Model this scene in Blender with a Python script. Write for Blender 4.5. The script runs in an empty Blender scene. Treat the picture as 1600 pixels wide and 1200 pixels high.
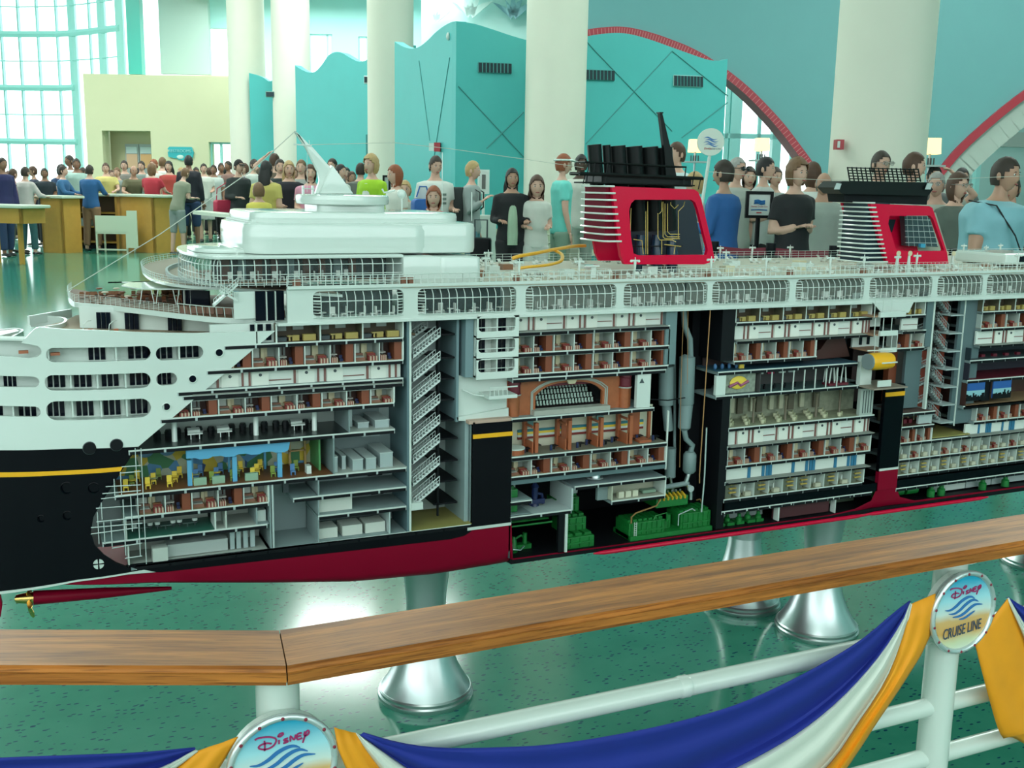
import bpy, bmesh, math, random
from math import sin, cos, pi, radians as rad, atan2, hypot
from mathutils import Vector as V, Matrix
from mathutils.geometry import delaunay_2d_cdt
random.seed(7)
SC = bpy.context.scene
COL = SC.collection
# ---------------- camera ----------------
H = 1.38; FPX = 1650.0; PITCH = rad(10.6); ROLL = rad(1.04); PSI = rad(24.69)
R0 = V((cos(PSI), -sin(PSI), 0)); F0 = V((sin(PSI), cos(PSI), 0))
FW = F0*cos(PITCH) + V((0, 0, -sin(PITCH))); U0 = R0.cross(FW)
RT = R0*cos(ROLL) + U0*sin(ROLL); UP = U0*cos(ROLL) - R0*sin(ROLL)
CP = V((0, 0, H))
cam = bpy.data.cameras.new('camera'); co = bpy.data.objects.new('camera', cam); COL.objects.link(co)
m = Matrix((RT, UP, -FW)).transposed().to_4x4(); m.translation = CP
co.matrix_world = m
cam.sensor_width = 36; cam.lens = 36*FPX/1600; cam.clip_start = .05; cam.clip_end = 200
SC.camera = co
# ---------------- world, added area lights, exposure ----------------
w = bpy.data.worlds.new('sky'); SC.world = w; w.use_nodes = True
w.node_tree.nodes['Background'].inputs[0].default_value = (.86, 1.0, .985, 1)
w.node_tree.nodes['Background'].inputs[1].default_value = 2.6
SC.view_settings.view_transform = 'Standard'; SC.view_settings.look = 'None'
SC.view_settings.exposure = 0.25; SC.view_settings.gamma = 1
SC.view_settings.use_curve_mapping = False
def cw(l, f, z=0): return R0*l + F0*f + V((0, 0, z))
def area(name, l, f, z, sx, sy, power, col, rx=0, rz=0):
    d = bpy.data.lights.new(name, 'AREA'); d.shape = 'RECTANGLE'; d.size = sx; d.size_y = sy; d.energy = power; d.color = col
    o = bpy.data.objects.new(name, d); COL.objects.link(o); o.location = cw(l, f, z)
    o.rotation_euler = (rx, 0, rz - PSI); return o
for l, f, p in ((-14, 22, 900), (-3, 22, 700), (9, 15, 420), (-7, 11, 300), (0, -3, 100)):
    area('added_ceiling_fill', l, f, 8.7, 3.6, 3.6, p, (.93, 1, .95))  # unseen fill lights added under the ceiling
for l, f in ((4, 12), (-6, 13), (10, 19)): area('added_uplight', l, f, 6.9, 6, 1, 300, (.93, 1, .96), rx=pi)  # added upward lights, brightening the ceiling and its reflection in the floor
area('added_bay_fill', -5, 29, 6.3, 7, 2.5, 420, (.9, 1, .98)); area('added_lobby_fill', 8, 25.3, 6.3, 8, 2, 150, (.9, 1, .98))  # two added fills, brightening the far bay and the space behind the arches
# ---------------- pixel rays onto real planes ----------------
def ray(x, y): return FW + RT*((x-800)/FPX) - UP*((y-600)/FPX)
def PY(x, y, Y=2.25): d = ray(x, y); return CP + d*(Y/d.y)
def PZ(x, y, z=0.): d = ray(x, y); return CP + d*((z-H)/d.z)
def PD(x, y, D): d = ray(x, y); return CP + d*(D/d.dot(F0))
def SX(x, y, Y=2.25): return PY(x, y, Y).x
def SZ(x, y, Y=2.25): return PY(x, y, Y).z
# ---------------- materials ----------------
MT = {}
def M(name, c=(.5, .5, .5), r=.5, metal=0, var=0, vs=8, bump=0, em=None, es=1, alpha=1, trans=0, spec=None, coat=0):
    if name in MT: return MT[name]
    m = bpy.data.materials.new(name); m.use_nodes = True; MT[name] = m
    nt = m.node_tree; b = nt.nodes['Principled BSDF']
    b.inputs['Base Color'].default_value = (*c, 1); b.inputs['Roughness'].default_value = r; b.inputs['Metallic'].default_value = metal
    if spec is not None: b.inputs['Specular IOR Level'].default_value = spec
    if coat: b.inputs['Coat Weight'].default_value = coat; b.inputs['Coat Roughness'].default_value = .06
    if em: b.inputs['Emission Color'].default_value = (*em, 1); b.inputs['Emission Strength'].default_value = es
    if alpha < 1: b.inputs['Alpha'].default_value = alpha
    if trans: b.inputs['Transmission Weight'].default_value = trans
    if var or bump:
        tc = nt.nodes.new('ShaderNodeTexCoord'); n = nt.nodes.new('ShaderNodeTexNoise'); n.inputs['Scale'].default_value = vs
        nt.links.new(tc.outputs['Object'], n.inputs['Vector']); n.inputs['Detail'].default_value = 3
        if var:
            mx = nt.nodes.new('ShaderNodeMix'); mx.data_type = 'RGBA'
            mx.inputs[6].default_value = (*[x*(1-var) for x in c], 1); mx.inputs[7].default_value = (*[min(1, x*(1+var)) for x in c], 1)
            nt.links.new(n.outputs['Fac'], mx.inputs[0]); nt.links.new(mx.outputs[2], b.inputs['Base Color'])
        if bump:
            bp = nt.nodes.new('ShaderNodeBump'); bp.inputs['Strength'].default_value = bump; bp.inputs['Distance'].default_value = .01
            nt.links.new(n.outputs['Fac'], bp.inputs['Height']); nt.links.new(bp.outputs['Normal'], b.inputs['Normal'])
    return m
# ---------------- mesh builder ----------------
class B:
    def __init__(s): s.v = []; s.f = []; s.mi = []; s.cur = 0
    def add(s, vs, fs):
        o = len(s.v); s.v += [tuple(x) for x in vs]; s.f += [tuple(o+i for i in f) for f in fs]; s.mi += [s.cur]*len(fs); return s
    def mat(s, i): s.cur = i; return s
    def box(s, x0, x1, y0, y1, z0, z1):
        return s.add([(x0, y0, z0), (x1, y0, z0), (x1, y1, z0), (x0, y1, z0), (x0, y0, z1), (x1, y0, z1), (x1, y1, z1), (x0, y1, z1)],
                     [(0, 3, 2, 1), (4, 5, 6, 7), (0, 1, 5, 4), (1, 2, 6, 5), (2, 3, 7, 6), (3, 0, 4, 7)])
    def obox(s, o, a, b, c):
        o, a, b, c = V(o), V(a), V(b), V(c)
        return s.add([o, o+a, o+a+b, o+b, o+c, o+a+c, o+a+b+c, o+b+c], [(0, 3, 2, 1), (4, 5, 6, 7), (0, 1, 5, 4), (1, 2, 6, 5), (2, 3, 7, 6), (3, 0, 4, 7)])
    def prism(s, pts, d):
        n = len(pts); d = V(d)
        return s.add([V(p) for p in pts]+[V(p)+d for p in pts], [tuple(range(n))[::-1], tuple(range(n, 2*n))]+[(i, (i+1) % n, n+(i+1) % n, n+i) for i in range(n)])
    def tube(s, pts, r, n=8, cap=True, sq=1.):
        pts = [V(p) for p in pts]; rs = r if isinstance(r, (list, tuple)) else [r]*len(pts)
        vs = []; fs = []; ref = None
        for i, p in enumerate(pts):
            t = (pts[min(i+1, len(pts)-1)]-pts[max(i-1, 0)]).normalized()
            if ref is None: ref = V((0, 0, 1)) if abs(t.z) < .9 else V((0, 1, 0))
            a = t.cross(ref).normalized(); b = a.cross(t).normalized(); ref = b
            for k in range(n):
                an = 2*pi*k/n; vs.append(p+a*cos(an)*rs[i]+b*sin(an)*rs[i]*sq)
        for i in range(len(pts)-1):
            for k in range(n): fs.append((i*n+k, i*n+(k+1) % n, (i+1)*n+(k+1) % n, (i+1)*n+k))
        if cap: fs += [tuple(range(n))[::-1], tuple(range((len(pts)-1)*n, len(pts)*n))]
        return s.add(vs, fs)
    def lathe(s, prof, c=(0, 0, 0), n=24, ax='z', sx=1, sy=1):
        vs = []; fs = []
        for r, z in prof:
            for k in range(n):
                a = 2*pi*k/n; x, y = r*cos(a)*sx, r*sin(a)*sy
                vs.append((c[0]+x, c[1]+y, c[2]+z) if ax == 'z' else ((c[0]+x, c[1]-z, c[2]+y) if ax == 'y' else (c[0]+z, c[1]+x, c[2]+y)))
        for i in range(len(prof)-1):
            for k in range(n): fs.append((i*n+k, i*n+(k+1) % n, (i+1)*n+(k+1) % n, (i+1)*n+k))
        fs += [tuple(range(n))[::-1], tuple(range((len(prof)-1)*n, len(prof)*n))]
        return s.add(vs, fs)
    def ell(s, c, rx, ry, rz, nu=12, nv=8):
        pr = []
        for j in range(1, nv): a = pi*j/nv; pr.append((sin(a), -cos(a)))
        vs = [(c[0], c[1], c[2]-rz)]+[(c[0]+rx*r*cos(2*pi*k/nu), c[1]+ry*r*sin(2*pi*k/nu), c[2]+rz*z) for r, z in pr for k in range(nu)]+[(c[0], c[1], c[2]+rz)]
        fs = [(0, 1+(k+1) % nu, 1+k) for k in range(nu)]
        for j in range(nv-2):
            for k in range(nu): fs.append((1+j*nu+k, 1+j*nu+(k+1) % nu, 1+(j+1)*nu+(k+1) % nu, 1+(j+1)*nu+k))
        L = 1+(nv-1)*nu; fs += [(L, L-nu+k, L-nu+(k+1) % nu) for k in range(nu)]
        return s.add(vs, fs)
    def build(s, name, mats, parent=None, smooth=False, bevel=0, loc=None):
        me = bpy.data.meshes.new(name); me.from_pydata(s.v, [], s.f)
        for mm in (mats if isinstance(mats, (list, tuple)) else [mats]): me.materials.append(mm)
        if len(me.polygons) == len(s.mi): me.polygons.foreach_set('material_index', s.mi)
        bm = bmesh.new(); bm.from_mesh(me); bmesh.ops.recalc_face_normals(bm, faces=bm.faces)
        if bevel: bmesh.ops.bevel(bm, geom=[e for e in bm.edges if len(e.link_faces) == 2 and e.calc_face_angle() > .6], offset=bevel, segments=2, affect='EDGES', profile=.6)
        bm.to_mesh(me); bm.free()
        if smooth:
            me.polygons.foreach_set('use_smooth', [True]*len(me.polygons))
            try: me.set_sharp_from_angle(angle=rad(40))
            except Exception: pass
        o = bpy.data.objects.new(name, me); COL.objects.link(o)
        if loc is not None: o.location = loc
        if parent: o.parent = parent
        return o
def tag(o, label=None, cat=None, group=None, kind=None):
    for k, v in (('label', label), ('category', cat), ('group', group), ('kind', kind)):
        if v: o[k] = v
    return o
def empty(name, loc=(0, 0, 0), label=None, cat=None, group=None, rz=0, parent=None):
    o = bpy.data.objects.new(name, None); o.empty_display_size = .05; COL.objects.link(o); o.location = loc; o.rotation_euler.z = rz
    if parent: o.parent = parent
    return tag(o, label, cat, group)
def inst(src, parent, loc, scale=(1, 1, 1), rot=None):
    c = src.copy(); COL.objects.link(c); c.parent = parent; c.location = loc; c.scale = scale
    if rot: c.rotation_euler = rot
    for g in KIDS.get(src.name, ()):
        d = g.copy(); COL.objects.link(d); d.parent = c
    return c
KIDS = {}
def loop_pip(p, L):
    c = False; j = len(L)-1
    for i in range(len(L)):
        if (L[i][1] > p[1]) != (L[j][1] > p[1]) and p[0] < (L[j][0]-L[i][0])*(p[1]-L[i][1])/(L[j][1]-L[i][1])+L[i][0]: c = not c
        j = i
    return c
def dens(L, st):
    o = []
    for i in range(len(L)):
        a, b = L[i], L[(i+1) % len(L)]; n = max(1, int(hypot(b[0]-a[0], b[1]-a[1])/st))
        o += [(a[0]+(b[0]-a[0])*k/n, a[1]+(b[1]-a[1])*k/n) for k in range(n)]
    return o
def sheet(b, outer, holes, mp, th, step):
    """flat outline with holes, mapped by mp(u, v, t), thickness th"""
    loops = [dens(outer, step)]+[dens(h, step) for h in holes]
    vs = []; es = []
    for L in loops:
        o = len(vs); vs += [V(p) for p in L]; es += [(o+i, o+(i+1) % len(L)) for i in range(len(L))]
    us = [p[0] for p in outer]; ws = [p[1] for p in outer]
    u = min(us)+step*.5
    while u < max(us):
        z = min(ws)+step*.5
        while z < max(ws):
            if loop_pip((u, z), loops[0]): vs.append(V((u, z)))
            z += step
        u += step
    r = delaunay_2d_cdt(vs, es, [], 0, 1e-7)
    tri = []
    for f in r[2]:
        c = (sum(r[0][i][0] for i in f)/len(f), sum(r[0][i][1] for i in f)/len(f))
        if loop_pip(c, loops[0]) and not any(loop_pip(c, h) for h in loops[1:]): tri.append(tuple(f))
    n = len(r[0]); cnt = {}
    for f in tri:
        for i in range(len(f)):
            a, c = f[i], f[(i+1) % len(f)]; k = (min(a, c), max(a, c)); cnt.setdefault(k, []).append((a, c))
    side = [e[0] for e in cnt.values() if len(e) == 1]
    b.add([mp(p[0], p[1], 0) for p in r[0]]+[mp(p[0], p[1], th) for p in r[0]],
          tri+[tuple(n+i for i in f[::-1]) for f in tri]+[(c, a, n+a, n+c) for a, c in side])
    return b
def rrect(x0, x1, y0, y1, r, n=5):
    r = min(r, abs(x1-x0)/2, abs(y1-y0)/2); o = []
    for cx, cy, a0 in ((x1-r, y1-r, 0), (x0+r, y1-r, 90), (x0+r, y0+r, 180), (x1-r, y0+r, 270)):
        for k in range(n+1): a = rad(a0+90*k/n); o.append((cx+r*cos(a), cy+r*sin(a)))
    return o
def circ(cx, cy, r, n=16): return [(cx+r*cos(2*pi*k/n), cy+r*sin(2*pi*k/n)) for k in range(n)]
def text(name, s, mat, parent, loc, size, right, up, shear=0, ext=.0005, alignx='CENTER', sp=1):
    c = bpy.data.curves.new(name, 'FONT'); c.body = s; c.size = size; c.extrude = ext; c.align_x = alignx; c.align_y = 'CENTER'; c.shear = shear; c.space_character = sp
    o = bpy.data.objects.new(name, c); me = bpy.data.meshes.new_from_object(o); bpy.data.objects.remove(o)
    me.materials.clear(); me.materials.append(mat)
    o = bpy.data.objects.new(name, me); COL.objects.link(o); right = V(right).normalized(); up = V(up).normalized()
    mm = Matrix((right, up, right.cross(up))).transposed().to_4x4(); mm.translation = V(loc); o.parent = parent
    if parent: mm = Matrix.Translation(-V(parent.location)) @ mm if parent.rotation_euler.z == 0 else parent.matrix_basis.inverted() @ mm
    o.matrix_basis = mm
    return o
def ico(s, f): return f
# ---------------- palette ----------------
WHT = M('glossy_white', (.62, .70, .65), .15, coat=.5); WH2 = M('satin_white', (.60, .68, .63), .4)
COLM = M('column_paint', (.74, .73, .62), .7, var=.03, vs=3)
TEAL = M('teal_paint', (.075, .46, .45), .55, var=.05, vs=2, bump=.15)
BACKW = M('pale_blue_green_paint', (.45, .76, .74), .6, var=.03, vs=2)
CREAM = M('cream_paint', (.66, .64, .42), .7, var=.03, vs=2)
GREYW = M('grey_green_paint', (.42, .55, .50), .7)
MULL = M('mullion_teal', (.42, .80, .76), .4)
REDT = M('red_trim', (.42, .03, .05), .4)
DARK = M('vent_dark', (.01, .03, .04), .6)
BLK = M('black_gloss', (.002, .003, .005), .16, spec=.10)
BKM = M('black_matte', (.004, .005, .007), .5, spec=.2)
RED = M('ship_red', (.60, .004, .040), .2, spec=.22); DRED = M('hull_red', (.23, .002, .020), .4, spec=.12)
GOLD = M('gold_yellow', (.85, .42, .01), .35)
GRY = M('grey_paint', (.20, .27, .27), .5); LGR = M('light_grey_paint', (.42, .50, .49), .5); DGR = M('dark_grey', (.05, .07, .075), .5)
GLS = M('window_glass', (.25, .4, .42), .03, alpha=.07, spec=.6)
BRN = M('dark_brown', (.055, .018, .012), .5); RUST = M('rust_wood', (.20, .052, .022), .5); CRM = M('cream', (.6, .55, .36), .6)
TAN = M('tan_floor', (.30, .19, .10), .6); MAR = M('maroon', (.12, .008, .02), .5)
ALU = M('brushed_aluminium', (.62, .68, .68), .3, metal=.95)
BRS = M('brass', (.75, .5, .16), .25, metal=1)
GRN = M('engine_green', (.008, .17, .03), .4, var=.35, vs=60)
BLU = M('bright_blue', (.06, .28, .62), .4); YEL = M('yellow', (.75, .55, .06), .45); NAV = M('navy', (.01, .02, .08), .35)
DKW = M('dark_window', (.004, .006, .012), .1, spec=.15)
OLV = M('olive_floor', (.30, .27, .08), .6)
# ---------------- the hall ----------------
def floor_mat():
    m = M('terrazzo', (.05, .30, .22), .13); nt = m.node_tree; b = nt.nodes['Principled BSDF']; N = nt.nodes.new; L = nt.links.new
    tc = N('ShaderNodeTexCoord'); v = N('ShaderNodeTexVoronoi'); v.inputs['Scale'].default_value = 62; v.feature = 'F1'
    mp = N('ShaderNodeMapping'); mp.inputs['Scale'].default_value = (.7, 1.6, 1); mp.inputs['Rotation'].default_value = (0, 0, .6)
    L(tc.outputs['Object'], mp.inputs[0]); L(mp.outputs[0], v.inputs['Vector'])
    n = N('ShaderNodeTexNoise'); n.inputs['Scale'].default_value = 9; n.inputs['Detail'].default_value = 4; L(tc.outputs['Object'], n.inputs['Vector'])
    sx = N('ShaderNodeSeparateColor'); L(v.outputs['Color'], sx.inputs[0])
    c1 = N('ShaderNodeMath'); c1.operation = 'LESS_THAN'; c1.inputs[1].default_value = .30; L(v.outputs['Distance'], c1.inputs[0])
    c2 = N('ShaderNodeMath'); c2.operation = 'GREATER_THAN'; c2.inputs[1].default_value = .62; L(sx.outputs[0], c2.inputs[0])
    mu = N('ShaderNodeMath'); mu.operation = 'MULTIPLY'; L(c1.outputs[0], mu.inputs[0]); L(c2.outputs[0], mu.inputs[1])
    a = N('ShaderNodeMix'); a.data_type = 'RGBA'; a.inputs[6].default_value = (.022, .190, .125, 1); a.inputs[7].default_value = (.05, .27, .18, 1); L(n.outputs['Fac'], a.inputs[0])
    d = N('ShaderNodeMix'); d.data_type = 'RGBA'; d.inputs[7].default_value = (.006, .045, .09, 1); L(mu.outputs[0], d.inputs[0]); L(a.outputs[2], d.inputs[6]); L(d.outputs[2], b.inputs['Base Color'])
    b.inputs['Roughness'].default_value = .125; b.inputs['Specular IOR Level'].default_value = .42
    return m
def struct(o): o['kind'] = 'structure'; return o
struct(B().prism([cw(-32, -10), cw(20, -10), cw(20, 44), cw(-32, 44)], (0, 0, -.1)).build('floor', floor_mat()))
CEIL = M('ceiling_white', (.75, .82, .8), .7)
struct(B().prism([cw(-32, -10, 9), cw(20, -10, 9), cw(20, 36, 9), cw(-32, 36, 9)], (0, 0, .15)).build('ceiling', CEIL))
struct(B().prism([cw(20, -10), cw(20.2, -10), cw(20.2, 44), cw(20, 44)], (0, 0, 9)).build('wall_right', BACKW))
struct(B().prism([cw(-32, -10.2), cw(20.2, -10.2), cw(20.2, -10), cw(-32, -10)], (0, 0, 1.6)).build('wall_front', M('front_wall', (.30, .38, .35), .7)))
fw_ = struct(empty('window_6', cw(-32, -10.1, 1.6)))
for k in range(14): B().obox(R0*4*k-R0*.05, R0*.1, F0*.1, V((0, 0, 7.4))).build('mullion', MULL, fw_)
for z in (2.4, 4.9): B().obox(V((0, 0, z)), R0*52, F0*.1, V((0, 0, .1))).build('mullion', MULL, fw_)
struct(B().prism([cw(-32.2, -10), cw(-32, -10), cw(-32, 20), cw(-32.2, 20)], (0, 0, 9)).build('wall_left', M('front_wall')))
# lowered ceiling over the far bay
struct(B().obox(cw(-9.5, 27, 6.55), R0*30, F0*8, V((0, 0, .2))).build('ceiling', CEIL))
# columns
for px, D, r in ((389.5, 26.5, .44), (458, 25.5, .44), (610.5, 21.2, .445), (865.5, 16.2, .45), (1370, 10.3, .44)):
    p = PD(px, 250, D); b = B(); b.lathe([(r*1.0, 0), (r, .0), (r, 9)], (p.x, p.y, 0), 48)
    o = b.build('trim_1', COLM, smooth=True); struct(o)
    if px < 400:
        q = B(); q.lathe([(r*1.14, 5.80), (r*1.2, 5.84), (r*1.2, 6.5), (r*1.1, 6.55)], (p.x, p.y, 0), 40); q.build('capital', M('capital_tan', (.62, .5, .3), .6), o, True)
# wavy teal walls: plan endpoints, profile of (t, height)
def wall(name, a, b_, prof, th, mat, toward=None):
    a, b_ = V(a), V(b_); d = b_-a; nrm = V((-d.y, d.x, 0)).normalized()*th
    pts = [a+V((0, 0, 0))]+[b_]+[a+d*t+V((0, 0, z)) for t, z in prof[::-1]]
    n = len(prof); bb = B(); m_ = [a+d*t for t, z in prof]; tp = [q+V((0, 0, z)) for q, (t, z) in zip(m_, prof)]
    vs = m_+tp+[q+nrm for q in m_]+[q+nrm for q in tp]; fs = []
    for i in range(n-1):
        fs += [(i, i+1, n+i+1, n+i), (2*n+i, 3*n+i, 3*n+i+1, 2*n+i+1), (n+i, n+i+1, 3*n+i+1, 3*n+i), (i, 2*n+i, 2*n+i+1, i+1)]
    fs += [(0, n, 3*n, 2*n), (n-1, 3*n-1, 4*n-1, 2*n-1)]
    bb.add(vs, fs); return bb.build(name, mat)
def prof_px(a, b_, pts):
    """top outline seen at pixels -> (t, z) on the vertical plane a-b"""
    a, b_ = V(a), V(b_); d = b_-a; n = V((-d.y, d.x, 0)).normalized(); out = []
    for x, y in pts:
        r = ray(x, y); k = (a-CP).dot(n)/r.dot(n); q = CP+r*k; out.append((((q-a).dot(d))/d.length_squared, q.z))
    return out
def smooth_pts(P, k=5):
    out = []
    for i in range(len(P)-1):
        p0 = P[max(i-1, 0)]; p1 = P[i]; p2 = P[i+1]; p3 = P[min(i+2, len(P)-1)]
        for j in range(k):
            t = j/k
            out.append(tuple(.5*((2*p1[c])+(-p0[c]+p2[c])*t+(2*p0[c]-5*p1[c]+4*p2[c]-p3[c])*t*t+(-p0[c]+3*p1[c]-3*p2[c]+p3[c])*t**3) for c in range(len(p1))))
    return out+[P[-1]]
g0 = PD(713, 200, 16.5); g0.z = 0
gR = PD(1137, 200, 18.75); gR.z = 0; gL = PD(616.5, 200, 19.7); gL.z = 0
tw = wall('wall_back', g0, gR, prof_px(g0, gR, smooth_pts([(713, 33), (740, 37), (770, 46), (800, 56), (830, 64), (862, 66), (900, 60), (940, 53), (975, 52), (1010, 60), (1050, 74), (1078, 84), (1105, 93), (1125, 95), (1137, 92)])), .16, TEAL); struct(tw)
tl = wall('wall_left', gL, g0, prof_px(gL, g0, smooth_pts([(616.5, 65), (628, 72), (642, 76), (655, 73), (668, 63), (680, 51), (693, 41), (704, 35), (713, 33)])), .16, TEAL); struct(tl)
e0 = PD(461, 200, 24.6); e0.z = 0; e1 = PD(640, 200, 21.6); e1.z = 0
struct(wall('wall_left', e0, e1, prof_px(e0, e1, smooth_pts([(461, 102), (470, 108), (482, 113), (492, 112), (502, 102), (512, 88), (521, 82), (533, 82), (547, 90), (560, 96), (572, 94), (585, 84), (600, 76), (640, 70)])), .16, TEAL))
f0 = PD(389, 200, 25.95); f0.z = 0; f1 = PD(460, 200, 25.6); f1.z = 0
struct(wall('wall_left', f0, f1, prof_px(f0, f1, smooth_pts([(389, 114), (400, 117), (411, 121), (423, 127), (440, 112), (460, 98)])), .16, TEAL))
# grooves (diamond pattern) and vents on the teal walls, in the plane of the wall
def onwall(a, b_, x, y, off=0):
    d = b_-a; n = V((-d.y, d.x, 0)).normalized(); 
    if n.dot(F0) > 0: n = -n
    r = ray(x, y); k = (a-CP).dot(n)/r.dot(n); return CP+r*k+n*off
SEAM = M('seam_dark_teal', (.06, .28, .27), .6)
for (x0, y0, x1, y1) in ((716, 135, 818, 245), (925, 75, 1050, 205), (1050, 80, 915, 225), (1137, 160, 1065, 215), (818, 175, 760, 232), (1050, 80, 1137, 150), (912, 60, 930, 80)):
    b = B(); b.tube([onwall(g0, gR, x0, y0, .004), onwall(g0, gR, x1, y1, .004)], .010, 4); b.build('seam', SEAM, tw)
for (x0, y0, x1, y1) in ((703, 90, 670, 300), (655, 95, 672, 220)):
    b = B(); b.tube([onwall(gL, g0, x0, y0, .004), onwall(gL, g0, x1, y1, .004)], .007, 4); b.build('seam', SEAM, tl)
VF = M('vent_frame', (.3, .55, .52), .4)
for i, (x0, x1, y0, y1) in enumerate(((747, 798, 98, 113), (908, 959, 109, 124), (1052, 1097, 118, 134))):
    v = empty('air_vent', (0, 0, 0), ['dark slotted air vent left of the thick column, on the teal wall', 'dark slotted air vent just right of the thick column, on the teal wall', 'dark slotted air vent with pale frame near the right end of the teal wall'][i], 'vent', 'air vents in the teal wall')
    A, Bq, Cq, D_ = [onwall(g0, gR, *q, .01) for q in ((x0, y1), (x1, y1+2), (x1, y0+2), (x0, y0))]
    n = (Bq-A).cross(D_-A).normalized()*.02; b = B(); b.prism([A, Bq, Cq, D_], n); b.build('backing', DARK, v)
    b = B()
    for p, q in ((A, Bq), (Bq, Cq), (Cq, D_), (D_, A)): b.tube([p, q], .012, 4)
    b.build('frame', VF if i == 2 else SEAM, v)
    for k in range(1, 9): B().tube([A.lerp(Bq, k/9)+n, D_.lerp(Cq, k/9)+n], .008, 4).build('slat', SEAM, v)
# dado rail along the teal walls
for a, c in ((g0, gR), (gL, g0), (e0, e1)):
    d = (c-a).normalized(); n = V((d.y, -d.x, 0)); n = n if n.dot(F0) < 0 else -n
    for z in (.62, .28): 
        t = B().obox(a+n*.01+V((0, 0, z)), c-a, n*.05, V((0, 0, .1))).build('baseboard_left', M('rail_pale', (.6, .62, .45), .6)); struct(t)
# cream block
c0 = PD(134, 200, 30); c1 = PD(365, 200, 29.4); c0.z = c1.z = 0
blk = B(); zt = PD(135, 115, 30).z; zt2 = PD(365, 120, 29.4).z
def W2(a, c, x, y): return onwall(a, c, x, y, 0)
du = c1-c0
def mpc(u, v, t): return c0+du.normalized()*u+V((0, 0, v))-V((0, 0, 0))+V((-du.y, du.x, 0)).normalized()*t
def uv(x, y): q = onwall(c0, c1, x, y); return ((q-c0).dot(du.normalized()), q.z)
r1a, r1b = uv(159, 204), uv(235, 204); w1a, w1b = uv(326, 222), uv(367, 222)
blk = sheet(B(), [(-.0, 0), (0, zt), (du.length+.3, zt2), (du.length+.3, 0)], [[(r1a[0], .02), (r1a[0], r1a[1]), (r1b[0], r1a[1]), (r1b[0], .02)], [(w1a[0], .02), (w1a[0], w1a[1]), (w1b[0], w1a[1]), (w1b[0], .02)]], mpc, .35, .9)
cb = struct(blk.build('wall_back', CREAM))
B().obox(mpc(0, zt-.12, .35), du.normalized()*-.0+V((0, 0, .0))+du.normalized()*(du.length+.3), V((-du.y, du.x, 0)).normalized()*3, V((0, 0, .12))).build('roof_slab', CREAM, cb)
B().obox(mpc(0, 0, .35), du.normalized()*.2, V((-du.y, du.x, 0)).normalized()*3, V((0, 0, zt-.1))).build('side_wall', CREAM, cb)
# recess with double doors
nn = V((-du.y, du.x, 0)).normalized(); ud = du.normalized()
B().obox(mpc(r1a[0]-.2, 0, .8), ud*(r1b[0]-r1a[0]+.4), nn*.1, V((0, 0, r1a[1]+.3))).build('recess_wall', M('recess_tan', (.5, .47, .3), .7), cb)
dA, dB = uv(171, 223)[0]+.05, uv(216, 223)[0]+.05; dz = uv(171, 223)[1]
for k in range(2):
    d = empty('door_1', mpc(dA+(dB-dA)*k/2, 0, .74)); d.rotation_euler.z = atan2(ud.y, ud.x); struct(d); w_ = (dB-dA)/2
    B().box(.01, w_-.01, 0, .05, 0, dz).build('leaf', M('door_grey', (.38, .42, .42), .5), d)
    B().box(.05, w_-.05, -.02, .0, dz-.66, dz-.28).build('pane', M('sunset_poster_%d' % k, (.75, .42, .2) if k else (.7, .45, .3), .3), d)
    B().box(.05, w_-.05, -.02, .0, dz-.26, dz-.08).build('pane', M('pale_poster', (.6, .7, .72), .3), d)
    B().box(w_-.1 if k == 0 else .04, w_-.06 if k == 0 else .08, -.06, -.02, .95, 1.15).build('handle', ALU, d)
# white doorway in the block: bright glazing with frame
wd = empty('window_1', mpc(w1a[0], 0, .1)); wd.rotation_euler.z = atan2(ud.y, ud.x); struct(wd); ww = w1b[0]-w1a[0]
for q in (0, .4, 1): B().box(ww*q-.03, ww*q+.03, 0, .06, 0, w1a[1]).build('mullion', MULL, wd)
B().box(0, ww, 0, .06, w1a[1]-.05, w1a[1]).build('mullion', MULL, wd)
# wavy blue sign on the cream wall
sg = empty('wall_sign', mpc(uv(283, 238)[0], uv(283, 238)[1], -.06), 'blue-green wavy sign with pale lettering on the cream wall', 'sign'); sg.rotation_euler.z = atan2(ud.y, ud.x)
sc = 30/1650
pts = [(-19, -7), (-9, -9), (-6, -9), (-3, -11), (3, -12), (9, -9), (19, -8), (21, 0), (20, 2), (18, 8), (-17, 8), (-20, 5), (-18, 2), (-20, 0)]
B().prism([(x*sc, 0, z*sc) for x, z in pts], (0, .05, 0)).build('board', M('sign_teal', (.04, .42, .46), .4), sg)
text('lettering', 'RESTROOMS', M('sign_text', (.30, .66, .66), .5), sg, V(sg.location)+V((0, 0, .03))-nn*.02, .118, ud, (0, 0, 1), ext=.004)
B().ell((0, -.004, -.125), .10, .01, .055, 16).build('white_oval', M('oval_white', (.6, .75, .68), .5), sg)
# upper grey and pale walls at the far left bay
def slab(name, x0, x1, yt, yb, D, mat, th=.2, ztop=None):
    a = PD(x0, 200, D); c = PD(x1, 200, D); z1 = PD((x0+x1)/2, yt, D).z if ztop is None else ztop; z0 = PD((x0+x1)/2, yb, D).z if yb is not None else 0
    o = B().obox(V((a.x, a.y, z0)), V((c.x-a.x, c.y-a.y, 0)), F0*th, V((0, 0, z1-z0))).build(name, mat); return struct(o)
slab('wall_back', 255, 331, 0, 116, 31, GREYW, ztop=9)
slab('wall_back', 329, 368, 0, 44, 31.5, BACKW, ztop=9)
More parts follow.
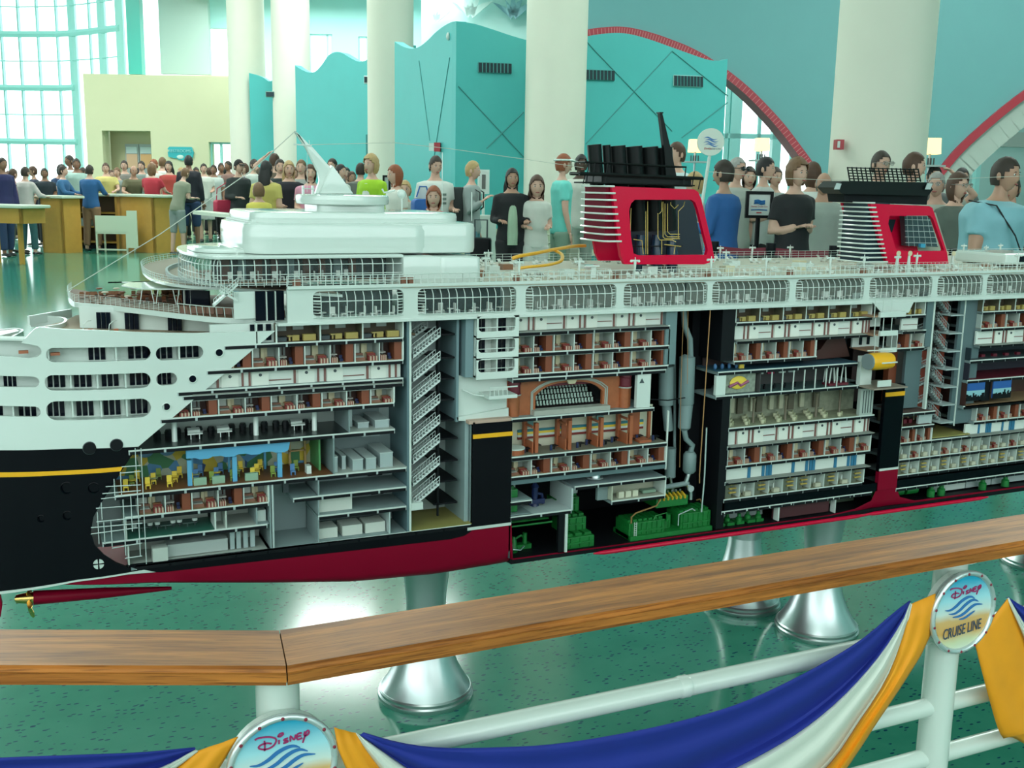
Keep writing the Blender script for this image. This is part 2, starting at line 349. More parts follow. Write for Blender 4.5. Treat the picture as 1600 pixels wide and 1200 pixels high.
# far pale wall with window openings
far = [(x, y) for x, y in ()]
D = 31.5
def q2(x, y): q = PD(x, y, D); return (q.dot(R0), q.z)
holes = []
for x0, x1, y0, y1 in ((483, 520, 53, 150), (560, 578, 57, 150), (330, 366, 44, 118)):
    a, c = q2(x0, y0), q2(x1, y1); holes.append([(a[0], c[1]), (a[0], a[1]), (c[0], a[1]), (c[0], c[1])])
b = sheet(B(), [(q2(365, 0)[0], 0), (q2(365, 0)[0], 8.9), (q2(660, 0)[0], 8.9), (q2(660, 0)[0], 0)], holes[:2], lambda u, v, t: cw(u, D+t, v), .2, 2)
struct(b.build('wall_back', BACKW))
for h, nme in zip(holes[:2], ('window_2', 'window_3')):
    wdw = empty(nme, cw(h[0][0], D+.05, h[0][1])); struct(wdw); wdw.rotation_euler.z = -PSI; W_ = h[2][0]-h[0][0]; Hh = h[1][1]-h[0][1]
    for t in (0, .78, 1): B().box(W_*t-.03, W_*t+.03, 0, .05, 0, Hh).build('mullion', MULL, wdw)
    B().box(0, W_, 0, .05, Hh-.05, Hh).build('mullion', MULL, wdw)
slab('wall_back', 658, 1000, -60, None, 29, M('bright_pale_wall', (.5, .75, .72), .6), ztop=8.9)
# decorative leaf relief on the pale wall
for k, (x, y, s_) in enumerate(((682, 30, 1), (735, 22, 1.6), (802, 24, 1.5))):
    t = empty('leaf_relief', PD(x, y, 28.6), ['small pale leaf relief on the far wall above the left wave of the teal wall', 'large pale fan-shaped leaf relief on the far wall above the teal corner', 'blue-grey pointed leaf relief on the far wall beside the thick column'][k], 'wall relief', 'leaf reliefs on the far wall')
    for j in range(5):
        a = rad(30+30*j); L_ = .42*s_*(1 if j % 2 == 0 else .75)
        B().prism([R0*(-.07*s_*sin(a))+V((0, 0, .07*s_*cos(a))), R0*(L_*.6*cos(a)-.06*sin(a))+V((0, 0, L_*.6*sin(a)+.08)), R0*(L_*cos(a))+V((0, 0, L_*sin(a))), R0*(.07*s_*sin(a))+V((0, 0, -.07*s_*cos(a)))], F0*.05).build('leaf', M('relief_blue', (.28, .5, .56), .6) if k == 2 else M('relief_pale', (.62, .8, .76), .6), t)
# arch wall
DA = 22.5
def qa(x, y): q = PD(x, y, DA); return (q.dot(R0), q.z)
arc1 = smooth_pts([(793, 112), (820, 88), (850, 70), (880, 58), (914, 49), (950, 44.5), (975, 44.5), (1000, 49), (1025, 56), (1050, 65), (1075, 75), (1105, 91), (1137, 113), (1170, 140), (1200, 170), (1225, 198), (1250, 231), (1268, 256), (1290, 292), (1305, 320)], 3)
A1 = [qa(*p) for p in arc1 if p[0] > 836]; A1 = A1+[(A1[-1][0]+.15, .0)]
arc2 = smooth_pts([(1440, 300), (1455, 280), (1476, 253), (1500, 226), (1550, 181), (1600, 142), (1650, 112), (1720, 90), (1800, 80), (1900, 90), (2000, 140)], 3)
A2 = [qa(*p) for p in arc2]; A2 = [(A2[0][0]-.2, .01)]+A2+[(A2[-1][0]+1, .01)]
b = sheet(B(), A1+[(19.8, 0), (19.8, 8.95), (A1[0][0], 8.95)], [A2], lambda u, v, t: cw(u, DA+t, v), .5, 1.1)
# the wall starts right of the far bay
aw = struct(b.build('wall_back', M('arch_wall_paint', (.15, .37, .38), .65, var=.03, vs=2)))
def trim(name, A, mat, w0, w1, y0, y1, seg=None):
    n = len(A); bb = B()
    for i in range(n-1):
        a, c = V((A[i][0], A[i][1])), V((A[i+1][0], A[i+1][1])); d = (c-a).normalized(); nr = V((-d.y, d.x))
        P = [a+nr*w0, c+nr*w0, c+nr*w1, a+nr*w1]
        bb.prism([cw(p.x, DA+y0, p.y) for p in P], F0*(y1-y0))
    return bb.build(name, mat)
struct(trim('trim_2', A1, REDT, -.13, .02, -.08, .6)); struct(trim('trim_2', A2, REDT, -.14, .02, -.08, .6))
# tile joints on the first arch
JT = M('joint_pink', (.6, .2, .2), .5)
t1 = [o for o in COL.objects if o.name == 'trim_2'][0]
for i in range(4, 46, 1):
    if i+1 < len(A1)-2:
        a, c = V(A1[i]), V(A1[i+1]); d = (c-a).normalized(); nr = V((-d.y, d.x))
        for k in (0, .5):
            p = a.lerp(c, k); P = [p+nr*-.13, p+d*.012+nr*-.13, p+d*.012, p]
            B().prism([cw(q.x, DA-.09, q.y) for q in P], F0*.02).build('joint', JT, t1)
# second arch: inner grey band and glazed lobby
struct(trim('trim_3', A2[:-1], M('band_grey', (.45, .5, .45), .6), -.62, -.14, .02, .5))
# glazed wall behind the arches
DG = 27
gz = empty('window_4', cw(0, DG, 0)); struct(gz); gz.rotation_euler.z = -PSI
for x in (1136, 1187, 1240, 1290, 1340): 
    l0 = PD(x, 200, DG).dot(R0); B().box(l0-.04, l0+.04, 0, .12, 0, 6.5).build('mullion', MULL, gz)
l0 = PD(1152, 200, DG).dot(R0); B().box(l0-.17, l0+.1, 0, .3, 0, 6.5).build('mullion', MULL, gz)
l0 = PD(1216, 200, DG).dot(R0); B().box(l0-.12, l0+.1, 0, .3, 0, 6.5).build('mullion', MULL, gz)
for y in (213, 120): z = PD(1180, y, DG).z; B().box(5, 10, 0, .12, z-.06, z+.06).build('mullion', MULL, gz)
gl = slab('wall_back', 1340, 1700, 0, None, 28, M('lobby_pale', (.50, .70, .66), .6), ztop=6.5)
slab('wall_back', 960, 1125, 0, None, 28.5, TEAL, ztop=6.5)
slab('trim_4', 1556, 1660, 207, 230, 27, M('band_grey'), .3)
slab('trim_4', 1532, 1539, 232, None, 27, MULL, .2)
# left curtain wall: curved plan
ct = empty('window_5', (0, 0, 0)); struct(ct)
plan = [(-460, 33.8), (-300, 34), (-150, 34.1), (-60, 34.2), (5, 34.2), (33, 34.2), (62, 34.1), (92, 34), (116, 33.7), (143, 33.3), (162, 32.9), (190, 32.4)]
for x, Dp in plan:
    p = PD(x, 120, Dp); thick = .22 if x in (116, 162, 190) else .045
    B().obox(V((p.x, p.y, 0))-R0*thick/2, R0*thick, F0*.15, V((0, 0, 8.9))).build('mullion', MULL, ct)
zs = [PD(62, y, 34).z for y in (250, 221, 179, 137, 95, 53, 10)]+[8.8]
for k, z in enumerate(zs[1:-1]):
    th = .10 if k % 2 == 0 else .02
    for (x0, D0), (x1, D1) in zip(plan, plan[1:]):
        if k < 3 and x1 > 140: continue
        B().tube([V((*PD(x0, 120, D0).xy, z)), V((*PD(x1, 120, D1).xy, z))], th, 6).build('transom', MULL, ct)
slab('trim_5', 205, 226, 0, 116, 30.4, M('pilaster_teal', (.06, .48, .40), .4), .3, ztop=8.9)
for (x0, D0), (x1, D1) in zip(plan, plan[1:]):
    a, c = PD(x0, 120, D0), PD(x1, 120, D1)
    B().add([(a.x, a.y, 0), (c.x, c.y, 0), (c.x, c.y, 8.9), (a.x, a.y, 8.9)], [(0, 1, 2, 3)]).build('pane', M('hall_glass', (.8, .95, .95), .02, alpha=.08), ct)
# exit lamps, alarms and small wall fittings
for (x, y, D_, w_, h_, mt, lb, nm, cat) in ((423, 147.5, 25.3, .22, .13, M('speaker_grey', (.16, .3, .26), .5), 'dark grey wall speaker on the far teal wall', 'wall_speaker', 'speaker'),
        (400, 159, 26.8, .06, .14, M('speaker_grey'), 'small dark box on the leftmost teal wall', 'wall_box', 'wall box'),
        (573, 125, 22.2, .1, .16, M('lamp_white', (.7, .8, .8), .4), 'white wall lamp on the left side of the third column', 'wall_lamp', 'lamp')):
    p = PD(x, y, D_); o = empty(nm, p, lb, cat); o.rotation_euler.z = -PSI
    B().box(-w_/2, w_/2, -.06, .06, -h_/2, h_/2).build('housing', mt, o, bevel=.01); B().box(-w_*.4, w_*.4, -.075, -.06, -h_*.35, h_*.35).build('grille', DARK, o)
p = onwall(gL, g0, 688, 230, .05); o = empty('fire_alarm', p, 'red fire alarm with white strobe on the teal wall by the corner', 'alarm'); o.rotation_euler.z = -PSI
B().box(-.05, .05, -.05, .03, -.07, .07).build('housing', M('alarm_red', (.4, .02, .03), .4), o); B().box(-.13, -.05, -.05, .03, -.06, .06).build('strobe', WH2, o)
p = PD(1311, 226, 10.04); o = empty('fire_alarm', p-R0*.0, 'red and white fire alarm on the thick right column', 'alarm'); o.rotation_euler.z = -PSI
B().box(-.035, .035, -.04, .06, -.045, .045).build('housing', M('alarm_red'), o); B().box(-.028, -.005, -.05, -.04, -.03, .03).build('strobe', WH2, o)
p = PD(701, 58, 17.2); B().ell((0, 0, 0), .03, .03, .06).build('round_lamp', WH2); o = COL.objects[-1]; o.location = onwall(gL, g0, 702, 57, .02); tag(o, 'small oval white lamp high on the teal wall next to its corner', 'lamp')
tag(B().obox(PD(572, 268, 22.4), R0*.12, F0*.05, V((0, 0, .75))).build('door_panel', M('door_dark_teal', (.04, .25, .25), .4)), 'narrow dark teal door edge left of the third column', 'door')
tag(B().obox(V((*PD(391, 240, 26.6).xy, .0)), R0*.36, F0*.05, V((0, 0, 2.25))).build('wooden_door', M('door_wood', (.5, .32, .14), .5)), 'light brown door in the leftmost teal wall', 'door')
# ================= the cutaway ship =================
Y0 = 2.25
ship = empty('ship_model', (1.2, 2.5, .44), 'huge glossy cutaway ship model with white upper decks, black hull and red keel', 'ship model')
SO = V(ship.location)
def sb(b, name, mats, smooth=False, bevel=0, parent=None):
    o = b.build(name, mats, None, smooth, bevel); 
    if parent is None: o.parent = ship; o.matrix_basis = Matrix.Translation(-SO)
    else: o.parent = parent
    return o
def sbox(name, x0, x1, z0, z1, y0, y1, mat, bevel=0, parent=None): return sb(B().box(x0, x1, Y0+y0, Y0+y1, z0, z1), name, mat, False, bevel, parent)
ZD = [.5795, .638, .688, .736, .786, .829, .8915, .9375, .989, 1.040, 1.085]   # deck levels
# --- hull shell at the stern, with openings
def off(x): return .075*max(0, (.2-x)/.27)**2 if x < .2 else 0
def SU(x, y):
    p = PY(x, y)
    for _ in range(4): p = PY(x, y, Y0+off(p.x))
    return (p.x, p.z)
def stad(x0, x1, y0, y1):
    a, c = SU(x0, y0), SU(x1, y1); return rrect(a[0], c[0], c[1], a[1], 1, 6)
def ring(x, y, rp): a = SU(x, y); c = SU(x+rp, y); return circ(a[0], a[1], abs(c[0]-a[0]), 14)
mph = lambda u, v, t: (u, Y0+off(u)+t, v)
top = [SU(*p) for p in [(430, 517), (365, 519), (300, 521), (225, 519.5), (150, 516), (100, 514.5), (62, 511), (54, 514), (44, 524), (33, 536), (50, 538.5), (60, 541), (65, 547), (64, 553), (57, 558), (45, 559.5), (0, 556), (-70, 552)]]
bot = [SU(*p) for p in [(-70, 707), (0, 703.5), (110, 701), (216, 698)]]
H1 = [stad(71, 236, 543.5, 562), stad(243, 318, 543, 560), stad(-55, 62, 585, 605.5), stad(69, 236, 586, 605.5), stad(243.5, 277, 583.5, 601), stad(-55, 64, 631.5, 651.5), stad(71, 236.5, 627, 651), ring(342.5, 551, 6.5), ring(301, 592, 6.5), ring(260, 635.5, 6.5)]
sb(sheet(B(), top+bot, H1, mph, .008, .022), 'stern_hull_shell', WHT, True)
for i, (x, y) in enumerate(((342.5, 551), (301, 592), (260, 635.5))):
    a = SU(x, y); c = SU(x+6.5, y); r = c[0]-a[0]
    p = sb(B().lathe([(r, .0), (r, .012)], (a[0], Y0+off(a[0])+.013, a[1]), 16, 'y'), 'porthole_glass', DKW)
    b = B(); 
    for k in range(16):
        pass
    b.tube([(a[0]+r*cos(q*pi/8), Y0+off(a[0])-.001, a[1]+r*sin(q*pi/8)) for q in range(17)], .0012, 5, False); sb(b, 'porthole_rim', WHT)
# veranda walls behind the openings
gap = .045
def vwall(x0, x1, y0, y1, wins, name):
    a = SU(x0, y1); c = SU(x1, y0); X0, X1, Z0, Z1 = a[0]-.01, c[0]+.01, a[1]-.008, c[1]+.008
    n = 8; b = B()
    vs = [(X0+(X1-X0)*k/n, Y0+gap+off(X0+(X1-X0)*k/n), z) for k in range(n+1) for z in (Z0, Z1)]
    vs += [(p[0], p[1]+.006, p[2]) for p in vs]; m_ = 2*(n+1)
    fs = []
    for k in range(n): fs += [(2*k, 2*k+2, 2*k+3, 2*k+1), (m_+2*k, m_+2*k+1, m_+2*k+3, m_+2*k+2), (2*k, m_+2*k, m_+2*k+2, 2*k+2), (2*k+1, 2*k+3, m_+2*k+3, m_+2*k+1)]
    w_ = sb(b.add(vs, fs), 'veranda_wall', WH2)
    # floor and ceiling between
    for z in (Z0-.004, Z1):
        b = B(); vs = []; 
        for k in range(n+1):
            x = X0+(X1-X0)*k/n; vs += [(x, Y0+off(x)+.008, z), (x, Y0+off(x)+gap, z), (x, Y0+off(x)+gap, z+.004), (x, Y0+off(x)+.008, z+.004)]
        fs = []
        for k in range(n):
            for j in range(4): fs.append((4*k+j, 4*k+(j+1) % 4, 4*k+4+(j+1) % 4, 4*k+4+j))
        sb(b.add(vs, fs), 'veranda_deck', WH2)
    for wx0, wx1 in wins:
        p0, p1 = SU(wx0, (y0+y1)/2)[0], SU(wx1, (y0+y1)/2)[0]; n_ = 3
        for k in range(n_):
            x = p0+(p1-p0)*(k+.08)/n_; xe = p0+(p1-p0)*(k+.86)/n_; yy = Y0+gap+off(x)
            sb(B().box(x, xe, yy-.004, yy+.001, Z0+.003, Z1-.002), 'window_pane', DKW)
    return Z0, Z1
for a in ((71, 236, 541, 564, [(139, 168), (202, 236)], ''), (243, 318, 541, 562, [(245, 274), (285, 316)], ''), (-55, 62, 583, 607, [(4, 26)], ''), (69, 236, 584, 607, [(74, 104), (116, 146), (160, 189), (205, 235)], ''),
          (243, 277, 582, 603, [(249, 272)], ''), (-55, 64, 629, 653, [(-40, 14), (28, 58)], ''), (71, 236, 625, 653, [(74, 103), (120, 149), (163, 192), (206, 235)], ''), (-40, 62, 540, 562, [(-30, -5)], '')): vwall(*a)
# veranda dividers and deck chairs
for x, y0, y1 in ((75, 545, 562), (181, 544, 561), (280, 543, 560), (110, 587, 605), (152, 587, 605), (196, 586, 604), (20, 632, 651), (113, 628, 650), (158, 628, 650), (198, 628, 649)):
    a, c = SU(x, y1), SU(x, y0); sbox('veranda_divider', a[0], a[0]+.003, a[1]-.004, c[1]+.004, off(a[0])+.008, off(a[0])+gap, WH2)
for x, y in ((86, 558), (36, 555)):
    a = SU(x, y); b = B(); b.obox((a[0]-.008, Y0+off(a[0])+.02, a[1]), (.018, 0, 0), (0, .008, 0), (0, 0, .006)); sb(b, 'deck_chair', M('chair_terracotta', (.4, .13, .06), .5))
# --- black stern hull
bl = [SU(*p) for p in [(-70, 707), (0, 703.5), (110, 701), (216, 698), (203, 716), (190, 736), (175, 760), (158, 786), (146, 808), (142, 832), (148, 852), (163, 868), (182, 880), (204, 888), (228, 890.5), (120, 908), (0, 925), (-70, 936)]]
sb(sheet(B(), bl, [ring(140, 700, 10.5), ring(182, 695, 9.8)], lambda u, v, t: (u, Y0+off(u)+t+.0, v), .008, .02), 'stern_hull_shell', BLK, True)
for x, y, r in ((140, 700, 10.5), (182, 695, 9.8), (104, 762, 10), (146, 762, 9), (105, 805, 7.5), (64, 810, 6)):
    a = SU(x, y); R_ = SU(x+r, y)[0]-a[0]; yy = Y0+off(a[0])
    sb(B().lathe([(R_, -.002), (R_, .02)], (a[0], yy+.0165, a[1]), 18, 'y'), 'thruster_shade_disc', BKM) if y < 705 else None  # black disc proud of the shell, painting in the dark of the recess
    sb(B().tube([(a[0]+R_*cos(q*pi/9), yy-.001, a[1]+R_*sin(q*pi/9)) for q in range(19)], .0014, 5, False), 'opening_rim', BLK if y > 705 else DGR)
st = [SU(*p) for p in [(-70, 743), (0, 738), (95, 735.5), (192, 729), (188, 736), (95, 742), (0, 745.5), (-70, 750)]]
sb(sheet(B(), st, [], lambda u, v, t: (u, Y0+off(u)-.0015+t, v), .003, .03), 'gold_stripe', GOLD)
st = [SU(*p) for p in [(-70, 935), (0, 924), (120, 906), (225, 890), (243, 893.5), (200, 897), (120, 908.5), (0, 928), (-70, 940)]]
sb(sheet(B(), st, [], lambda u, v, t: (u, Y0+off(u)-.002+t, v), .003, .03), 'white_waterline', WH2)
a = SU(154, 881); b = B()
for k in range(4):
    b.prism([(a[0]+.001*cos(pi/4+k*pi/2)+r_*cos(t), Y0+off(a[0])-.0025, a[1]+.001*sin(pi/4+k*pi/2)+r_*sin(t)) for r_, t in [(.0008, pi/4+k*pi/2)]+[(.0098, k*pi/2+.12+j*(pi/2-.24)/5) for j in range(6)]], (0, .002, 0))
sb(b, 'draught_emblem', WH2)
# white shine band: rub rail along the stern and lettering-free transom
# --- red hull bottom as a lofted skin
def zbot(x):
    P = [(-.2, .562), (-.08, .550), (.0, .543), (.2, .530), (.45, .490), (.65, .462), (.85, .452), (1.04, .455), (1.3, .455), (3.4, .455)]
    for (a_, za), (c_, zc) in zip(P, P[1:]):
        if x <= c_: return za+(zc-za)*(x-a_)/(c_-a_)
    return .455
def ztop(x): 
    P = [(-.2, .572), (-.09, .554), (.19, .560), (.22, .5595), (.42, .5575), (.7, .553), (.85, .550), (.92, .556), (.935, .565), (1.04, .568), (1.045, .478), (1.3, .476), (2.05, .475), (2.13, .482), (2.19, .50), (2.21, .54), (2.2101, .59), (2.28, .59), (2.2801, .54), (2.30, .50), (2.36, .482), (3.4, .478)]
    for (a_, za), (c_, zc) in zip(P, P[1:]):
        if x <= c_: return za+(zc-za)*(x-a_)/(c_-a_) if c_ > a_ else zc
    return .478
xs = sorted(set([-.2+.04*k for k in range(91)]+[.935, 1.04, 1.045, 2.13, 2.16, 2.19, 2.2, 2.21, 2.2101, 2.28, 2.2801, 2.29, 2.30, 2.33, 2.36]))
vs = []; fs = []; nr = 9
for x in xs:
    zb, zt = zbot(x), ztop(x); yo = off(x); hgt = max(zt-zb, .004); yo += .004 if x < .2 else 0; bil = min(.05, hgt*(.35 if x < 1.04 else 1))
    pr = [(yo, zt), (yo, zb+bil*.9), (yo+.004, zb+bil*.55), (yo+.013, zb+bil*.28), (yo+.03, zb+bil*.08), (yo+.06, zb), (.5, zb-.0), (.6, zb+.004), (.62, zb+.012)]
    vs += [(x, Y0+a_, c_) for a_, c_ in pr]
n = len(xs)
for i in range(n-1):
    for j in range(nr-1): fs.append((i*nr+j, (i+1)*nr+j, (i+1)*nr+j+1, i*nr+j+1))
sb(B().add(vs, fs), 'hull_bottom', DRED, True)
# bilge keel, brighter red lip
b = B(); b.tube([(1.27, Y0-.004, .462), (1.3, Y0-.006, .462), (2.12, Y0-.006, .461), (2.2, Y0-.004, .461)], [.002, .006, .006, .002], 8); sb(b, 'bilge_keel', RED, True)
b = B(); b.tube([(2.16, Y0-.004, .462), (2.2, Y0-.006, .462), (2.62, Y0-.006, .462), (2.66, Y0-.004, .462)], [.002, .006, .006, .002], 8); sb(b, 'bilge_keel', RED, True)
# black band under the lowest deck
sbl = [SX(228, 890)-.06, .935]
sb(sheet(B(), [(.188, .5640), (.22, .5585), (.42, .5555), (.7, .551), (.88, .549), (.915, .553), (.933, .562), (.936, .5785), (.15, .583)], [], lambda u, v, t: (u, Y0-.001+t, v), .006, .08), 'boot_top', BLK)
# --- propeller shaft, bossing, blade, rudder
b = B(); s0 = PY(52, 934, 2.36); s1 = PY(268, 919, 2.36); b.tube([s0, s0.lerp(s1, .5), s1], [.0155, .012, .004], 12); sb(b, 'propeller_shaft', DRED, True)
b = B(); d = (s0-s1).normalized(); b.tube([s0, s0+d*.012, s0+d*.034], [.013, .0125, .0085], 14); b.tube([s0+d*.034, s0+d*.036], [.006, .005], 12); sb(b, 'propeller_hub', BRS, True)
for k, an in enumerate((-95, 10, 120, 195)):
    c_ = s0+d*.012; a = rad(an); u = V((0, cos(a), sin(a))); t = u.cross(d)
    P = [(0, -.004), (.008, -.009), (.022, -.012), (.032, -.008), (.036, 0), (.032, .007), (.02, .008), (.008, .004)]
    if k: P = [(q*.8, r*.8) for q, r in P]
    sb(B().prism([c_+u*(q+.008)+t*r*.6+d*(r*.5-.01*q/.036) for q, r in P], d*.0012), 'propeller_blade', BRS)
sb(B().prism([PY(-60, 925, 2.36), PY(0, 927, 2.36), PY(4, 945, 2.36), PY(1, 965, 2.36), PY(-60, 975, 2.36)], (0, .02, 0)), 'rudder', DRED, bevel=.002)
# --- plates that remain on the cut side
def plate(name, pts, mat, th=.008, y=0, holes=[], step=.03, smooth=False):
    return sb(sheet(B(), [(PY(*p).x, PY(*p).z) for p in pts], holes, lambda u, v, t: (u, Y0+y+t, v), th, step), name, mat, smooth)
xa, xb = SX(738, 740), SX(799, 740)
sbox('hull_plate', xa, xb, ztop(.95)-.001, SZ(768, 660), -.001, .008, BLK)
sbox('gold_stripe', xa, xb+.0005, SZ(768, 683), SZ(768, 676.5), -.003, .0, GOLD)
sbox('white_waterline', xa-.012, xb+.0005, .5655, .5725, -.003, .0, WH2)
sbox('plate_return', xa, xa+.006, .58, .83, .0, .12, GRY); sbox('plate_return', xb-.004, xb, .48, .83, .0, .16, DGR)
# upper balcony block over the plate
xc = SX(718, 620); sbox('hull_plate', xc, xb-.002, .829, .939, .03, .04, WH2)
b = B(); b.tube([(xc+.018, Y0+.026, .905), (xc+.035, Y0-.0, .897), (xc+.06, Y0-.004, .893), (xc+.062, Y0+.03, .893)], .002, 6); sb(b, 'bracket', WH2)
sbox('small_balcony', xc+.062, xb-.002, .889, .897, -.03, .03, WH2)
b = B(); 
for k in range(5): b.box(xc+.064+.011*k, xc+.0655+.011*k, Y0-.03, Y0-.029, .897, .917)
b.box(xc+.062, xb-.002, Y0-.031, Y0-.029, .915, .918); sb(b, 'balcony_railing', WH2)
sbox('ledge', xa-.01, xb, .826, .834, .0, .05, M('pink_tan', (.5, .35, .27), .6))
plate('hull_plate', [(737, 661), (800, 654), (800, 640), (718, 655), (720, 660)], WH2, y=.02)
def balcony(x0, x1, z0, z1, fr, ncol=2):
    """one recessed veranda with solid white parapet standing proud of the cut plane"""
    r = empty('balcony', (x0, Y0, z0)); r.parent = ship; r.location = V((x0, Y0, z0))-SO; w_ = x1-x0; h_ = z1-z0
    sheet(B(), [(0, -.004), (w_, -.004), (w_, h_), (0, h_)], [rrect(-.0001+.004, w_-.009, h_*.27, h_*.97, .010, 4)], lambda u, v, t: (u, fr-.004+t, v), .006, .03).build('parapet', WHT, r)
    B().box(0, w_, fr, .03, 0, .004).build('floor_slab', M('balcony_tan', (.35, .2, .12), .6), r)
    B().box(0, w_, .020, .026, 0, h_).build('back_wall', WH2, r)
    for k in range(ncol+1): B().box(w_*k/ncol-.002 if k else 0, w_*k/ncol+.001 if k < ncol else w_, fr, .021, 0, h_).build('divider', WH2, r)
    for k in range(ncol):
        for j in range(3): B().box(w_*(k+.10+j*.19)/ncol, w_*(k+.26+j*.19)/ncol, .017, .021, h_*.05, h_*.97).build('window_pane', DKW, r)
    b = B(); b.box(0, w_, fr-.001, fr, h_*.43, h_*.46)
    for k in range(2*ncol+1): b.box(w_*k/(2*ncol)-.0006, w_*k/(2*ncol)+.0006, fr-.001, fr, h_*.27, h_*.45)
    b.build('railing', WH2, r)
    return r
bx0, bx1 = SX(741, 540), SX(806, 540)
for z0, z1 in ((.939, .985), (.985, 1.033), (1.033, 1.086)): balcony(bx0, bx1, z0, z1, -.012)
sbox('bulkhead', bx0-.022, bx0-.002, .939, 1.086, .0, .3, M('panel_blue_grey', (.16, .25, .27), .5))
# --- aft black pillar with red foot
xp0, xp1 = SX(1365, 680), SX(1388, 680)
px0, px1 = 2.2085, 2.281
sbox('hull_plate', px0, px1, .585, SZ(1380, 602, 2.25), -.002, .01, BLK)
sbox('gold_stripe', px0, px1, SZ(1380, 620), SZ(1380, 613.5), -.004, -.0005, GOLD)
sbox('white_waterline', px0, px1, .588, .5945, -.004, -.0005, WH2)
sbox('red_plate', px0, px1, .53, .588, -.003, .01, DRED)
# --- interior envelope
sbox('inner_bulkhead', .47, 3.6, .462, 1.08, .30, .31, BKM)
sbox('inner_bulkhead', .04, .3, .585, .93, .135, .145, LGR); sbox('inner_bulkhead', .3, .455, .585, 1.03, .135, .145, LGR); sbox('inner_bulkhead', .455, .9, .585, 1.08, .135, .145, LGR)
sbox('inner_floor', .16, 1.04, .57, .5795, .001, .3, GRY); sbox('inner_floor', 1.04, 3.6, .463, .475, .001, .3, BKM)
sbox('bulkhead', SX(636, 680), SX(640.5, 680), .5795, 1.085, .001, .28, M('bulkhead_blue_grey', (.10, .17, .19), .5))
sbox('edge_strip', SX(639.5, 680), SX(642.5, 680), .5795, 1.085, -.001, .004, WH2)
# --- decks: slab, bright lip and dark girder slots
SLOT = B().box(-.029, .029, 0, .002, -.0021, .0021).build('girder_slot', BKM, None); SLOT.hide_render = False
slot_used = [False]
def deck(x0, x1, z, dep=.135, lip=True, mat=None, slots=True, sc_=1):
    d = sb(B().box(0, x1-x0, .0, dep, -.008, 0), 'deck', mat or GRY); d.matrix_basis = Matrix.Translation(V((x0, Y0, z))-SO)
    B().box(0, x1-x0, -.001, .001, -.0018, .0012).build('deck_lip', WH2, d)
    B().box(0, x1-x0, -.0005, .001, -.009, -.0018).build('deck_beam', LGR, d)
    if slots:
        st_ = .066*sc_; n_ = max(1, int((x1-x0)/st_)); st_ = (x1-x0)/n_
        for k in range(n_):
            if not slot_used[0]: o = SLOT; slot_used[0] = True
            else: o = SLOT.copy(); COL.objects.link(o)
            o.parent = d; o.location = (st_*(k+.5), -.0022, -.0055); o.scale = (st_*.93/.058, 1, 1.5)
    return d
def ddouble(x0, x1, z, **k): deck(x0, x1, z, **k); deck(x0, x1, z-.011, **k)
# --- cabin modules (unit size, scaled on placement)
PALE = M('cabin_wall', (.34, .40, .37), .6); SOFA = M('sofa_red', (.19, .025, .02), .6); SOFW = M('sofa_white', (.46, .36, .26), .6)
PRO = {}
def proto(key, shell, kids):
    o = shell[0].build(shell[1], shell[2], None); ks = []
    for b, n_, mt in kids: c = b.build(n_, mt, o); ks.append(c)
    PRO[key] = (o, ks); o.location = (0, 0, -50); PRO[key+'_used'] = False
def put(key, x, z, w_, h_, dep=.10, mirror=False, y=.0):
    o, ks = PRO[key]
    if PRO[key+'_used']:
        o = o.copy(); COL.objects.link(o)
        for k in ks: c = k.copy(); COL.objects.link(c); c.parent = o
    PRO[key+'_used'] = True
    o.parent = ship; o.location = V((x+(w_ if mirror else 0), Y0+.001+y, z))-SO; o.scale = (-w_ if mirror else w_, dep, h_)
    return o
def stripes(x0, x1, y0, y1, z0, z1, n_=6):
    b = B()
    for k in range(n_): b.mat(k % 2); b.box(x0+(x1-x0)*k/n_, x0+(x1-x0)*(k+1)/n_, y0, y1, z0, z1)
    return b
sh = lambda back, fl, wall: (B().mat(0).box(0, 1, .97, 1, 0, .97).mat(1).box(0, 1, 0, 1, 0, .02).mat(2).box(0, .035, .03, .97, .02, .97).box(0, 1, 0, .97, .955, .97).mat(3).box(0, .035, -.01, .03, .0, .97), 'cabin', [back, fl, wall, WH2])
CWL = M('cabin_partition', (.40, .47, .44), .6)
proto('light', sh(PALE, TAN, CWL), [(B().box(.08, .42, .84, .93, .22, .95), 'curtain', M('curtain_white', (.58, .63, .58), .7)), (B().box(.46, .58, .7, .93, .02, .95).box(.6, .72, .8, .93, .02, .95), 'drape', CRM),
    (B().box(.08, .5, .25, .75, .02, .16).box(.08, .5, .62, .78, .16, .30), 'bed', M('bed_cover', (.24, .11, .07), .6)), (B().box(.60, .9, .45, .6, .30, .36).box(.63, .67, .5, .55, .02, .3), 'table', M('cabin_table', (.3, .12, .05), .5)), (B().box(.1, .46, .3, .7, .16, .21), 'bed_sheet', M('sheet_grey', (.32, .34, .31), .6)),
    (stripes(.58, .95, .06, .3, .02, .24).mat(0).box(.60, .93, .3, .36, .02, .34), 'sofa', [SOFA, SOFW])])
proto('dark', sh(BRN, TAN, CWL), [(B().box(.66, .97, .1, .85, .02, .95), 'wardrobe', RUST), (B().box(.1, .3, .9, .96, .02, .9).box(.36, .44, .9, .96, .02, .9), 'doorway', M('doorway_grey', (.28, .33, .32), .6)),
    (stripes(.06, .32, .05, .35, .02, .26), 'sofa', [SOFA, SOFW]), (B().box(.04, .4, .45, .75, .30, .36).box(.08, .12, .5, .7, .02, .3), 'side_table', M('table_grey', (.5, .5, .45), .5)), (B().box(.48, .6, .3, .45, .02, .15).box(.48, .6, .43, .46, .15, .3), 'chair', NAV)])
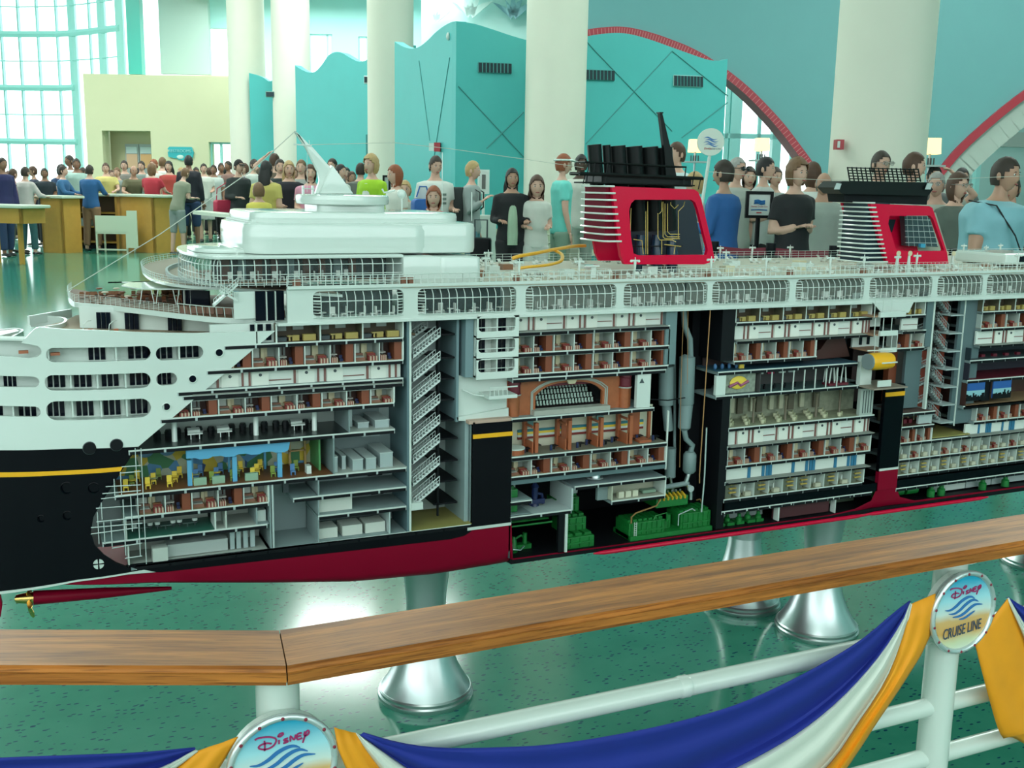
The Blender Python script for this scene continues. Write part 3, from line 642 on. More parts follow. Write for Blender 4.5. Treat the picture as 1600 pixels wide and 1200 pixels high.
proto('office', sh(M('office_brown', (.08, .06, .035), .6), BRN, M('office_side', (.12, .11, .07), .6)), [(B().box(.05, .35, .9, .95, .45, .95).box(.5, .75, .9, .95, .5, .95), 'window_blind', M('blind_grey', (.4, .47, .45), .6)), (B().box(.42, .58, .35, .5, .02, .3).box(.66, .95, .25, .5, .02, .34), 'sofa', M('mustard', (.42, .33, .09), .5)),
    (B().box(.3, .42, .3, .5, .24, .3).box(.34, .38, .38, .42, .02, .24), 'table', M('mustard2', (.45, .36, .12), .5)), (B().box(.04, .28, .3, .7, .02, .22), 'bed', DGR)])
proto('bunk', sh(M('crew_wall', (.42, .5, .44), .6), M('crew_floor', (.2, .2, .12), .6), WH2), [(B().box(.1, .4, .5, .9, .02, .2), 'bed', M('crew_bed', (.45, .47, .33), .6)), (B().box(.56, .62, .4, .5, .1, .55), 'tap_post', M('tap_white', (.7, .75, .7), .4)), (B().box(.5, .9, .15, .5, .02, .26), 'desk', M('desk_cream', (.5, .5, .38), .6))])
proto('bunk2', sh(M('crew_wall'), M('crew_floor'), WH2), [(B().box(.08, .6, .3, .9, .02, .9), 'locker', M('locker_olive', (.12, .14, .10), .6)), (B().box(.4, .85, .1, .25, .55, .62).box(.4, .85, .1, .25, .3, .37).box(.4, .85, .1, .25, .8, .87), 'bunk', M('bunk_mustard', (.5, .36, .08), .6))])
def row(x0, x1, z0, z1, seq, dep=.11, n=None, hh=.94):
    dep = dep*(.48 if x0 < 1.1 else .38)
    n = n or len(seq); w_ = (x1-x0)/n
    for k in range(n): put(seq[k % len(seq)], x0+k*w_, z0, w_, (z1-z0)*hh, dep)
    sbox('partition', x1-.002, x1+.0015, z0, z1-.008, 0, dep, WH2)
TRIM = M('door_trim_red', (.20, .085, .07), .5)
def corridor(x0, x1, z0, z1, unit=.16, y=.02, c=None, phase=0):
    """white corridor wall: panels, doors with portholes, red-brown trims"""
    h_ = z1-z0-.009
    wl = sb(B().box(0, x1-x0, 0, .006, 0, h_), 'corridor_wall', M('corridor_white', (.66, .72, .66), .5)); wl.matrix_basis = Matrix.Translation(V((x0, Y0+y, z0))-SO)
    B().box(0, x1-x0, -.025, 0, 0, .002).build('corridor_carpet', M('carpet_grey', (.25, .27, .24), .8), wl)
    x = -phase*unit
    while x < x1-x0:
        for k, (a, b_) in enumerate(((.0, .03), (.52, .55), (.84, .865), (.93, .955))):
            p, q = x+a*unit, x+(b_+(.03 if c else 0))*unit
            if p > 0 and q < x1-x0: B().box(p, q, -.003, 0, 0, h_).build('trim_post', TRIM if c is None else c, wl)
        if c is None:
            p, q = x+.06*unit, x+.49*unit
            if p > 0 and q < x1-x0: B().box(p, q, -.002, 0, h_*.42, h_*.47).build('handrail', TRIM, wl)
            for a in (.58, .97):
                p, q = x+a*unit, x+(a+.22)*unit
                if p > 0 and q < x1-x0:
                    d = B().box(p, q, -.0035, 0, 0, h_*.96).build('door', M('door_cream', (.72, .76, .68), .5), wl)
                    B().lathe([(.0035, -.0045), (.0035, .001)], ((p+q)/2, -.004, h_*.76), 10, 'y').build('porthole', DGR, d)
        x += unit*1.0 if c is None else unit
    return wl
# ================= zone A: left of the stairwell =================
XL = lambda y: SX(y[0], y[1])
xr = SX(630, 550)            # right limit of upper rows
ddouble_x = None
# r0 officers
for z, xl, xr_ in ((1.040, SX(350, 540), xr), (.989, SX(345, 560)-.03, xr), (.9375, SX(300, 600)-.02, xr), (.8915, SX(250, 650), SX(616, 640)), (.829, SX(200, 690), SX(617, 690)), (.736, SX(178, 755), SX(635, 740)), (.688, SX(195, 805), SX(420, 790)), (.638, SX(160, 850), SX(418, 830)), (.5795, SX(212, 888), SX(735, 830))):
    deck(xl, xr_, z)
deck(SX(300, 600)-.03, xr, .9375+.0095)
row(SX(431, 530), xr, 1.040, 1.085, ['office', 'office', 'office'], n=3)
sbox('partition', SX(400, 520), SX(402, 520), 1.04, 1.085, 0, .1, WH2)
sbox('veranda_wall', SX(330, 510), SX(432, 510), 1.04, 1.082, .02, .03, WH2)
for x in (393, 405, 418): sbox('window_pane', SX(x, 512), SX(x+8, 512), 1.045, 1.08, .015, .021, DKW)
row(SX(352, 560), xr, .989, 1.040, ['dark', 'light', 'dark', 'light', 'dark', 'light', 'dark'], n=7)
corridor(SX(300, 600), xr, .9375, .989, unit=.165, phase=.2)
row(SX(255, 635), SX(616, 620), .8915, .9375, ['light', 'dark'], n=9, hh=.75)
# r4 lounge
LB = M('lounge_black', (.012, .016, .018), .25); LW = M('lounge_wall', (.42, .5, .46), .6)
x0, x1 = SX(215, 690), SX(545, 680); zf = .829
sbox('lounge_floor', x0, x1, zf, zf+.002, .0, .13, LB); sbox('lounge_wall', x0, x1, zf, .885, .125, .133, LW)
for x in (276, 406, 499): 
    X = SX(x, 665); p = sb(B().lathe([(.0075, 0), (.006, .002), (.006, .054), (.008, .056)], (X, Y0+.045, zf), 12), 'lounge_column', WHT, True)
for x, y_ in ((310, .05), (357, .05), (476, .06)):
    X = SX(x, 675); o = sb(B().obox((X-.016, Y0+y_, zf+.012), (.032, 0, 0), (.004, .022, 0), (0, 0, .003)).box(X-.01, X-.008, Y0+y_, Y0+y_+.002, zf, zf+.012).box(X+.008, X+.01, Y0+y_, Y0+y_+.002, zf, zf+.012), 'white_piano', WHT)
    sb(B().obox((X-.014, Y0+y_+.012, zf+.015), (.026, 0, 0), (0, .014, .003), (0, -.002, .005)), 'piano_lid', WHT)
for k in range(16):
    X = x0+.05+(x1-x0-.08)*k/16+random.uniform(-.005, .005); yy = random.choice((.095, .085, .105))
    sb(B().lathe([(.007, 0), (.0085, .012), (.006, .018)], (X, Y0+yy, zf), 8), 'armchair', LB)
for x in (418, 440, 490, 300):
    X = SX(x, 650); sb(B().ell((X, Y0+.122, zf+.043), .012, .002, .009), 'wall_motif', LB)
KIT = M('kitchen_steel', (.38, .46, .46), .4, metal=.2)
def room(x0, x1, z0, z1, dep, wallm, floorm, name='room'):
    r = sb(B().mat(0).box(x0, x1, Y0+dep-.004, Y0+dep, z0, z1).box(x0, x0+.003, Y0, Y0+dep, z0, z1).mat(1).box(x0, x1, Y0+.0005, Y0+dep, z0, z0+.002), name, [wallm, floorm]); return r
KF = M('kitchen_floor', (.38, .42, .38), .5)
room(SX(545, 680), SX(617, 670), .829, .885, .125, GRY, KF, 'galley')
def unit(x0, x1, y0, y1, z0, h_, mat, name='counter', top=None):
    o = sb(B().box(x0, x1, Y0+y0, Y0+y1, z0, z0+h_), name, mat); 
    if top: sbox(name+'_top', x0-.001, x1+.001, z0+h_, z0+h_+.0015, y0-.001, y1+.001, top)
    return o
LS = M('galley_top', (.5, .58, .56), .3)
unit(SX(565, 660), SX(582, 660), .03, .11, .831, .012, KIT, 'galley_counter', LS); unit(SX(590, 660), SX(612, 660), .02, .11, .831, .017, KIT, 'galley_counter', LS); unit(SX(548, 660), SX(560, 660), .05, .06, .831, .05, KIT, 'galley_cabinet')
# r5 colourful restaurant
zf = .736; x0, x1 = SX(185, 745), SX(520, 735)
sbox('restaurant_floor', x0, x1, zf, zf+.002, 0, .13, M('restaurant_floor', (.16, .06, .02), .5)); 
mw = M('mural', (.3, .4, .2), .6); nt = mw.node_tree; bs = nt.nodes['Principled BSDF']
tc = nt.nodes.new('ShaderNodeTexCoord'); vo = nt.nodes.new('ShaderNodeTexVoronoi'); vo.inputs['Scale'].default_value = 42; nt.links.new(tc.outputs['Object'], vo.inputs[0])
cr = nt.nodes.new('ShaderNodeValToRGB'); cr.color_ramp.interpolation = 'CONSTANT'; e = cr.color_ramp.elements
for i, (p, c) in enumerate([(0, (.42, .45, .3)), (.3, (.08, .24, .42)), (.45, (.55, .42, .04)), (.62, (.05, .2, .08)), (.75, (.42, .48, .36)), (.88, (.02, .06, .16))]):
    el = e[i] if i < 2 else e.new(p); el.position = p; el.color = (*c, 1)
sp = nt.nodes.new('ShaderNodeSeparateColor'); nt.links.new(vo.outputs['Color'], sp.inputs[0]); nt.links.new(sp.outputs[0], cr.inputs[0]); nt.links.new(cr.outputs[0], bs.inputs['Base Color'])
sbox('mural_wall', x0, x1, zf, .82, .12, .13, mw)
SKY = M('pergola_blue', (.10, .36, .58), .45)
for k, x in enumerate((298, 369, 440)): sbox('pergola_post', SX(x-3.5, 740), SX(x+3.5, 740), zf, zf+.058, .015, .022, SKY)
b = B(); X0, X1 = SX(292, 715), SX(452, 708)
pts = [(X0+(X1-X0)*t/24, .802+.0 - (.004 if (t//3) % 2 else 0)) for t in range(25)]
b.prism([(X0, Y0+.008, .818), (X1+.004, Y0+.008, .818)]+[(p[0], Y0+.008, p[1]-.002) for p in pts[::-1]], (0, .012, 0)); sb(b, 'pergola_beam', SKY)
sbox('pergola_roof', X0+.01, X1-.01, .81, .814, .02, .1, SKY)
for k in range(3): sbox('pergola_post', X0+.02+k*.08, X0+.025+k*.08, zf, .81, .095, .1, SKY)
for k in range(26):
    X = x0+.01+(x1-x0-.07)*k/26; yy = (.02, .05, .085)[k % 3]; c = random.choice((YEL, YEL, M('chair_green', (.2, .28, .05), .5), M('chair_blue', (.08, .2, .4), .5)))
    sb(B().box(X, X+.010, Y0+yy, Y0+yy+.01, zf+.009, zf+.012).box(X, X+.010, Y0+yy+.009, Y0+yy+.011, zf+.012, zf+.026).box(X, X+.0015, Y0+yy, Y0+yy+.01, zf, zf+.009).box(X+.0085, X+.01, Y0+yy, Y0+yy+.01, zf, zf+.009), 'dining_chair', c)
for k in range(8):
    X = x0+.03+(x1-x0-.1)*k/8; sb(B().lathe([(.0015, 0), (.0015, .014), (.010, .0145), (.010, .016)], (X, Y0+.06, zf), 10), 'dining_table', M('cloth_green', (.3, .36, .2), .6) if k % 2 else YEL)
for x in (314, 343, 395): sbox('striped_sofa', SX(x-10, 745), SX(x+10, 745), zf+.002, zf+.018, .012, .02, M('chair_teal', (.25, .4, .28), .5))
for x, z in ((236, .795), (272, .795), (385, .80)): sb(B().ell((SX(x, 720), Y0+.119, z), .017, .002, .013, 14), 'mural_motif', M('motif_blue', (.12, .28, .42), .5))
fr = sb(B().box(SX(468, 715), SX(471, 715), Y0+.105, Y0+.112, zf, .815).box(SX(493, 715), SX(496, 715), Y0+.105, Y0+.112, zf, .815).box(SX(468, 715), SX(496, 715), Y0+.105, Y0+.112, .805, .815).box(SX(468, 715), SX(496, 715), Y0+.105, Y0+.112, .77, .773), 'doorway_frame', M('frame_tan', (.45, .3, .12), .5))
sbox('host_stand', SX(483, 740), SX(490, 740), zf, zf+.02, .02, .04, WH2)
sbox('painted_wall', SX(505, 725), SX(508, 725), zf, .82, .04, .12, M('leaf_mural', (.08, .3, .1), .6))
room(SX(521, 735), SX(636, 725), .736, .823, .13, GRY, KF, 'galley')
for x0_, x1_, h_, yf in ((524, 533, .035, .01), (540, 550, .03, .03), (553, 580, .025, .01), (574, 600, .025, .01), (597, 630, .033, .015)):
    a = SX(x0_, 730); c = SX(x1_, 730); unit(a+.0, a+(c-a)*.6, yf, .11, .738, h_, KIT, 'galley_counter', LS)
sbox('galley_hood', SX(583, 700), SX(612, 700), .795, .82, .09, .12, KIT)
# r6 cabins and grey rooms
row(SX(215, 790), SX(420, 775), .688, .736, ['light', 'dark'], n=5)
sbox('partition', SX(424, 760), SX(427, 760), .58, .73, 0, .12, LGR)
SG = M('store_grey', (.24, .31, .31), .6)
room(SX(421, 790), SX(497, 790), .5795, .731, .12, SG, SG, 'machinery_trunk')
deck(SX(458, 785), SX(635, 768), .690, slots=True)
room(SX(497, 770), SX(635, 755), .690, .730, .11, SG, SG, 'store_room'); sbox('dark_opening', SX(595, 750), SX(618, 750), .695, .728, .10, .106, BKM)
sbox('pillar', SX(450, 770), SX(459, 770), .69, .73, .05, .06, DGR)
deck(SX(497, 815), SX(635, 800), .643); room(SX(497, 800), SX(635, 785), .643, .684, .11, SG, SG, 'store_room'); sbox('white_block', SX(499, 800), SX(554, 795), .645, .677, .02, .05, M('block_white', (.6, .64, .58), .5))
sbox('dark_opening', SX(600, 795), SX(620, 795), .648, .68, .10, .106, BKM)
room(SX(497, 850), SX(635, 835), .5795, .637, .11, SG, SG, 'store_room')
for x in (500, 539, 575): sbox('storage_tank', SX(x, 830), SX(x+31, 828), .582, .606, .02, .07, M('block_white'))
sbox('pillar', SX(608, 820), SX(610, 820), .582, .634, .0, .1, LGR); sbox('dark_opening', SX(612, 820), SX(630, 820), .59, .63, .10, .106, BKM)
# r7 crew mess
x0, x1 = SX(195, 810), SX(335, 805); MW = M('mess_wall', (.48, .53, .48), .6); MF = M('mess_floor', (.03, .14, .10), .4)
room(x0, x1, .638, .68, .10, MW, MF, 'crew_mess'); room(x1, SX(352, 805), .638, .68, .06, WH2, KF, 'closet'); room(SX(352, 805), SX(400, 800), .638, .68, .10, MW, KF, 'crew_room'); room(SX(400, 800), SX(420, 795), .638, .68, .10, SG, SG, 'crew_room')
for k, x in enumerate((225, 262, 297)):
    X = SX(x, 822); sb(B().box(X-.011, X+.011, Y0+.03, Y0+.055, .650, .652).box(X-.001, X+.001, Y0+.04, Y0+.044, .638, .65), 'mess_table', M('table_dark', (.05, .09, .08), .4))
    for s in (-1, 1):
        c = sb(B().lathe([(.001, 0), (.001, .008), (.0055, .009), (.0055, .011)], (X+s*.016, Y0+.045, .638), 8), 'stool', DGR); sb(B().lathe([(.0058, 0), (.0058, .006)], (X+s*.016, Y0+.045, .651), 8), 'stool_back', WH2)
sbox('locker', SX(402, 805), SX(418, 800), .64, .665, .02, .06, WH2)
room(SX(200, 870), SX(418, 850), .5795, .631, .10, MW, KF, 'laundry')
sbox('laundry_wall', SX(238, 855), SX(262, 855), .581, .612, .0, .03, M('mess_wall')); sbox('steel_table', SX(263, 850), SX(358, 845), .583, .61, .02, .06, M('panel_pale', (.4, .45, .43), .5))
for x in (362, 372, 383, 394): sbox('locker_door', SX(x, 845), SX(x+7, 845), .583, .622, .02, .03, KIT)
# tweendeck framing visible where the shell is cut (bow-side lattice)
b = B()
LAT = M('lattice_white', (.5, .57, .55), .4)
for (p, q) in (((150, 815), (220, 808)), ((142, 824), (222, 817)), ((142, 834), (215, 824)), ((160, 771), (220, 766)), ((165, 760), (220, 757)), ((150, 794), (220, 789)), ((187, 739), (220, 736)), ((190, 729), (220, 727)), ((158, 779), (220, 772)), ((175, 856), (222, 848)), ((195, 872), (222, 868))):
    o = sb(B().tube([(PY(*p).x, Y0-.002, PY(*p).z), (PY(*q).x, Y0-.002, PY(*q).z)], .0012, 5), 'frame_rail', LAT)
for x, y0, y1 in ((188, 737, 775), (178, 748, 775), (192, 780, 868), (204, 775, 830), (211, 700, 870), (173, 812, 854), (158, 785, 812), (152, 800, 850), (220, 700, 882), (162, 815, 850)):
    sb(B().tube([(SX(x, y0), Y0-.002, SZ(x, y0)), (SX(x, y0), Y0-.002, SZ(x, y1))], .0011, 5), 'frame_post', LAT)
# ================= zone B: stairwell =================
x0, x1 = SX(643, 680), SX(737, 700); WST = M('stairwell_wall', (.36, .44, .42), .6)
sbox('stairwell_wall', x0, xa, .5795, 1.085, .15, .156, WST); sbox('stairwell_wall', xa-.012, xa-.002, .5795, .83, .02, .15, M('panel_light', (.28, .38, .38), .5))
sbox('stairwell_wall', SX(718, 560), SX(722, 560), .83, 1.085, .02, .15, M('panel_blue_grey'))
sbox('stair_floor', x0, xa, .5795, .5815, 0, .15, OLV)
STL = M('stair_plastic', (.55, .62, .60), .25)
def flight(xa_, za, xb_, zb, y0, wd, n_, mat, rail=True):
    r = empty('stair_flight'); r.parent = ship; r.location = V((0, 0, 0))-SO
    for k in range(n_):
        x = xa_+(xb_-xa_)*k/n_; z = za+(zb-za)*(k+1)/n_; B().box(min(x, x+(xb_-xa_)/n_), max(x, x+(xb_-xa_)/n_), Y0+y0, Y0+y0+wd, z-.004, z).build('step', mat, r)
    for yy in (y0, y0+wd):
        b = B(); b.tube([(xa_, Y0+yy, za+.018), (xb_, Y0+yy, zb+.018)], .0012, 5); b.tube([(xa_, Y0+yy, za-.002), (xb_, Y0+yy, zb-.002)], .0016, 5); b.tube([(xa_, Y0+yy, za+.009), (xb_, Y0+yy, zb+.009)], .0007, 4)
        for k in range(n_+1): x = xa_+(xb_-xa_)*k/n_; z = za+(zb-za)*k/n_; b.tube([(x, Y0+yy, z-.003), (x, Y0+yy, z+.018)], .0008, 4)
        b.build('banister', mat, r)
    b = B(); b.prism([(xa_, Y0+y0, za-.004), (xb_, Y0+y0, zb-.004), (xb_, Y0+y0, zb-.001), (xa_, Y0+y0, za-.001)], (0, wd, 0)); b.build('stringer', M('stringer_grey', (.35, .42, .42), .4), r)
    return r
lv = [.631, .686, .736, .79, .835, .885, .935, .985, 1.04]
xm = SX(690, 600)
for i, z in enumerate(lv):
    sbox('landing', xm-.006, SX(722, 650)+.002, z-.004, z, .03, .15, BKM); sbox('landing', x0, x0+.03, z-.004, z, .06, .15, M('landing_brown', (.2, .12, .06), .6))
    if i: 
        flight(x0+.008, lv[i]-.047, xm, lv[i], .01, .03, 9, STL)
        flight(x0+.004, lv[i]-.028, xm-.008, lv[i]+.012, .075, .03, 8, STL) if i < 9 else None
    sbox('red_panel', x0, x0+.02, z+.012, z+.036, .10, .149, M('stair_red', (.35, .07, .04), .5))
sbox('stair_post', xm+.002, xm+.006, .60, 1.085, .03, .036, BKM); sbox('stair_post', SX(711, 650), SX(713, 650), .60, 1.085, .12, .13, BKM)
sbox('storage_tank', x0, SX(661, 775), .631, .648, .0, .04, WH2)
# ================= zone C =================
xc0, xc1 = SX(801, 560), 1.472
for z in (1.0405, .990, .9385): deck(xc0 if z < 1.03 else xc0+.0, xc1 if z < 1.0 else xc1, z)
deck(xc0, xc1-.006, .928)
corridor(xc0+.005, SX(1041, 500), 1.0405, 1.085, unit=.139, phase=.55, y=.015)
sbox('grey_panel', SX(1041, 500), SX(1058, 500), .94, 1.085, .0, .03, M('panel_pale_blue', (.14, .22, .23), .5))
row(xc0, xc1, .990, 1.0405, ['light', 'dark', 'light', 'dark', 'light', 'dark', 'light', 'dark'], n=8, hh=.82)
row(xc0, xc1, .9385, .990, ['light', 'dark', 'light', 'dark', 'light', 'dark', 'light', 'dark'], n=8, hh=.82)
# theatre
TW = M('theatre_wood', (.34, .10, .035), .45, var=.25, vs=60); zt0, zt1 = .831, .920; xt0, xt1 = xc0, SX(995, 620)
PR = M('proscenium', (.36, .38, .33), .4)
ax0, ax1 = SX(838, 630), SX(957, 625); axz = .915
def arch_path(i): 
    w0, w1 = ax0+i, ax1-i; top_ = axz-i*.8; pts = [(w0, zt0)]
    for k in range(13):
        t = k/12; x = w0+(w1-w0)*t; z = top_-.028*(abs(2*t-1)**3.2)
        pts.append((x, z))
    return pts+[(w1, zt0)]
sb(sheet(B(), [(xt0, zt0), (xt0, zt1), (xt1, zt1), (xt1, zt0)], [[(p[0], p[1] if 0 < j < 14 else zt0+.004) for j, p in enumerate(arch_path(.012))]], lambda u, v, t: (u, Y0+.03+t, v), .01, .03), 'theatre_wall', TW)
for i in (0, .004, .008): sb(B().tube([(x, Y0+.028+i*.6, z) for x, z in arch_path(i)], .0022, 6), 'proscenium_moulding', PR)
sbox('stage_sill', ax0, ax1, zt0, zt0+.012, .01, .04, PR); sbox('curtain_pelmet', ax0+.01, ax1-.01, .896, .915, .042, .046, MAR)
sbox('auditorium_back', ax0, ax1, zt0, .915, .19, .195, M('auditorium_dark', (.03, .03, .03), .6))
st = B().box(-.0024, .0024, .003, .005, 0, .011).box(-.0020, .0020, 0, .005, 0, .004).build('theatre_seat', M('seat_green', (.38, .50, .44), .5)); first = True
for rw in range(7):
    for k in range(19):
        o = st if first else st.copy()
        if not first: COL.objects.link(o)
        first = False; o.parent = ship; o.location = V((ax0+.02+(ax1-ax0-.04)*(k+.5*(rw % 2))/19, Y0+.05+.016*rw, zt0+.016+.0105*rw))-SO
for rw in range(7): sbox('seat_riser', ax0+.012, ax1-.012, zt0, zt0+.0155+.0105*rw, .049+.016*rw, .065+.016*rw, M('riser_dark', (.008, .006, .006), .8, spec=.1))
for x in (811, 985): 
    X = SX(x, 610); b = B(); b.lathe([(.014, 0), (.014, .055)], (X, Y0+.03, zt0), 14); sb(b, 'theatre_pilaster', TW, True)
    sb(B().lathe([(.016, 0), (.017, .004), (.015, .006), (.015, .026), (.017, .028), (.016, .034)], (X, Y0+.028, .883), 14), 'theatre_box', MAR, True); sb(B().lathe([(.0175, 0), (.0175, .003)], (X, Y0+.028, .883), 14), 'gilt_band', PR)
sb(B().prism([(SX(892, 590), Y0+.02, .913), (SX(908, 590), Y0+.02, .913), (SX(905, 590), Y0+.02, .903), (SX(895, 590), Y0+.02, .903)], (0, .005, 0)), 'keystone', CRM)
sbox('white_panel', xt1, SX(1016, 620), .833, .920, .0, .012, WH2); sb(B().prism([(xt1+.006, Y0-.001, .897), (xt1+.02, Y0-.001, .897), (xt1+.013, Y0-.001, .909)], (0, .002, 0)), 'panel_motif', DGR)
deck(xc0, SX(1022, 640), .831); ddz = .736
# striped restaurant
deck(xc0, 1.480, .7355+.0); x0, x1 = xc0, 1.478; zf = .7355
room(x0, x1, zf, .822, .078, M('diner_wall', (.62, .62, .48), .6), M('diner_floor', (.16, .15, .11), .5), 'diner')
for z, c in ((.760, SOFA), (.766, WH2), (.772, YEL), (.778, M('stripe_teal', (.03, .2, .25), .5))): sbox('wall_stripe', x0+.05, x1-.03, z, z+.006, .068, .075, c)
DW = M('diner_wood', (.36, .10, .04), .45)
for k in range(4):
    X = SX((835, 887, 937, 983)[k], 690); 
    for yy, xx in ((.012, .008), (.052, -.004)): sbox('diner_pillar', X+xx, X+xx+.009, zf, .822 if yy > .04 else .812, yy, yy+.012, DW)
    sbox('diner_lattice', X+.0, X+.003, zf, zf+.03, .012, .055, DW); sbox('diner_lattice', X, X+.003, .80, .806, .012, .055, DW)
sbox('diner_pillar', SX(1028, 690), SX(1032, 690), zf, .82, .05, .058, DW)
for k in range(4): X = x0+.07+k*.1; sbox('wall_panel', X, X+.03, zf, .822, .066, .069, DW) if k in (1, 3) else sbox('picture', X, X+.02, .79, .812, .064, .068, M('picture_teal', (.15, .3, .3), .4))
for k in range(11):
    X = x0+.05+k*.037; yy = (.022, .042)[k % 2]; sb(B().box(X, X+.016, Y0+yy, Y0+yy+.016, zf+.011, zf+.013).box(X+.006, X+.009, Y0+yy+.006, Y0+yy+.009, zf, zf+.011), 'diner_table', BKM)
    sbox('diner_chair', X-.007, X-.001, zf+.002, zf+.016, yy, yy+.003, NAV)
b = B(); b.lathe([(.026, 0), (.026, .014)], (x0+.022, Y0+.03, zf), 16); sb(b, 'service_bar', DW); sb(B().lathe([(.027, 0), (.027, .003)], (x0+.022, Y0+.03, zf+.014), 16), 'bar_top', WH2)
sbox('bench', x1-.075, x1-.04, zf, zf+.008, .01, .06, DW)
row(x0, x1, .686, .7355, ['light', 'dark', 'light', 'dark', 'light', 'dark', 'light', 'dark'], n=8, hh=.8); deck(x0, x1, .686)
# double bottom duct slanting grey slab
sb(B().box(x0, 1.478, Y0, Y0+.14, .666, .678), 'duct_deck', M('duct_grey', (.10, .16, .17), .4)); sb(B().prism([(1.478, Y0, .662), (1.4805, Y0-.001, .665), (1.4815, Y0-.001, .818), (1.479, Y0, .82), (1.478, Y0, .82)], (0, .004, 0)), 'frame_edge', WH2)
# ================= engine room =================
x0 = xc0
ez = .475
deck(x0, SX(892, 830), .585-.0, dep=.08, slots=True); sbox('machinery_room', x0, SX(831, 800), .585, .66, .0, .0, GRY) if False else None
for z0, z1 in ((.588, .62), (.625, .66)):
    room(x0, SX(830, 800), z0, z1, .10, LGR, GRY, 'machinery_room'); sbox('green_machine', x0+.002, x0+.03, z0+.002, z1-.012, .02, .07, GRN, bevel=.002); sbox('green_machine', x0+.012, x0+.024, z1-.012, z1-.006, .03, .06, GRN)
deck(x0, SX(831, 795), .623, dep=.1)
# pump deck: open U with slanted grey slab
sbox('machinery_flat', SX(831, 820), SX(893, 815), .583, .587, .0, .10, LGR); sbox('flat_side', SX(892, 800), SX(895, 800), .583, .64, .0, .12, LGR)
b = B(); X = SX(852, 780)
b.lathe([(.012, 0), (.008, .01), (.008, .045), (.011, .05), (.004, .06)], (X, Y0+.06, .587), 12); b.box(X-.02, X+.024, Y0+.05, Y0+.07, .594, .606); b.tube([(X, Y0+.06, .62), (X+.02, Y0+.06, .615), (X+.024, Y0+.06, .59)], .004, 8); sb(b, 'blue_pump', NAV, True)
# control room box and sloped roof
cx0, cx1 = SX(955, 790), SX(1039, 775)
room(cx0, cx1, .594, .638, .06, M('control_cream', (.5, .52, .40), .6), M('control_floor', (.35, .35, .28), .6), 'control_room'); 
sbox('control_room_wall', cx1-.002, cx1+.002, .592, .642, .0, .06, WH2); deck(SX(897, 790), cx1, .644, dep=.10, mat=M('roof_grey', (.25, .32, .33), .5)); deck(cx0, cx1, .594, dep=.06)
sbox('control_side', cx0-.03, cx0, .594, .64, .02, .03, GRY); sbox('duct_panel', SX(897, 800), SX(925, 800), .6, .64, .08, .09, LGR)
for x in (970, 981, 992): sbox('console_cabinet', SX(x, 795), SX(x+8, 795), .596, .612, .012, .025, M('console_cream', (.62, .62, .48), .5))
for x in (975, 983, 991, 1012): sbox('gauge', SX(x, 782), SX(x+5, 782), .622, .628, .052, .056, BKM)
sbox('console_desk', SX(1010, 795), SX(1030, 795), .598, .606, .02, .04, M('console_green', (.2, .3, .22), .5))
b = B(); X = SX(944, 755); b.lathe([(.018, 0), (.016, .003), (.016, .03)], (X, Y0+.05, .646), 20); sb(b, 'exhaust_trunk', ALU, True); b = B(); b.lathe([(.022, 0), (.022, .002)], (X, Y0+.05, .646), 20); sb(b, 'trunk_flange', LGR)
def machine(x0, x1, z0, z1, y0, y1, n_=6):
    r = sb(B().box(x0, x1, Y0+y0, Y0+y1, z0, z1), 'engine_block', GRN, bevel=.0015)
    for k in range(n_):
        X = x0+(x1-x0)*(k+.5)/n_; sbox('engine_rib', X-.0015, X+.0015, z0+.002, z1-.002, y0-.003, y0, GRN)
        sbox('engine_head', X-(x1-x0)/n_*.35, X+(x1-x0)/n_*.35, z1, z1+.006, y0+.01, y1-.01, GRN)
    sbox('engine_panel', x0+.004, x1-.004, (z0+z1)/2-.002, (z0+z1)/2+.002, y0-.004, y0, GRN)
gx0, gx1 = SX(889, 845), SX(933, 840)
machine(gx0, gx1, ez, .505, .015, .07, 3); machine(gx0, gx1-.006, .51, .545, .05, .10, 4); machine(gx0, gx1-.012, .552, .59, .08, .13, 3)
sb(B().box(SX(883, 820), SX(887, 820), Y0-.001, Y0+.01, ez, .582), 'frame_post', WH2); sb(B().box(SX(873, 820), SX(882, 820), Y0, Y0+.01, ez, .582), 'frame_post', BKM)
b = B(); b.lathe([(.01, 0), (.012, .01), (.008, .016), (.008, .03), (.004, .04)], (x0+.035, Y0+.05, ez), 12); b.lathe([(.008, 0), (.006, .02), (.006, .04)], (x0+.075, Y0+.07, ez), 10); b.box(x0+.02, x0+.09, Y0+.06, Y0+.08, ez, ez+.012); b.tube([(x0+.03, Y0+.05, ez+.03), (x0+.05, Y0+.04, ez+.045), (x0+.07, Y0+.07, ez+.03)], .003, 8); sb(b, 'green_pump', GRN, True)
b = B(); b.lathe([(.011, 0), (.011, .035), (.006, .04)], (x0+.008, Y0+.02, ez), 14); b.tube([(x0+.02, Y0+.02, ez+.018), (x0+.04, Y0+.02, ez+.014), (x0+.055, Y0+.03, ez+.02)], .0018, 8); sb(b, 'steel_tank', ALU, True)
sbox('pipe_rack', x0, SX(870, 815), .563, .57, .05, .12, GRN); b = B()
for k in range(5): b.tube([(x0, Y0+.02+.02*k, .553+.004*(k % 2)), (SX(868, 815), Y0+.02+.02*k, .553+.004*(k % 2))], .0025, 6)
sb(b, 'green_pipework', GRN, True)
ex0, ex1, ex2, ex3 = SX(989, 830), SX(1045, 825), SX(1070, 820), SX(1117, 812)
machine(ex0, ex1, ez, .520, .02, .09, 7); machine(ex2, ex3, ez, .528, .02, .09, 6); sbox('engine_bed', ex0, ex3, ez, ez+.012, .01, .10, GRN)
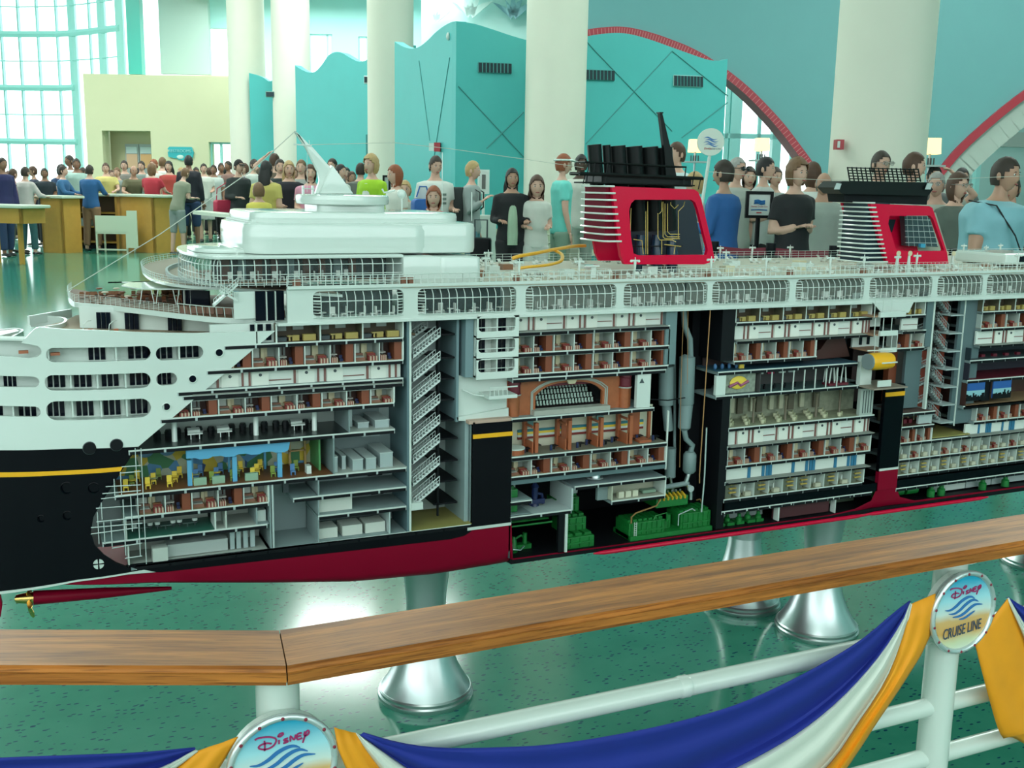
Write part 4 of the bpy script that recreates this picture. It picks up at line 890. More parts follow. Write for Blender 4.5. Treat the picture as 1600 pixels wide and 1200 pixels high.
sb(B().lathe([(.012, 0), (.012, .02)], (ex1+.018, Y0+.05, ez+.012), 14).lathe([(.007, 0), (.007, .035)], (ex1+.03, Y0+.05, ez+.012), 12), 'generator', GRN, True)
for k in range(7): z = ez+.008+.006*k; sbox('ladder_rung', ex0+.012, ex0+.018, z, z+.0012, .012, .014, WH2)
for x in (.0115, .018): sbox('ladder_rail', ex0+x, ex0+x+.001, ez, ez+.05, .012, .014, WH2)
# upper engine with yellow injectors
ux0, ux1 = SX(1038, 800), SX(1088, 795)
sbox('engine_block', ux0, ux1, .545, .572, .04, .12, GRN, bevel=.002)
for k in range(7): X = ux0+.006+(ux1-ux0-.008)*k/7; sb(B().obox((X, Y0+.036, .565), (.005, 0, 0), (0, .02, .008), (0, -.002, .008)), 'injector', M('injector_yellow', (.65, .4, .03), .4)); sb(B().lathe([(.0028, 0), (.0028, .006)], (X+.003, Y0+.062, .578), 8), 'valve_cap', ALU)
b = B(); b.tube([(ux0-.005, Y0+.05, .596), (ux1+.004, Y0+.05, .602)], .007, 10); sb(b, 'manifold', M('manifold_grey', (.2, .26, .26), .4), True); sb(B().lathe([(.009, 0), (.009, .006)], (ux1+.008, Y0+.045, .588), 14, 'y'), 'manifold_flange', LGR)
COP = M('copper_pipe', (.55, .28, .12), .3, metal=.7)
for pts, r, mt in (([(ex0+.003, 0, .522), (ex0+.003, 0, .54), (ex0+.015, 0, .549), (SX(1030, 805), 0, .562), (SX(1036, 800), 0, .58)], .0022, COP), ([(ex1-.04, -.002, .525), (ex1-.035, -.002, .535), (ex1, -.002, .54), (ex1+.004, -.002, .5)], .0015, GRN), ([(ex2-.012, -.002, .50), (ex2-.012, -.002, .53), (ex2+.03, -.002, .542), (ex2+.04, -.002, .535)], .0016, LGR), ([(SX(1102, 800), 0, .53), (SX(1101, 800), 0, .555), (SX(1098, 800), 0, .565), (SX(1096, 800), .01, .56)], .002, COP)):
    sb(B().tube([(p[0], Y0+.015+p[1], p[2]) for p in pts], r, 6), 'pipe', mt, True)
# ================= zone D/E: exhaust casing =================
PG = M('exhaust_grey', (.20, .28, .28), .5)
def pipe(pts, rs, y, mt=PG, nm='exhaust_pipe'): sb(B().tube([(SX(p[0], p[1], Y0+y), Y0+y, SZ(p[0], p[1], Y0+y)) for p in pts], rs, 14), nm, mt, True)
pipe([(1068, 485), (1070, 510), (1078, 530), (1079, 560)], .008, .06); pipe([(1075, 555), (1074, 558), (1072, 630), (1072, 632)], [.010, .021, .021, .019], .06, nm='silencer'); pipe([(1072, 632), (1069, 668), (1069, 672)], [.019, .017, .010], .06, nm='silencer')
pipe([(1069, 672), (1072, 686), (1082, 696), (1079, 706), (1079, 712)], .0075, .055)
pipe([(1078, 706), (1078, 710), (1077, 735), (1077, 739)], [.012, .018, .018, .012], .05, nm='exhaust_box'); pipe([(1077, 738), (1072, 752), (1079, 765), (1079, 780)], .0065, .05, ALU)
pipe([(1042, 500), (1041, 560)], .009, .09); pipe([(1041, 572), (1041, 632)], .021, .10, nm='silencer'); pipe([(1041, 632), (1045, 672)], .013, .10, nm='silencer'); pipe([(1048, 700), (1047, 745)], .015, .09, nm='exhaust_box'); pipe([(1047, 745), (1052, 770), (1050, 785)], .005, .08, ALU)
pipe([(1054, 500), (1054, 700)], .004, .11)
for pts, r in (([(1110, 482), (1101, 620), (1093, 740), (1093, 755)], .0017), ([(1068, 485), (1064, 600), (1062, 730)], .0009), ([(1075, 484), (1074, 600)], .0008), ([(1104, 668), (1101, 740), (1100, 755), (1096, 800)], .0025)):
    pipe(pts, r, .01, COP if r != .0025 else ALU, 'standpipe')
b = B(); b.tube([(SX(1025, 634), Y0+.03, .846), (SX(1050, 636), Y0+.02, .842), (SX(1080, 633), Y0+.03, .843)], .0016, 6); sb(b, 'pipe_clamp', BKM)
sbox('casing_wall', SX(1112, 600), SX(1146, 600), .49, 1.085, .10, .11, BKM); sbox('casing_wall', SX(1125, 700), SX(1137, 700), .48, .843, .0, .1, BKM); sbox('casing_wall', SX(1128, 520), SX(1148, 520), .94, 1.082, .0, .13, BKM)
# ================= zone F =================
xf0, xf1 = SX(1150, 560), SX(1368, 560)
for z, a, c in ((1.040, SX(1150, 520), SX(1362, 505)), (.992, SX(1150, 550), SX(1365, 520)), (.9375, SX(1147, 560), SX(1276, 555)), (.9115, SX(1122, 580), SX(1340, 570)), (.847, SX(1118, 622), SX(1362, 600)), (.757, SX(1138, 672), SX(1366, 650)), (.7065, SX(1136, 700), 2.17), (.653, SX(1134, 730), 2.17), (.6025+.006, SX(1132, 760), 2.16), (.560, SX(1130, 788), 2.15)):
    deck(a, c, z, sc_=.75)
row(SX(1150, 490), SX(1362, 490), 1.040, 1.085, ['office'], n=6)
corridor(SX(1150, 520), SX(1364, 505), .992, 1.040, unit=.135, phase=.6, y=.012)
row(SX(1147, 545), SX(1276, 535), .9375, .992, ['light', 'dark'], n=6)
sb(B().prism([(SX(1278, 550), Y0+.06, .915), (SX(1278, 550), Y0+.06, .93), (SX(1305, 550), Y0+.06, .945), (SX(1320, 540), Y0+.06, .985), (SX(1340, 530), Y0+.06, .99), (SX(1352, 550), Y0+.06, .92)], (0, .05, 0)), 'cinema_rake', M('cinema_brown', (.06, .02, .015), .6))
sbox('dark_bulkhead', SX(1276, 550), SX(1366, 540), .92, .99, .11, .12, M('night_blue', (.01, .02, .04), .6))
# club rooms
zf = .847; x0 = SX(1118, 620); x1 = SX(1340, 590)
sbox('club_floor', x0, x1, .9125, .914, .0, .1, M('club_floor', (.03, .09, .13), .4)); sbox('club_wall', SX(1130, 570), x1, .914, .935, .09, .095, M('club_wall', (.05, .03, .03), .6))
for k in range(5): X = SX(1128+k*11, 575); sb(B().ell((X, Y0+.03, .921), .005, .005, .008, 10, 6), 'blue_armchair', M('arm_blue', (.05, .15, .3), .5))
sbox('yellow_figure', SX(1163, 573), SX(1170, 573), .914, .932, .02, .025, YEL)
sbox('white_panel', SX(1119, 600), SX(1134, 600), .849, .902, .0, .01, WHT)
sbox('sports_wall', SX(1134, 600), SX(1186, 590), .849, .904, .015, .02, M('wall_art_grey', (.25, .3, .24), .6, var=.6, vs=90))
sb(B().ell((SX(1158, 600), Y0+.012, .877), .028, .004, .018, 16), 'wall_art', YEL); sb(B().tube([(SX(1142, 605), Y0+.008, .868), (SX(1155, 600), Y0+.008, .878), (SX(1160, 602), Y0+.008, .87), (SX(1172, 600), Y0+.008, .88)], .004, 6), 'wall_art_scroll', M('art_purple', (.3, .08, .15), .5))
room(SX(1187, 600), x1, zf, .904, .10, M('club_dark', (.05, .05, .05), .6), M('club_floor2', (.04, .09, .09), .3), 'club')
for x, c in ((1205, WH2), (1222, M('magenta', (.5, .01, .08), .5)), (1240, WH2), (1255, LGR)): sbox('club_screen', SX(x, 585), SX(x+10, 585), .885, .902, .06, .064, c)
for x in (1308, 1326): 
    X = SX(x, 580); sb(B().tube([(X-.008, Y0+.02, zf), (X-.003, Y0+.02, .90), (X+.006, Y0+.02, .90), (X+.012, Y0+.02, zf)], .002, 6), 'club_arch', WH2); sb(B().tube([(X-.002, Y0+.05, zf), (X+.001, Y0+.05, .89), (X+.007, Y0+.05, zf)], .0018, 6), 'club_arch', WH2)
sbox('maroon_step', SX(1300, 598), SX(1330, 594), zf, zf+.008, .01, .04, MAR)
for k in range(14): X = SX(1205+k*8, 600); sbox('club_stool', X, X+.004, zf+.002, zf+.012, .03+.02*(k % 2), .034+.02*(k % 2), BKM)
for k in range(7): sbox('club_post', SX(1206+k*17, 590), SX(1207+k*17, 590), zf, .904, .0, .003, WH2)
# grand dining room
room(SX(1140, 650), SX(1366, 640), .757, .84, .09, M('dining_olive', (.22, .24, .17), .6, var=.5, vs=70), M('dining_floor', (.26, .27, .18), .6, var=.4, vs=90), 'dining_saloon')
for x in (1155, 1180, 1210, 1260, 1300): sbox('dining_drape', SX(x, 635), SX(x+9, 635), .775, .838, .076, .082, M('drape_dark', (.10, .09, .06), .6))
for x in (1168, 1200, 1230, 1245, 1278): sbox('dining_drape', SX(x, 635), SX(x+6, 635), .78, .838, .074, .080, M('drape_pale', (.42, .42, .3), .6))
for x, yy in ((1188, .03), (1238, .03), (1286, .03), (1334, .06)): sb(B().lathe([(.005, 0), (.0035, .004), (.0035, .055), (.006, .07)], (SX(x, 650), Y0+yy, .757), 10), 'dining_column', M('column_bronze', (.14, .12, .08), .4), True)
for k in range(22):
    X = SX(1146, 660)+(SX(1325, 645)-SX(1146, 660))*k/22; yy = (.015, .045, .075)[k % 3]; o = sb(B().lathe([(.0045, 0), (.006, .008), (.006, .0095)], (X, Y0+yy, .759), 8), 'dining_table', M('table_ivory', (.55, .55, .38), .6)); sbox('dining_chair', X+.008, X+.012, .759, .772, yy, yy+.004, M('chair_olive', (.32, .33, .2), .6))
sbox('dining_partition', SX(1344, 630), SX(1364, 630), .757, .835, .0, .012, M('partition_grey', (.38, .44, .40), .5)); 
for k in range(4): sbox('partition_bar', SX(1348+k*4, 630), SX(1349+k*4, 630), .765, .83, -.001, .0, DGR)
corridor(SX(1138, 690), 2.17, .7065, .757, unit=.135, phase=.3, y=.012)
row(SX(1137, 715), 2.17, .653, .7065, ['light', 'dark'], n=9, dep=.1)
BST = M('blue_strip', (.03, .17, .30), .4)
corridor(SX(1135, 740), 2.165, .6085, .653, unit=.15, y=.012, c=BST)
row(SX(1132, 775), 2.155, .560, .6085, ['bunk2', 'bunk', 'bunk2', 'bunk', 'bunk2'], n=10, dep=.09)
sbox('hull_girder', SX(1128, 800), 2.21, .527, .552, .0, .05, BLK); deck(SX(1127, 805), 2.19, .527, sc_=.6)
for k in range(14): sbox('frame_stud', SX(1130, 810)+.075*k, SX(1130, 810)+.075*k+.003, .521, .5265, -.003, 0, WH2) if SX(1130, 810)+.075*k < 2.19 else None
# lower machinery right
sbox('void_wall', SX(1125, 800), SX(1216, 810), .478, .52, .07, .075, LGR); sbox('void_wall', SX(1217, 800), SX(1302, 800), .478, .52, .02, .03, M('tank_maroon', (.07, .015, .02), .6)); sbox('frame_post', SX(1216, 800), SX(1218, 800), .478, .52, .0, .02, WH2); sbox('void_wall', SX(1303, 800), 2.2, .478, .52, .08, .085, M('void_green', (.06, .1, .06), .6))
for k, x in enumerate((1135, 1150, 1165, 1182, 1195)): 
    X = SX(x, 812); sb(B().lathe([(.009, 0), (.009, .014), (.005, .018), (.005, .026)], (X, Y0+.03+.01*(k % 2), .478), 10), 'green_pump', GRN, True); sbox('pump_base', X-.012, X+.012, .476, .484, .02, .05, GRN)
for k, x in enumerate((1385, 1410, 1432)): sb(B().tube([(SX(x, 775), Y0+.05, .50), (SX(x+18, 772), Y0+.05, .50)], .014, 12), 'green_boiler', GRN, True)
sbox('frame_post', SX(1305, 790), SX(1306, 790), .478, .525, .0, .02, WH2)
sbox('hull_girder', 2.282, 3.5, .527, .552, .0, .05, BLK); deck(2.282, 3.5, .527, sc_=.6)
for x0_, x1_, c in ((1480, 1530, WH2), (1531, 1570, LGR), (1571, 1650, LGR)): sbox('void_wall', SX(x0_, 750), SX(x1_, 745), .48, .522, .05, .06, c)
for x in (1465, 1481, 1545, 1580): sb(B().lathe([(.012, 0), (.012, .02), (.007, .024), (.007, .032)], (SX(x, 765), Y0+.025, .478), 10), 'green_pump', GRN, True)
# ================= lifeboat and balconies amidships =================
lb = empty('lifeboat'); lb.parent = ship; lb.location = -SO
L0, L1 = SX(1350, 565, 2.22), SX(1393, 560, 2.20); zc = SZ(1370, 565, 2.2)
vs = []; fs = []; n = 14; secs = [(0, .92), (.25, 1), (.5, 1), (.8, .98), (1, .9)]
for t, s in secs:
    for k in range(n): a = 2*pi*k/n; vs.append((L0+(L1-L0)*t*.98, 2.205+.026*s*cos(a), zc+.024*s*(abs(sin(a))**.8)*(1 if sin(a) > 0 else -1)))
for i in range(4):
    for k in range(n): fs.append((i*n+k, i*n+(k+1) % n, (i+1)*n+(k+1) % n, (i+1)*n+k))
fs += [tuple(range(n)), tuple(range(4*n, 5*n))]
B().add(vs, fs).build('boat_hull', GOLD, lb, True); B().add([(p[0]-.001, 2.205+(p[1]-2.205)*1.01, zc+(p[2]-zc)*1.01) for p in vs[:n]]+[(p[0]-.003+.027, 2.205+(p[1]-2.205)*1.02, zc+(p[2]-zc)*1.02) for p in vs[:n]], [tuple(range(n)), tuple(range(n, 2*n))[::-1]]+[(k, (k+1) % n, n+(k+1) % n, n+k) for k in range(n)]).build('boat_cover', M('boat_grey', (.22, .28, .28), .6), lb)
B().box(L0+.026, L1, 2.176, 2.181, zc-.0025, zc+.001).build('boat_rail', WH2, lb)
sbox('davit_panel', SX(1342, 590), SX(1360, 585), .848, .93, -.005, .01, WH2); b = B(); b.tube([(L0+.0, 2.21, zc+.03), (L1, 2.2, zc+.03)], .002, 6); sb(b, 'davit_beam', WH2)
sbox('davit_floor', SX(1342, 600), SX(1394, 598), .843, .847, -.06, .05, M('davit_tan', (.3, .25, .2), .6)); sbox('davit_rail', SX(1370, 596, 2.2), SX(1391, 594, 2.2), .85, .868, -.055, -.052, WH2)
for x0_, x1_, y0_, y1_ in ((1374, 1414, 488, 496), (1374, 1401, 517, 525), (1374, 1399, 544, 551)):
    X0, X1 = SX(x0_, y0_, 2.215), SX(x1_, y0_, 2.215); z1_ = SZ(x0_, y0_, 2.215); z0_ = SZ(x0_, y1_, 2.215)
    sb(B().box(X0, X1, 2.21, 2.218, z0_, z1_), 'parapet', WHT); sb(B().box(X0-.02, X1+.0, 2.218, 2.31, z0_, z0_+.004), 'balcony_floor', M('balcony_tan')); sb(B().box(X0-.02, X1+.02, 2.30, 2.306, z0_, z0_+.06), 'balcony_wall', WH2)
    for k in range(2): sb(B().box(X0+.004+k*.028, X0+.012+k*.028, 2.296, 2.3, z0_+.01, z0_+.05), 'window_pane', DKW)
    for k in range(3): sb(B().box(X0-.018+k*.03, X0-.0165+k*.03, 2.214, 2.216, z0_, z0_+.05), 'balcony_post', WH2)
sb(B().prism([(SX(1356, 472), Y0-.02, 1.082), (SX(1420, 470), Y0-.02, 1.082), (SX(1412, 485), Y0-.02, 1.05), (SX(1372, 488), Y0-.02, 1.048)], (0, .003, 0)), 'bracket_plate', WH2)
# ================= zone G and H =================
deck(SX(1410, 520), SX(1447, 515), .992+.003, sc_=.6); corridor(SX(1412, 510), SX(1438, 505), .995, 1.04, unit=.12, y=.01); deck(SX(1400, 490), SX(1447, 485), 1.04, sc_=.6); row(SX(1414, 485), SX(1446, 480), 1.04, 1.085, ['office'], n=2)
row(SX(1402, 530), SX(1445, 525), .9455, .992, ['dark', 'light'], n=2); deck(SX(1402, 535), SX(1445, 530), .9455, sc_=.6)
sbox('lobby_column', SX(1411, 600), SX(1423, 600), .775, .945, .06, .08, RUST); sbox('lobby_back', SX(1392, 600), SX(1430, 600), .76, .945, .16, .165, M('lobby_dark', (.04, .02, .02), .6))
GW = M('casing_grey', (.095, .15, .16), .55)
sbox('casing_wall', SX(1427, 570), 2.368, .76, .9455, .03, .04, GW); sbox('casing_wall', SX(1447, 500), 2.368, .9455, 1.085, .0, .01, GW); sbox('edge_strip', 2.366, 2.372, .76, 1.085, -.001, .01, WH2)
sb(B().prism([(2.285, Y0, .7515), (2.40, Y0, .7515), (2.368, Y0+.11, .7515), (2.285, Y0+.11, .7515)], (0, 0, .003)), 'lobby_floor', M('lobby_carpet', (.10, .06, .05), .7))
deck(2.283, 2.41, .752, sc_=.6); deck(2.283, 2.41, .7115, sc_=.6); room(2.283, 2.40, .7115, .745, .10, M('piano_bar', (.2, .18, .12), .6), BRN, 'lounge_bar')
for k in range(3): sbox('red_armchair', 2.30+.02*k, 2.312+.02*k, .713, .725, .03, .045, MAR)
for k in range(5): sbox('bar_post', 2.30+.022*k, 2.303+.022*k, .713, .743, .06, .063, CRM)
sbox('white_panel', SX(1441, 648), SX(1462, 645), .7115, .745, .012, .02, LGR)
row(2.283, 2.405, .6635, .7085, ['light', 'dark', 'light', 'dark'], n=4); deck(2.283, 3.5, .6635-.0, sc_=.6)
row(2.283, 3.5, .614, .6635, ['bunk', 'light', 'bunk', 'bunk', 'light'], n=30, dep=.08); deck(2.283, 3.5, .614, sc_=.6)
row(2.283, 3.5, .567, .614, ['bunk2', 'bunk', 'bunk2', 'bunk'], n=30, dep=.08); deck(2.283, 3.5, .567, sc_=.6)
# aft stairwell
xg0, xg1 = 2.372, 2.492
sbox('stairwell_wall', xg0, 2.60, .67, 1.085, .15, .155, M('aft_stair_wall', (.12, .12, .11), .6)); sbox('stairwell_floor', 2.405, 2.56, .668, .671, .0, .15, OLV)
sbox('edge_strip', xg1-.002, xg1+.001, .70, 1.085, .0, .003, WH2); sbox('casing_wall', xg1+.001, 2.585, .70, 1.085, .02, .03, GW)
for i in range(7):
    z = .71+.0535*i; sbox('landing', xg1-.055, xg1, z, z+.003, .0, .08, LGR); sbox('red_panel', xg1-.03, xg1-.003, z+.004, z+.045, .06, .065, M('stair_red')); sbox('red_panel', xg1-.062, xg1-.034, z+.004, z+.045, .09, .095, M('stair_red'))
    flight(xg0+.045, z+.046, xg1-.028, z+.006, .03, .022, 6, M('stair_steel', (.30, .36, .35), .3)); flight(xg0+.01, z+.05, xg0+.05, z+.062, .06, .02, 5, M('stair_steel'))
# zone H rows
xh = SX(1534, 500)
for z in (1.04, .99, .94): deck(xh, 3.5, z, sc_=.7)
row(xh, 3.5, 1.04, 1.085, ['office'], n=14); row(xh, 3.5, .99, 1.04, ['light', 'dark'], n=18); corridor(xh-.005, 3.5, .94, .99, unit=.13, y=.01)
xh2 = SX(1515, 570); deck(xh2, 3.5, .895, sc_=.7); deck(xh2-.004, 3.5, .835, sc_=.7); deck(xh2-.01, 3.5, .757, sc_=.7)
room(xh2, 3.5, .895, .932, .12, M('night_club', (.015, .03, .04), .6), DGR, 'night_club'); room(xh2, 3.5, .835, .887, .12, M('night_club2', (.02, .02, .035), .6), MAR, 'night_club')
for k in range(12): sbox('club_chair', xh2+.03+.05*k, xh2+.045+.05*k, .895, .905, .03, .04, MAR)
xh3 = SX(1510, 610)
room(xh3, 3.5, .757, .829, .12, BRN, TAN, 'skyline_lounge')
for x0_, x1_ in ((1511, 1539), (1552, 1580)):
    X0, X1 = SX(x0_, 605), SX(x1_, 603); sbox('skyline_mural', X0, X1, .775, .829, .0, .004, M('mural_night_blue', (.02, .10, .35), .5)); sbox('mural_haze', X0, X1, .782, .803, -.001, .0, M('mural_haze', (.25, .5, .55), .5)); b = B(); x = X0
    while x < X1-.003: h_ = random.uniform(.008, .024); w_ = random.uniform(.003, .006); b.box(x, min(x+w_, X1), Y0-.002, Y0-.0, .772, .775+h_); x += w_*1.1
    sb(b, 'mural_skyline', BKM)
sbox('mural_gap', SX(1539, 605), SX(1552, 605), .765, .829, .01, .02, BKM); deck(xh3, 3.5, .757, sc_=.7)
xh4 = SX(1527, 640); row(xh4, 3.5, .706, .757, ['light', 'dark'], n=20); deck(xh4-.01, 3.5, .706, sc_=.7)
corridor(SX(1513, 665), 3.5, .6635, .706, unit=.1, y=.01, c=BST)
# ================= upper decks =================
ZT = 1.157
# white band with round-cornered promenade openings
bays = [(487, 628, 455, 497), (650, 803, 449, 491.5), (818, 959, 442, 484.5), (971, 1101, 439, 478), (1109, 1229, 436, 473), (1239, 1345, 435.5, 470), (1354, 1451, 433, 467), (1460, 1530, 431, 463), (1537, 1607, 429, 460)]
hs = []; bb_ = []
for x0, x1, y0, y1 in bays:
    a = SX(x0, (y0+y1)/2); c = SX(x1, (y0+y1)/2); bb_.append((a, c)); hs.append(rrect(a, c, 1.0925, 1.150, .013, 5))
x = bb_[-1][1]+.012
while x < 3.4: hs.append(rrect(x, x+.16, 1.0925, 1.150, .013, 5)); bb_.append((x, x+.16)); x += .172
xb0 = SX(447, 480)
sb(sheet(B(), [(xb0, 1.0825), (3.5, 1.0825), (3.5, ZT), (xb0, ZT)], hs, lambda u, v, t: (u, Y0-.012+t, v), .008, .04), 'promenade_band', WHT)
sbox('promenade_deck', xb0-.02, 3.5, 1.078, 1.0845, -.016, .62, WH2, bevel=.001); sbox('top_deck', SX(625, 440), 3.5, ZT-.003, ZT, -.016, .66, M('deck_pale_tan', (.50, .45, .36), .6))
sbox('deck_edge', xb0-.0, 3.5, ZT-.001, ZT+.006, -.018, -.008, WHT)
CW = M('chair_white', (.68, .72, .66), .5)
CH = B().box(-.004, .004, 0, .008, .007, .0085).box(-.004, .004, .007, .0085, .0085, .019).box(-.004, -.003, 0, .001, 0, .007).box(.003, .004, 0, .001, 0, .007).box(-.004, -.003, .007, .008, 0, .007).box(.003, .004, .007, .008, 0, .007).build('deck_chair', CW)
TB = B().lathe([(.001, 0), (.001, .011), (.007, .0115), (.007, .013)], n=10).build('deck_table', CW)
used = {}
def place(o, x, y, z, rz=0, s=1):
    if used.get(o.name): o2 = o.copy(); COL.objects.link(o2)
    else: used[o.name] = 1; o2 = o
    o2.parent = ship; o2.location = V((x, y, z))-SO; o2.rotation_euler.z = rz; o2.scale = (s, s, s); return o2
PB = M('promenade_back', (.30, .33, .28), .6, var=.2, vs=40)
nch = 0
for i, (a, c) in enumerate(bb_):
    wb = empty('window_bay', (a, Y0, 1.0925), parent=ship); wb.location = V((a, Y0, 1.0925))-SO; W_ = c-a; nm = max(3, round((W_-.032)/.0192)); hh = .0565
    sidew = .016
    b = B()                      # horizontal bars of the rounded end louvres
    for k in range(8):
        z = .004+k*.0068
        for x0_, s in ((.001, 1), (W_-.001, -1)): b.tube([(x0_, -.014+.004, z), (x0_+s*sidew*.5, -.017, z), (x0_+s*sidew, -.0185, z)], .0009, 4)
    b.build('end_louvre', WHT, wb)
    for k in range(nm+1):
        X = sidew+(W_-2*sidew)*k/nm; b = B(); b.tube([(X, -.0185, .0), (X, -.0195, .03), (X, -.017, .046), (X, -.008, .0555)], .0011, 4); b.build('mullion', WHT, wb)
    b = B(); 
    for z, y in ((.001, -.0185), (.036, -.0195)): b.tube([(.001, -.012, z), (sidew, y, z), (W_-sidew, y, z), (W_-.001, -.012, z)], .0011, 4)
    b.build('rail', WHT, wb)
    if i < 9:
        for k in range(nm):
            X0, X1 = sidew+(W_-2*sidew)*k/nm, sidew+(W_-2*sidew)*(k+1)/nm
            if k == 0: pn = B().add([(0, -.0188, .001), (X1-X0, -.0188, .001), (X1-X0, -.0195, .035), (0, -.0195, .035)], [(0, 1, 2, 3)]).build('pane', GLS, wb); pn2 = B().add([(0, -.0195, .037), (X1-X0, -.0195, .037), (X1-X0, -.017, .046), (X1-X0, -.009, .055), (0, -.009, .055), (0, -.017, .046)], [(0, 1, 2, 5), (5, 2, 3, 4)]).build('pane', GLS, wb); pn.location.x = pn2.location.x = X0
            else:
                for q in (pn, pn2): q_ = q.copy(); COL.objects.link(q_); q_.location.x = X0
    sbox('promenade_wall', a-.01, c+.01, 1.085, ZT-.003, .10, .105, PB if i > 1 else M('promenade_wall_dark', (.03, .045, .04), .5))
    n_ = int(W_/.021)
    for k in range(n_):
        if k % 3 == 1: place(TB, a+.01+k*.021, Y0+.028, 1.0845, 0, 1.2)
        else: place(CH, a+.01+k*.021, Y0+.012+.014*(k % 2), 1.0845, random.choice((0, pi/2, -pi/2)), 1.45)
    for k in range(1 if i > 1 else 0): sbox('bay_shelf', a+.01, c-.01, 1.138, 1.140, .08, .10, M('shelf_tan', (.4, .3, .2), .6))
# dark doorway left of the band
sbox('doorway_dark', SX(402, 470), SX(447, 470), 1.087, 1.15, .02, .03, DKW); 
for x in (418, 432): sbox('door_post', SX(x, 470), SX(x+1, 470), 1.087, 1.15, .01, .02, WH2)
# --- generic railing along a polyline
def railing(pts, h_, n_, mat=WH2, lines=3, r=.0006, name='railing', lean=(0, 0)):
    b = B(); P = [V(p) for p in pts]; L_ = [0]
    for a, c in zip(P, P[1:]): L_.append(L_[-1]+(c-a).length)
    def at(s):
        for i in range(len(P)-1):
            if s <= L_[i+1]+1e-9: return P[i].lerp(P[i+1], (s-L_[i])/max(L_[i+1]-L_[i], 1e-9))
        return P[-1]
    l_ = V((lean[0], lean[1], 0))
    for k in range(lines): b.tube([p+V((0, 0, h_*(k+1)/lines))+l_*((k+1)/lines) for p in P], r, 4)
    for k in range(n_+1): p = at(L_[-1]*k/n_); b.tube([p, p+V((0, 0, h_))+l_], r*1.1, 4)
    return sb(b, name, mat)
e_ = [(xb0+.0, Y0-.012, ZT+.006), (1.0, Y0-.012, ZT+.006)]
xs_ = [xb0, .9, 1.3, 1.8, 2.3, 2.8, 3.5]
for a, c in zip(xs_, xs_[1:]): railing([(a, Y0-.013, ZT+.005), (c, Y0-.013, ZT+.005)], .022, int((c-a)/.0165), lines=2, r=.0009)
railing([(.95, Y0+.64, ZT), (3.5, Y0+.64, ZT)], .024, 90, lines=3)
railing([(1.0, Y0+.10, ZT), (1.35, Y0+.10, ZT)], .022, 26); railing([(1.5, Y0+.12, ZT), (3.4, Y0+.12, ZT)], .022, 120, lines=2, r=.0005)
for x in (643, 808, 963, 1107, 1235, 1349): sbox('wood_locker', SX(x-4, 430), SX(x+4, 430), ZT+.004, ZT+.018, .0, .006, M('locker_brown', (.22, .09, .05), .6))
# --- stern open decks: plan curves read on their own level
def zp(pts, z): return [PZ(x, y, z) for x, y in pts]
def slabz(name, pts, z, th, mat, close=None, smooth=False):
    P = zp(pts, z)+(close or []); return sb(B().prism([(p[0], p[1], z-th) for p in P], (0, 0, th)), name, mat, smooth)
edge = smooth_pts([(447, 497), (400, 498), (340, 496), (280, 490), (230, 484), (180, 478), (140, 474), (116, 472), (108, 466), (106, 458), (112, 452)], 3)
EP = zp(edge, 1.09)
slabz('lido_deck', edge, 1.09, .012, WHT, [V((.20, 2.80, 0)), V((xb0, 2.80, 0))])
slabz('lido_planking', [(x+2 if x < 115 else x, y-1) for x, y in edge], 1.0905, .002, M('teak_brown', (.17, .08, .04), .6), [V((.21, 2.79, 0)), V((xb0, 2.79, 0))])
n_ = len(EP)
railing([p+V((0, 0, .001)) for p in EP[:10]], .022, 14, lines=1, r=.0009, name='leaning_railing', lean=(-.003, -.006))
railing([p+V((0, 0, .001)) for p in EP[9:]], .018, 40, lines=5, r=.0004)
for k in range(12):
    a = EP[0].lerp(EP[9], k/12); sb(B().obox(a+V((0, .004, .002)), (EP[9]-EP[0])/14, (0, .003, 0), (0, 0, .014)), 'railing_panel', M('panel_brown', (.17, .08, .05), .5, var=.4, vs=60))
TK = M('lounger_brown', (.20, .075, .035), .5)
LG = B().box(-.004, .004, -.011, .006, .003, .0045).obox((-.004, .006, .0045), (.008, 0, 0), (0, .006, .006), (0, -.001, .001)).box(-.004, -.003, -.01, -.009, 0, .003).box(.003, .004, -.01, -.009, 0, .003).box(-.004, .004, .005, .006, 0, .003).build('sun_lounger', TK)
for k in range(64):
    x, y = random.uniform(118, 300), random.uniform(452, 474)
    if y > 455+(x-118)*.12+16: continue
    p = PZ(x, y, 1.091); place(LG, p.x, min(p.y, 2.80), 1.091, random.uniform(-.4, .4), 1.2)
for k in range(9): p = PZ(155+k*9, 452+(k % 3)*6, 1.105); sb(B().lathe([(.006, 0), (.009, .002), (.006, .004)], (p.x, p.y, 1.105), 10), 'round_table_top', M('table_cream', (.6, .5, .38), .4) if k % 2 else TK)
# bulwarks of the terraces below
def ribbon(name, ptsT, zt, zb, mat, th=.006):
    P = zp(ptsT, zt); n = len(P); vs = []; fs = []
    for i, p in enumerate(P):
        t = (P[min(i+1, n-1)]-P[max(i-1, 0)]).normalized(); nr = V((-t.y, t.x, 0))*th
        vs += [(p.x, p.y, zt), (p.x, p.y, zb), (p.x+nr.x, p.y+nr.y, zb), (p.x+nr.x, p.y+nr.y, zt)]
    for i in range(n-1):
        for j in range(4): fs.append((4*i+j, 4*i+(j+1) % 4, 4*i+4+(j+1) % 4, 4*i+4+j))
    fs += [(0, 1, 2, 3), (4*n-4, 4*n-1, 4*n-2, 4*n-3)]
    return sb(B().add(vs, fs), name, mat, True)
ribbon('terrace_bulwark', smooth_pts([(58, 512), (75, 509.5), (95, 506), (104, 501.5), (103, 497), (92, 494.5), (70, 493), (46, 494)], 5), 1.045, 1.018, WHT)
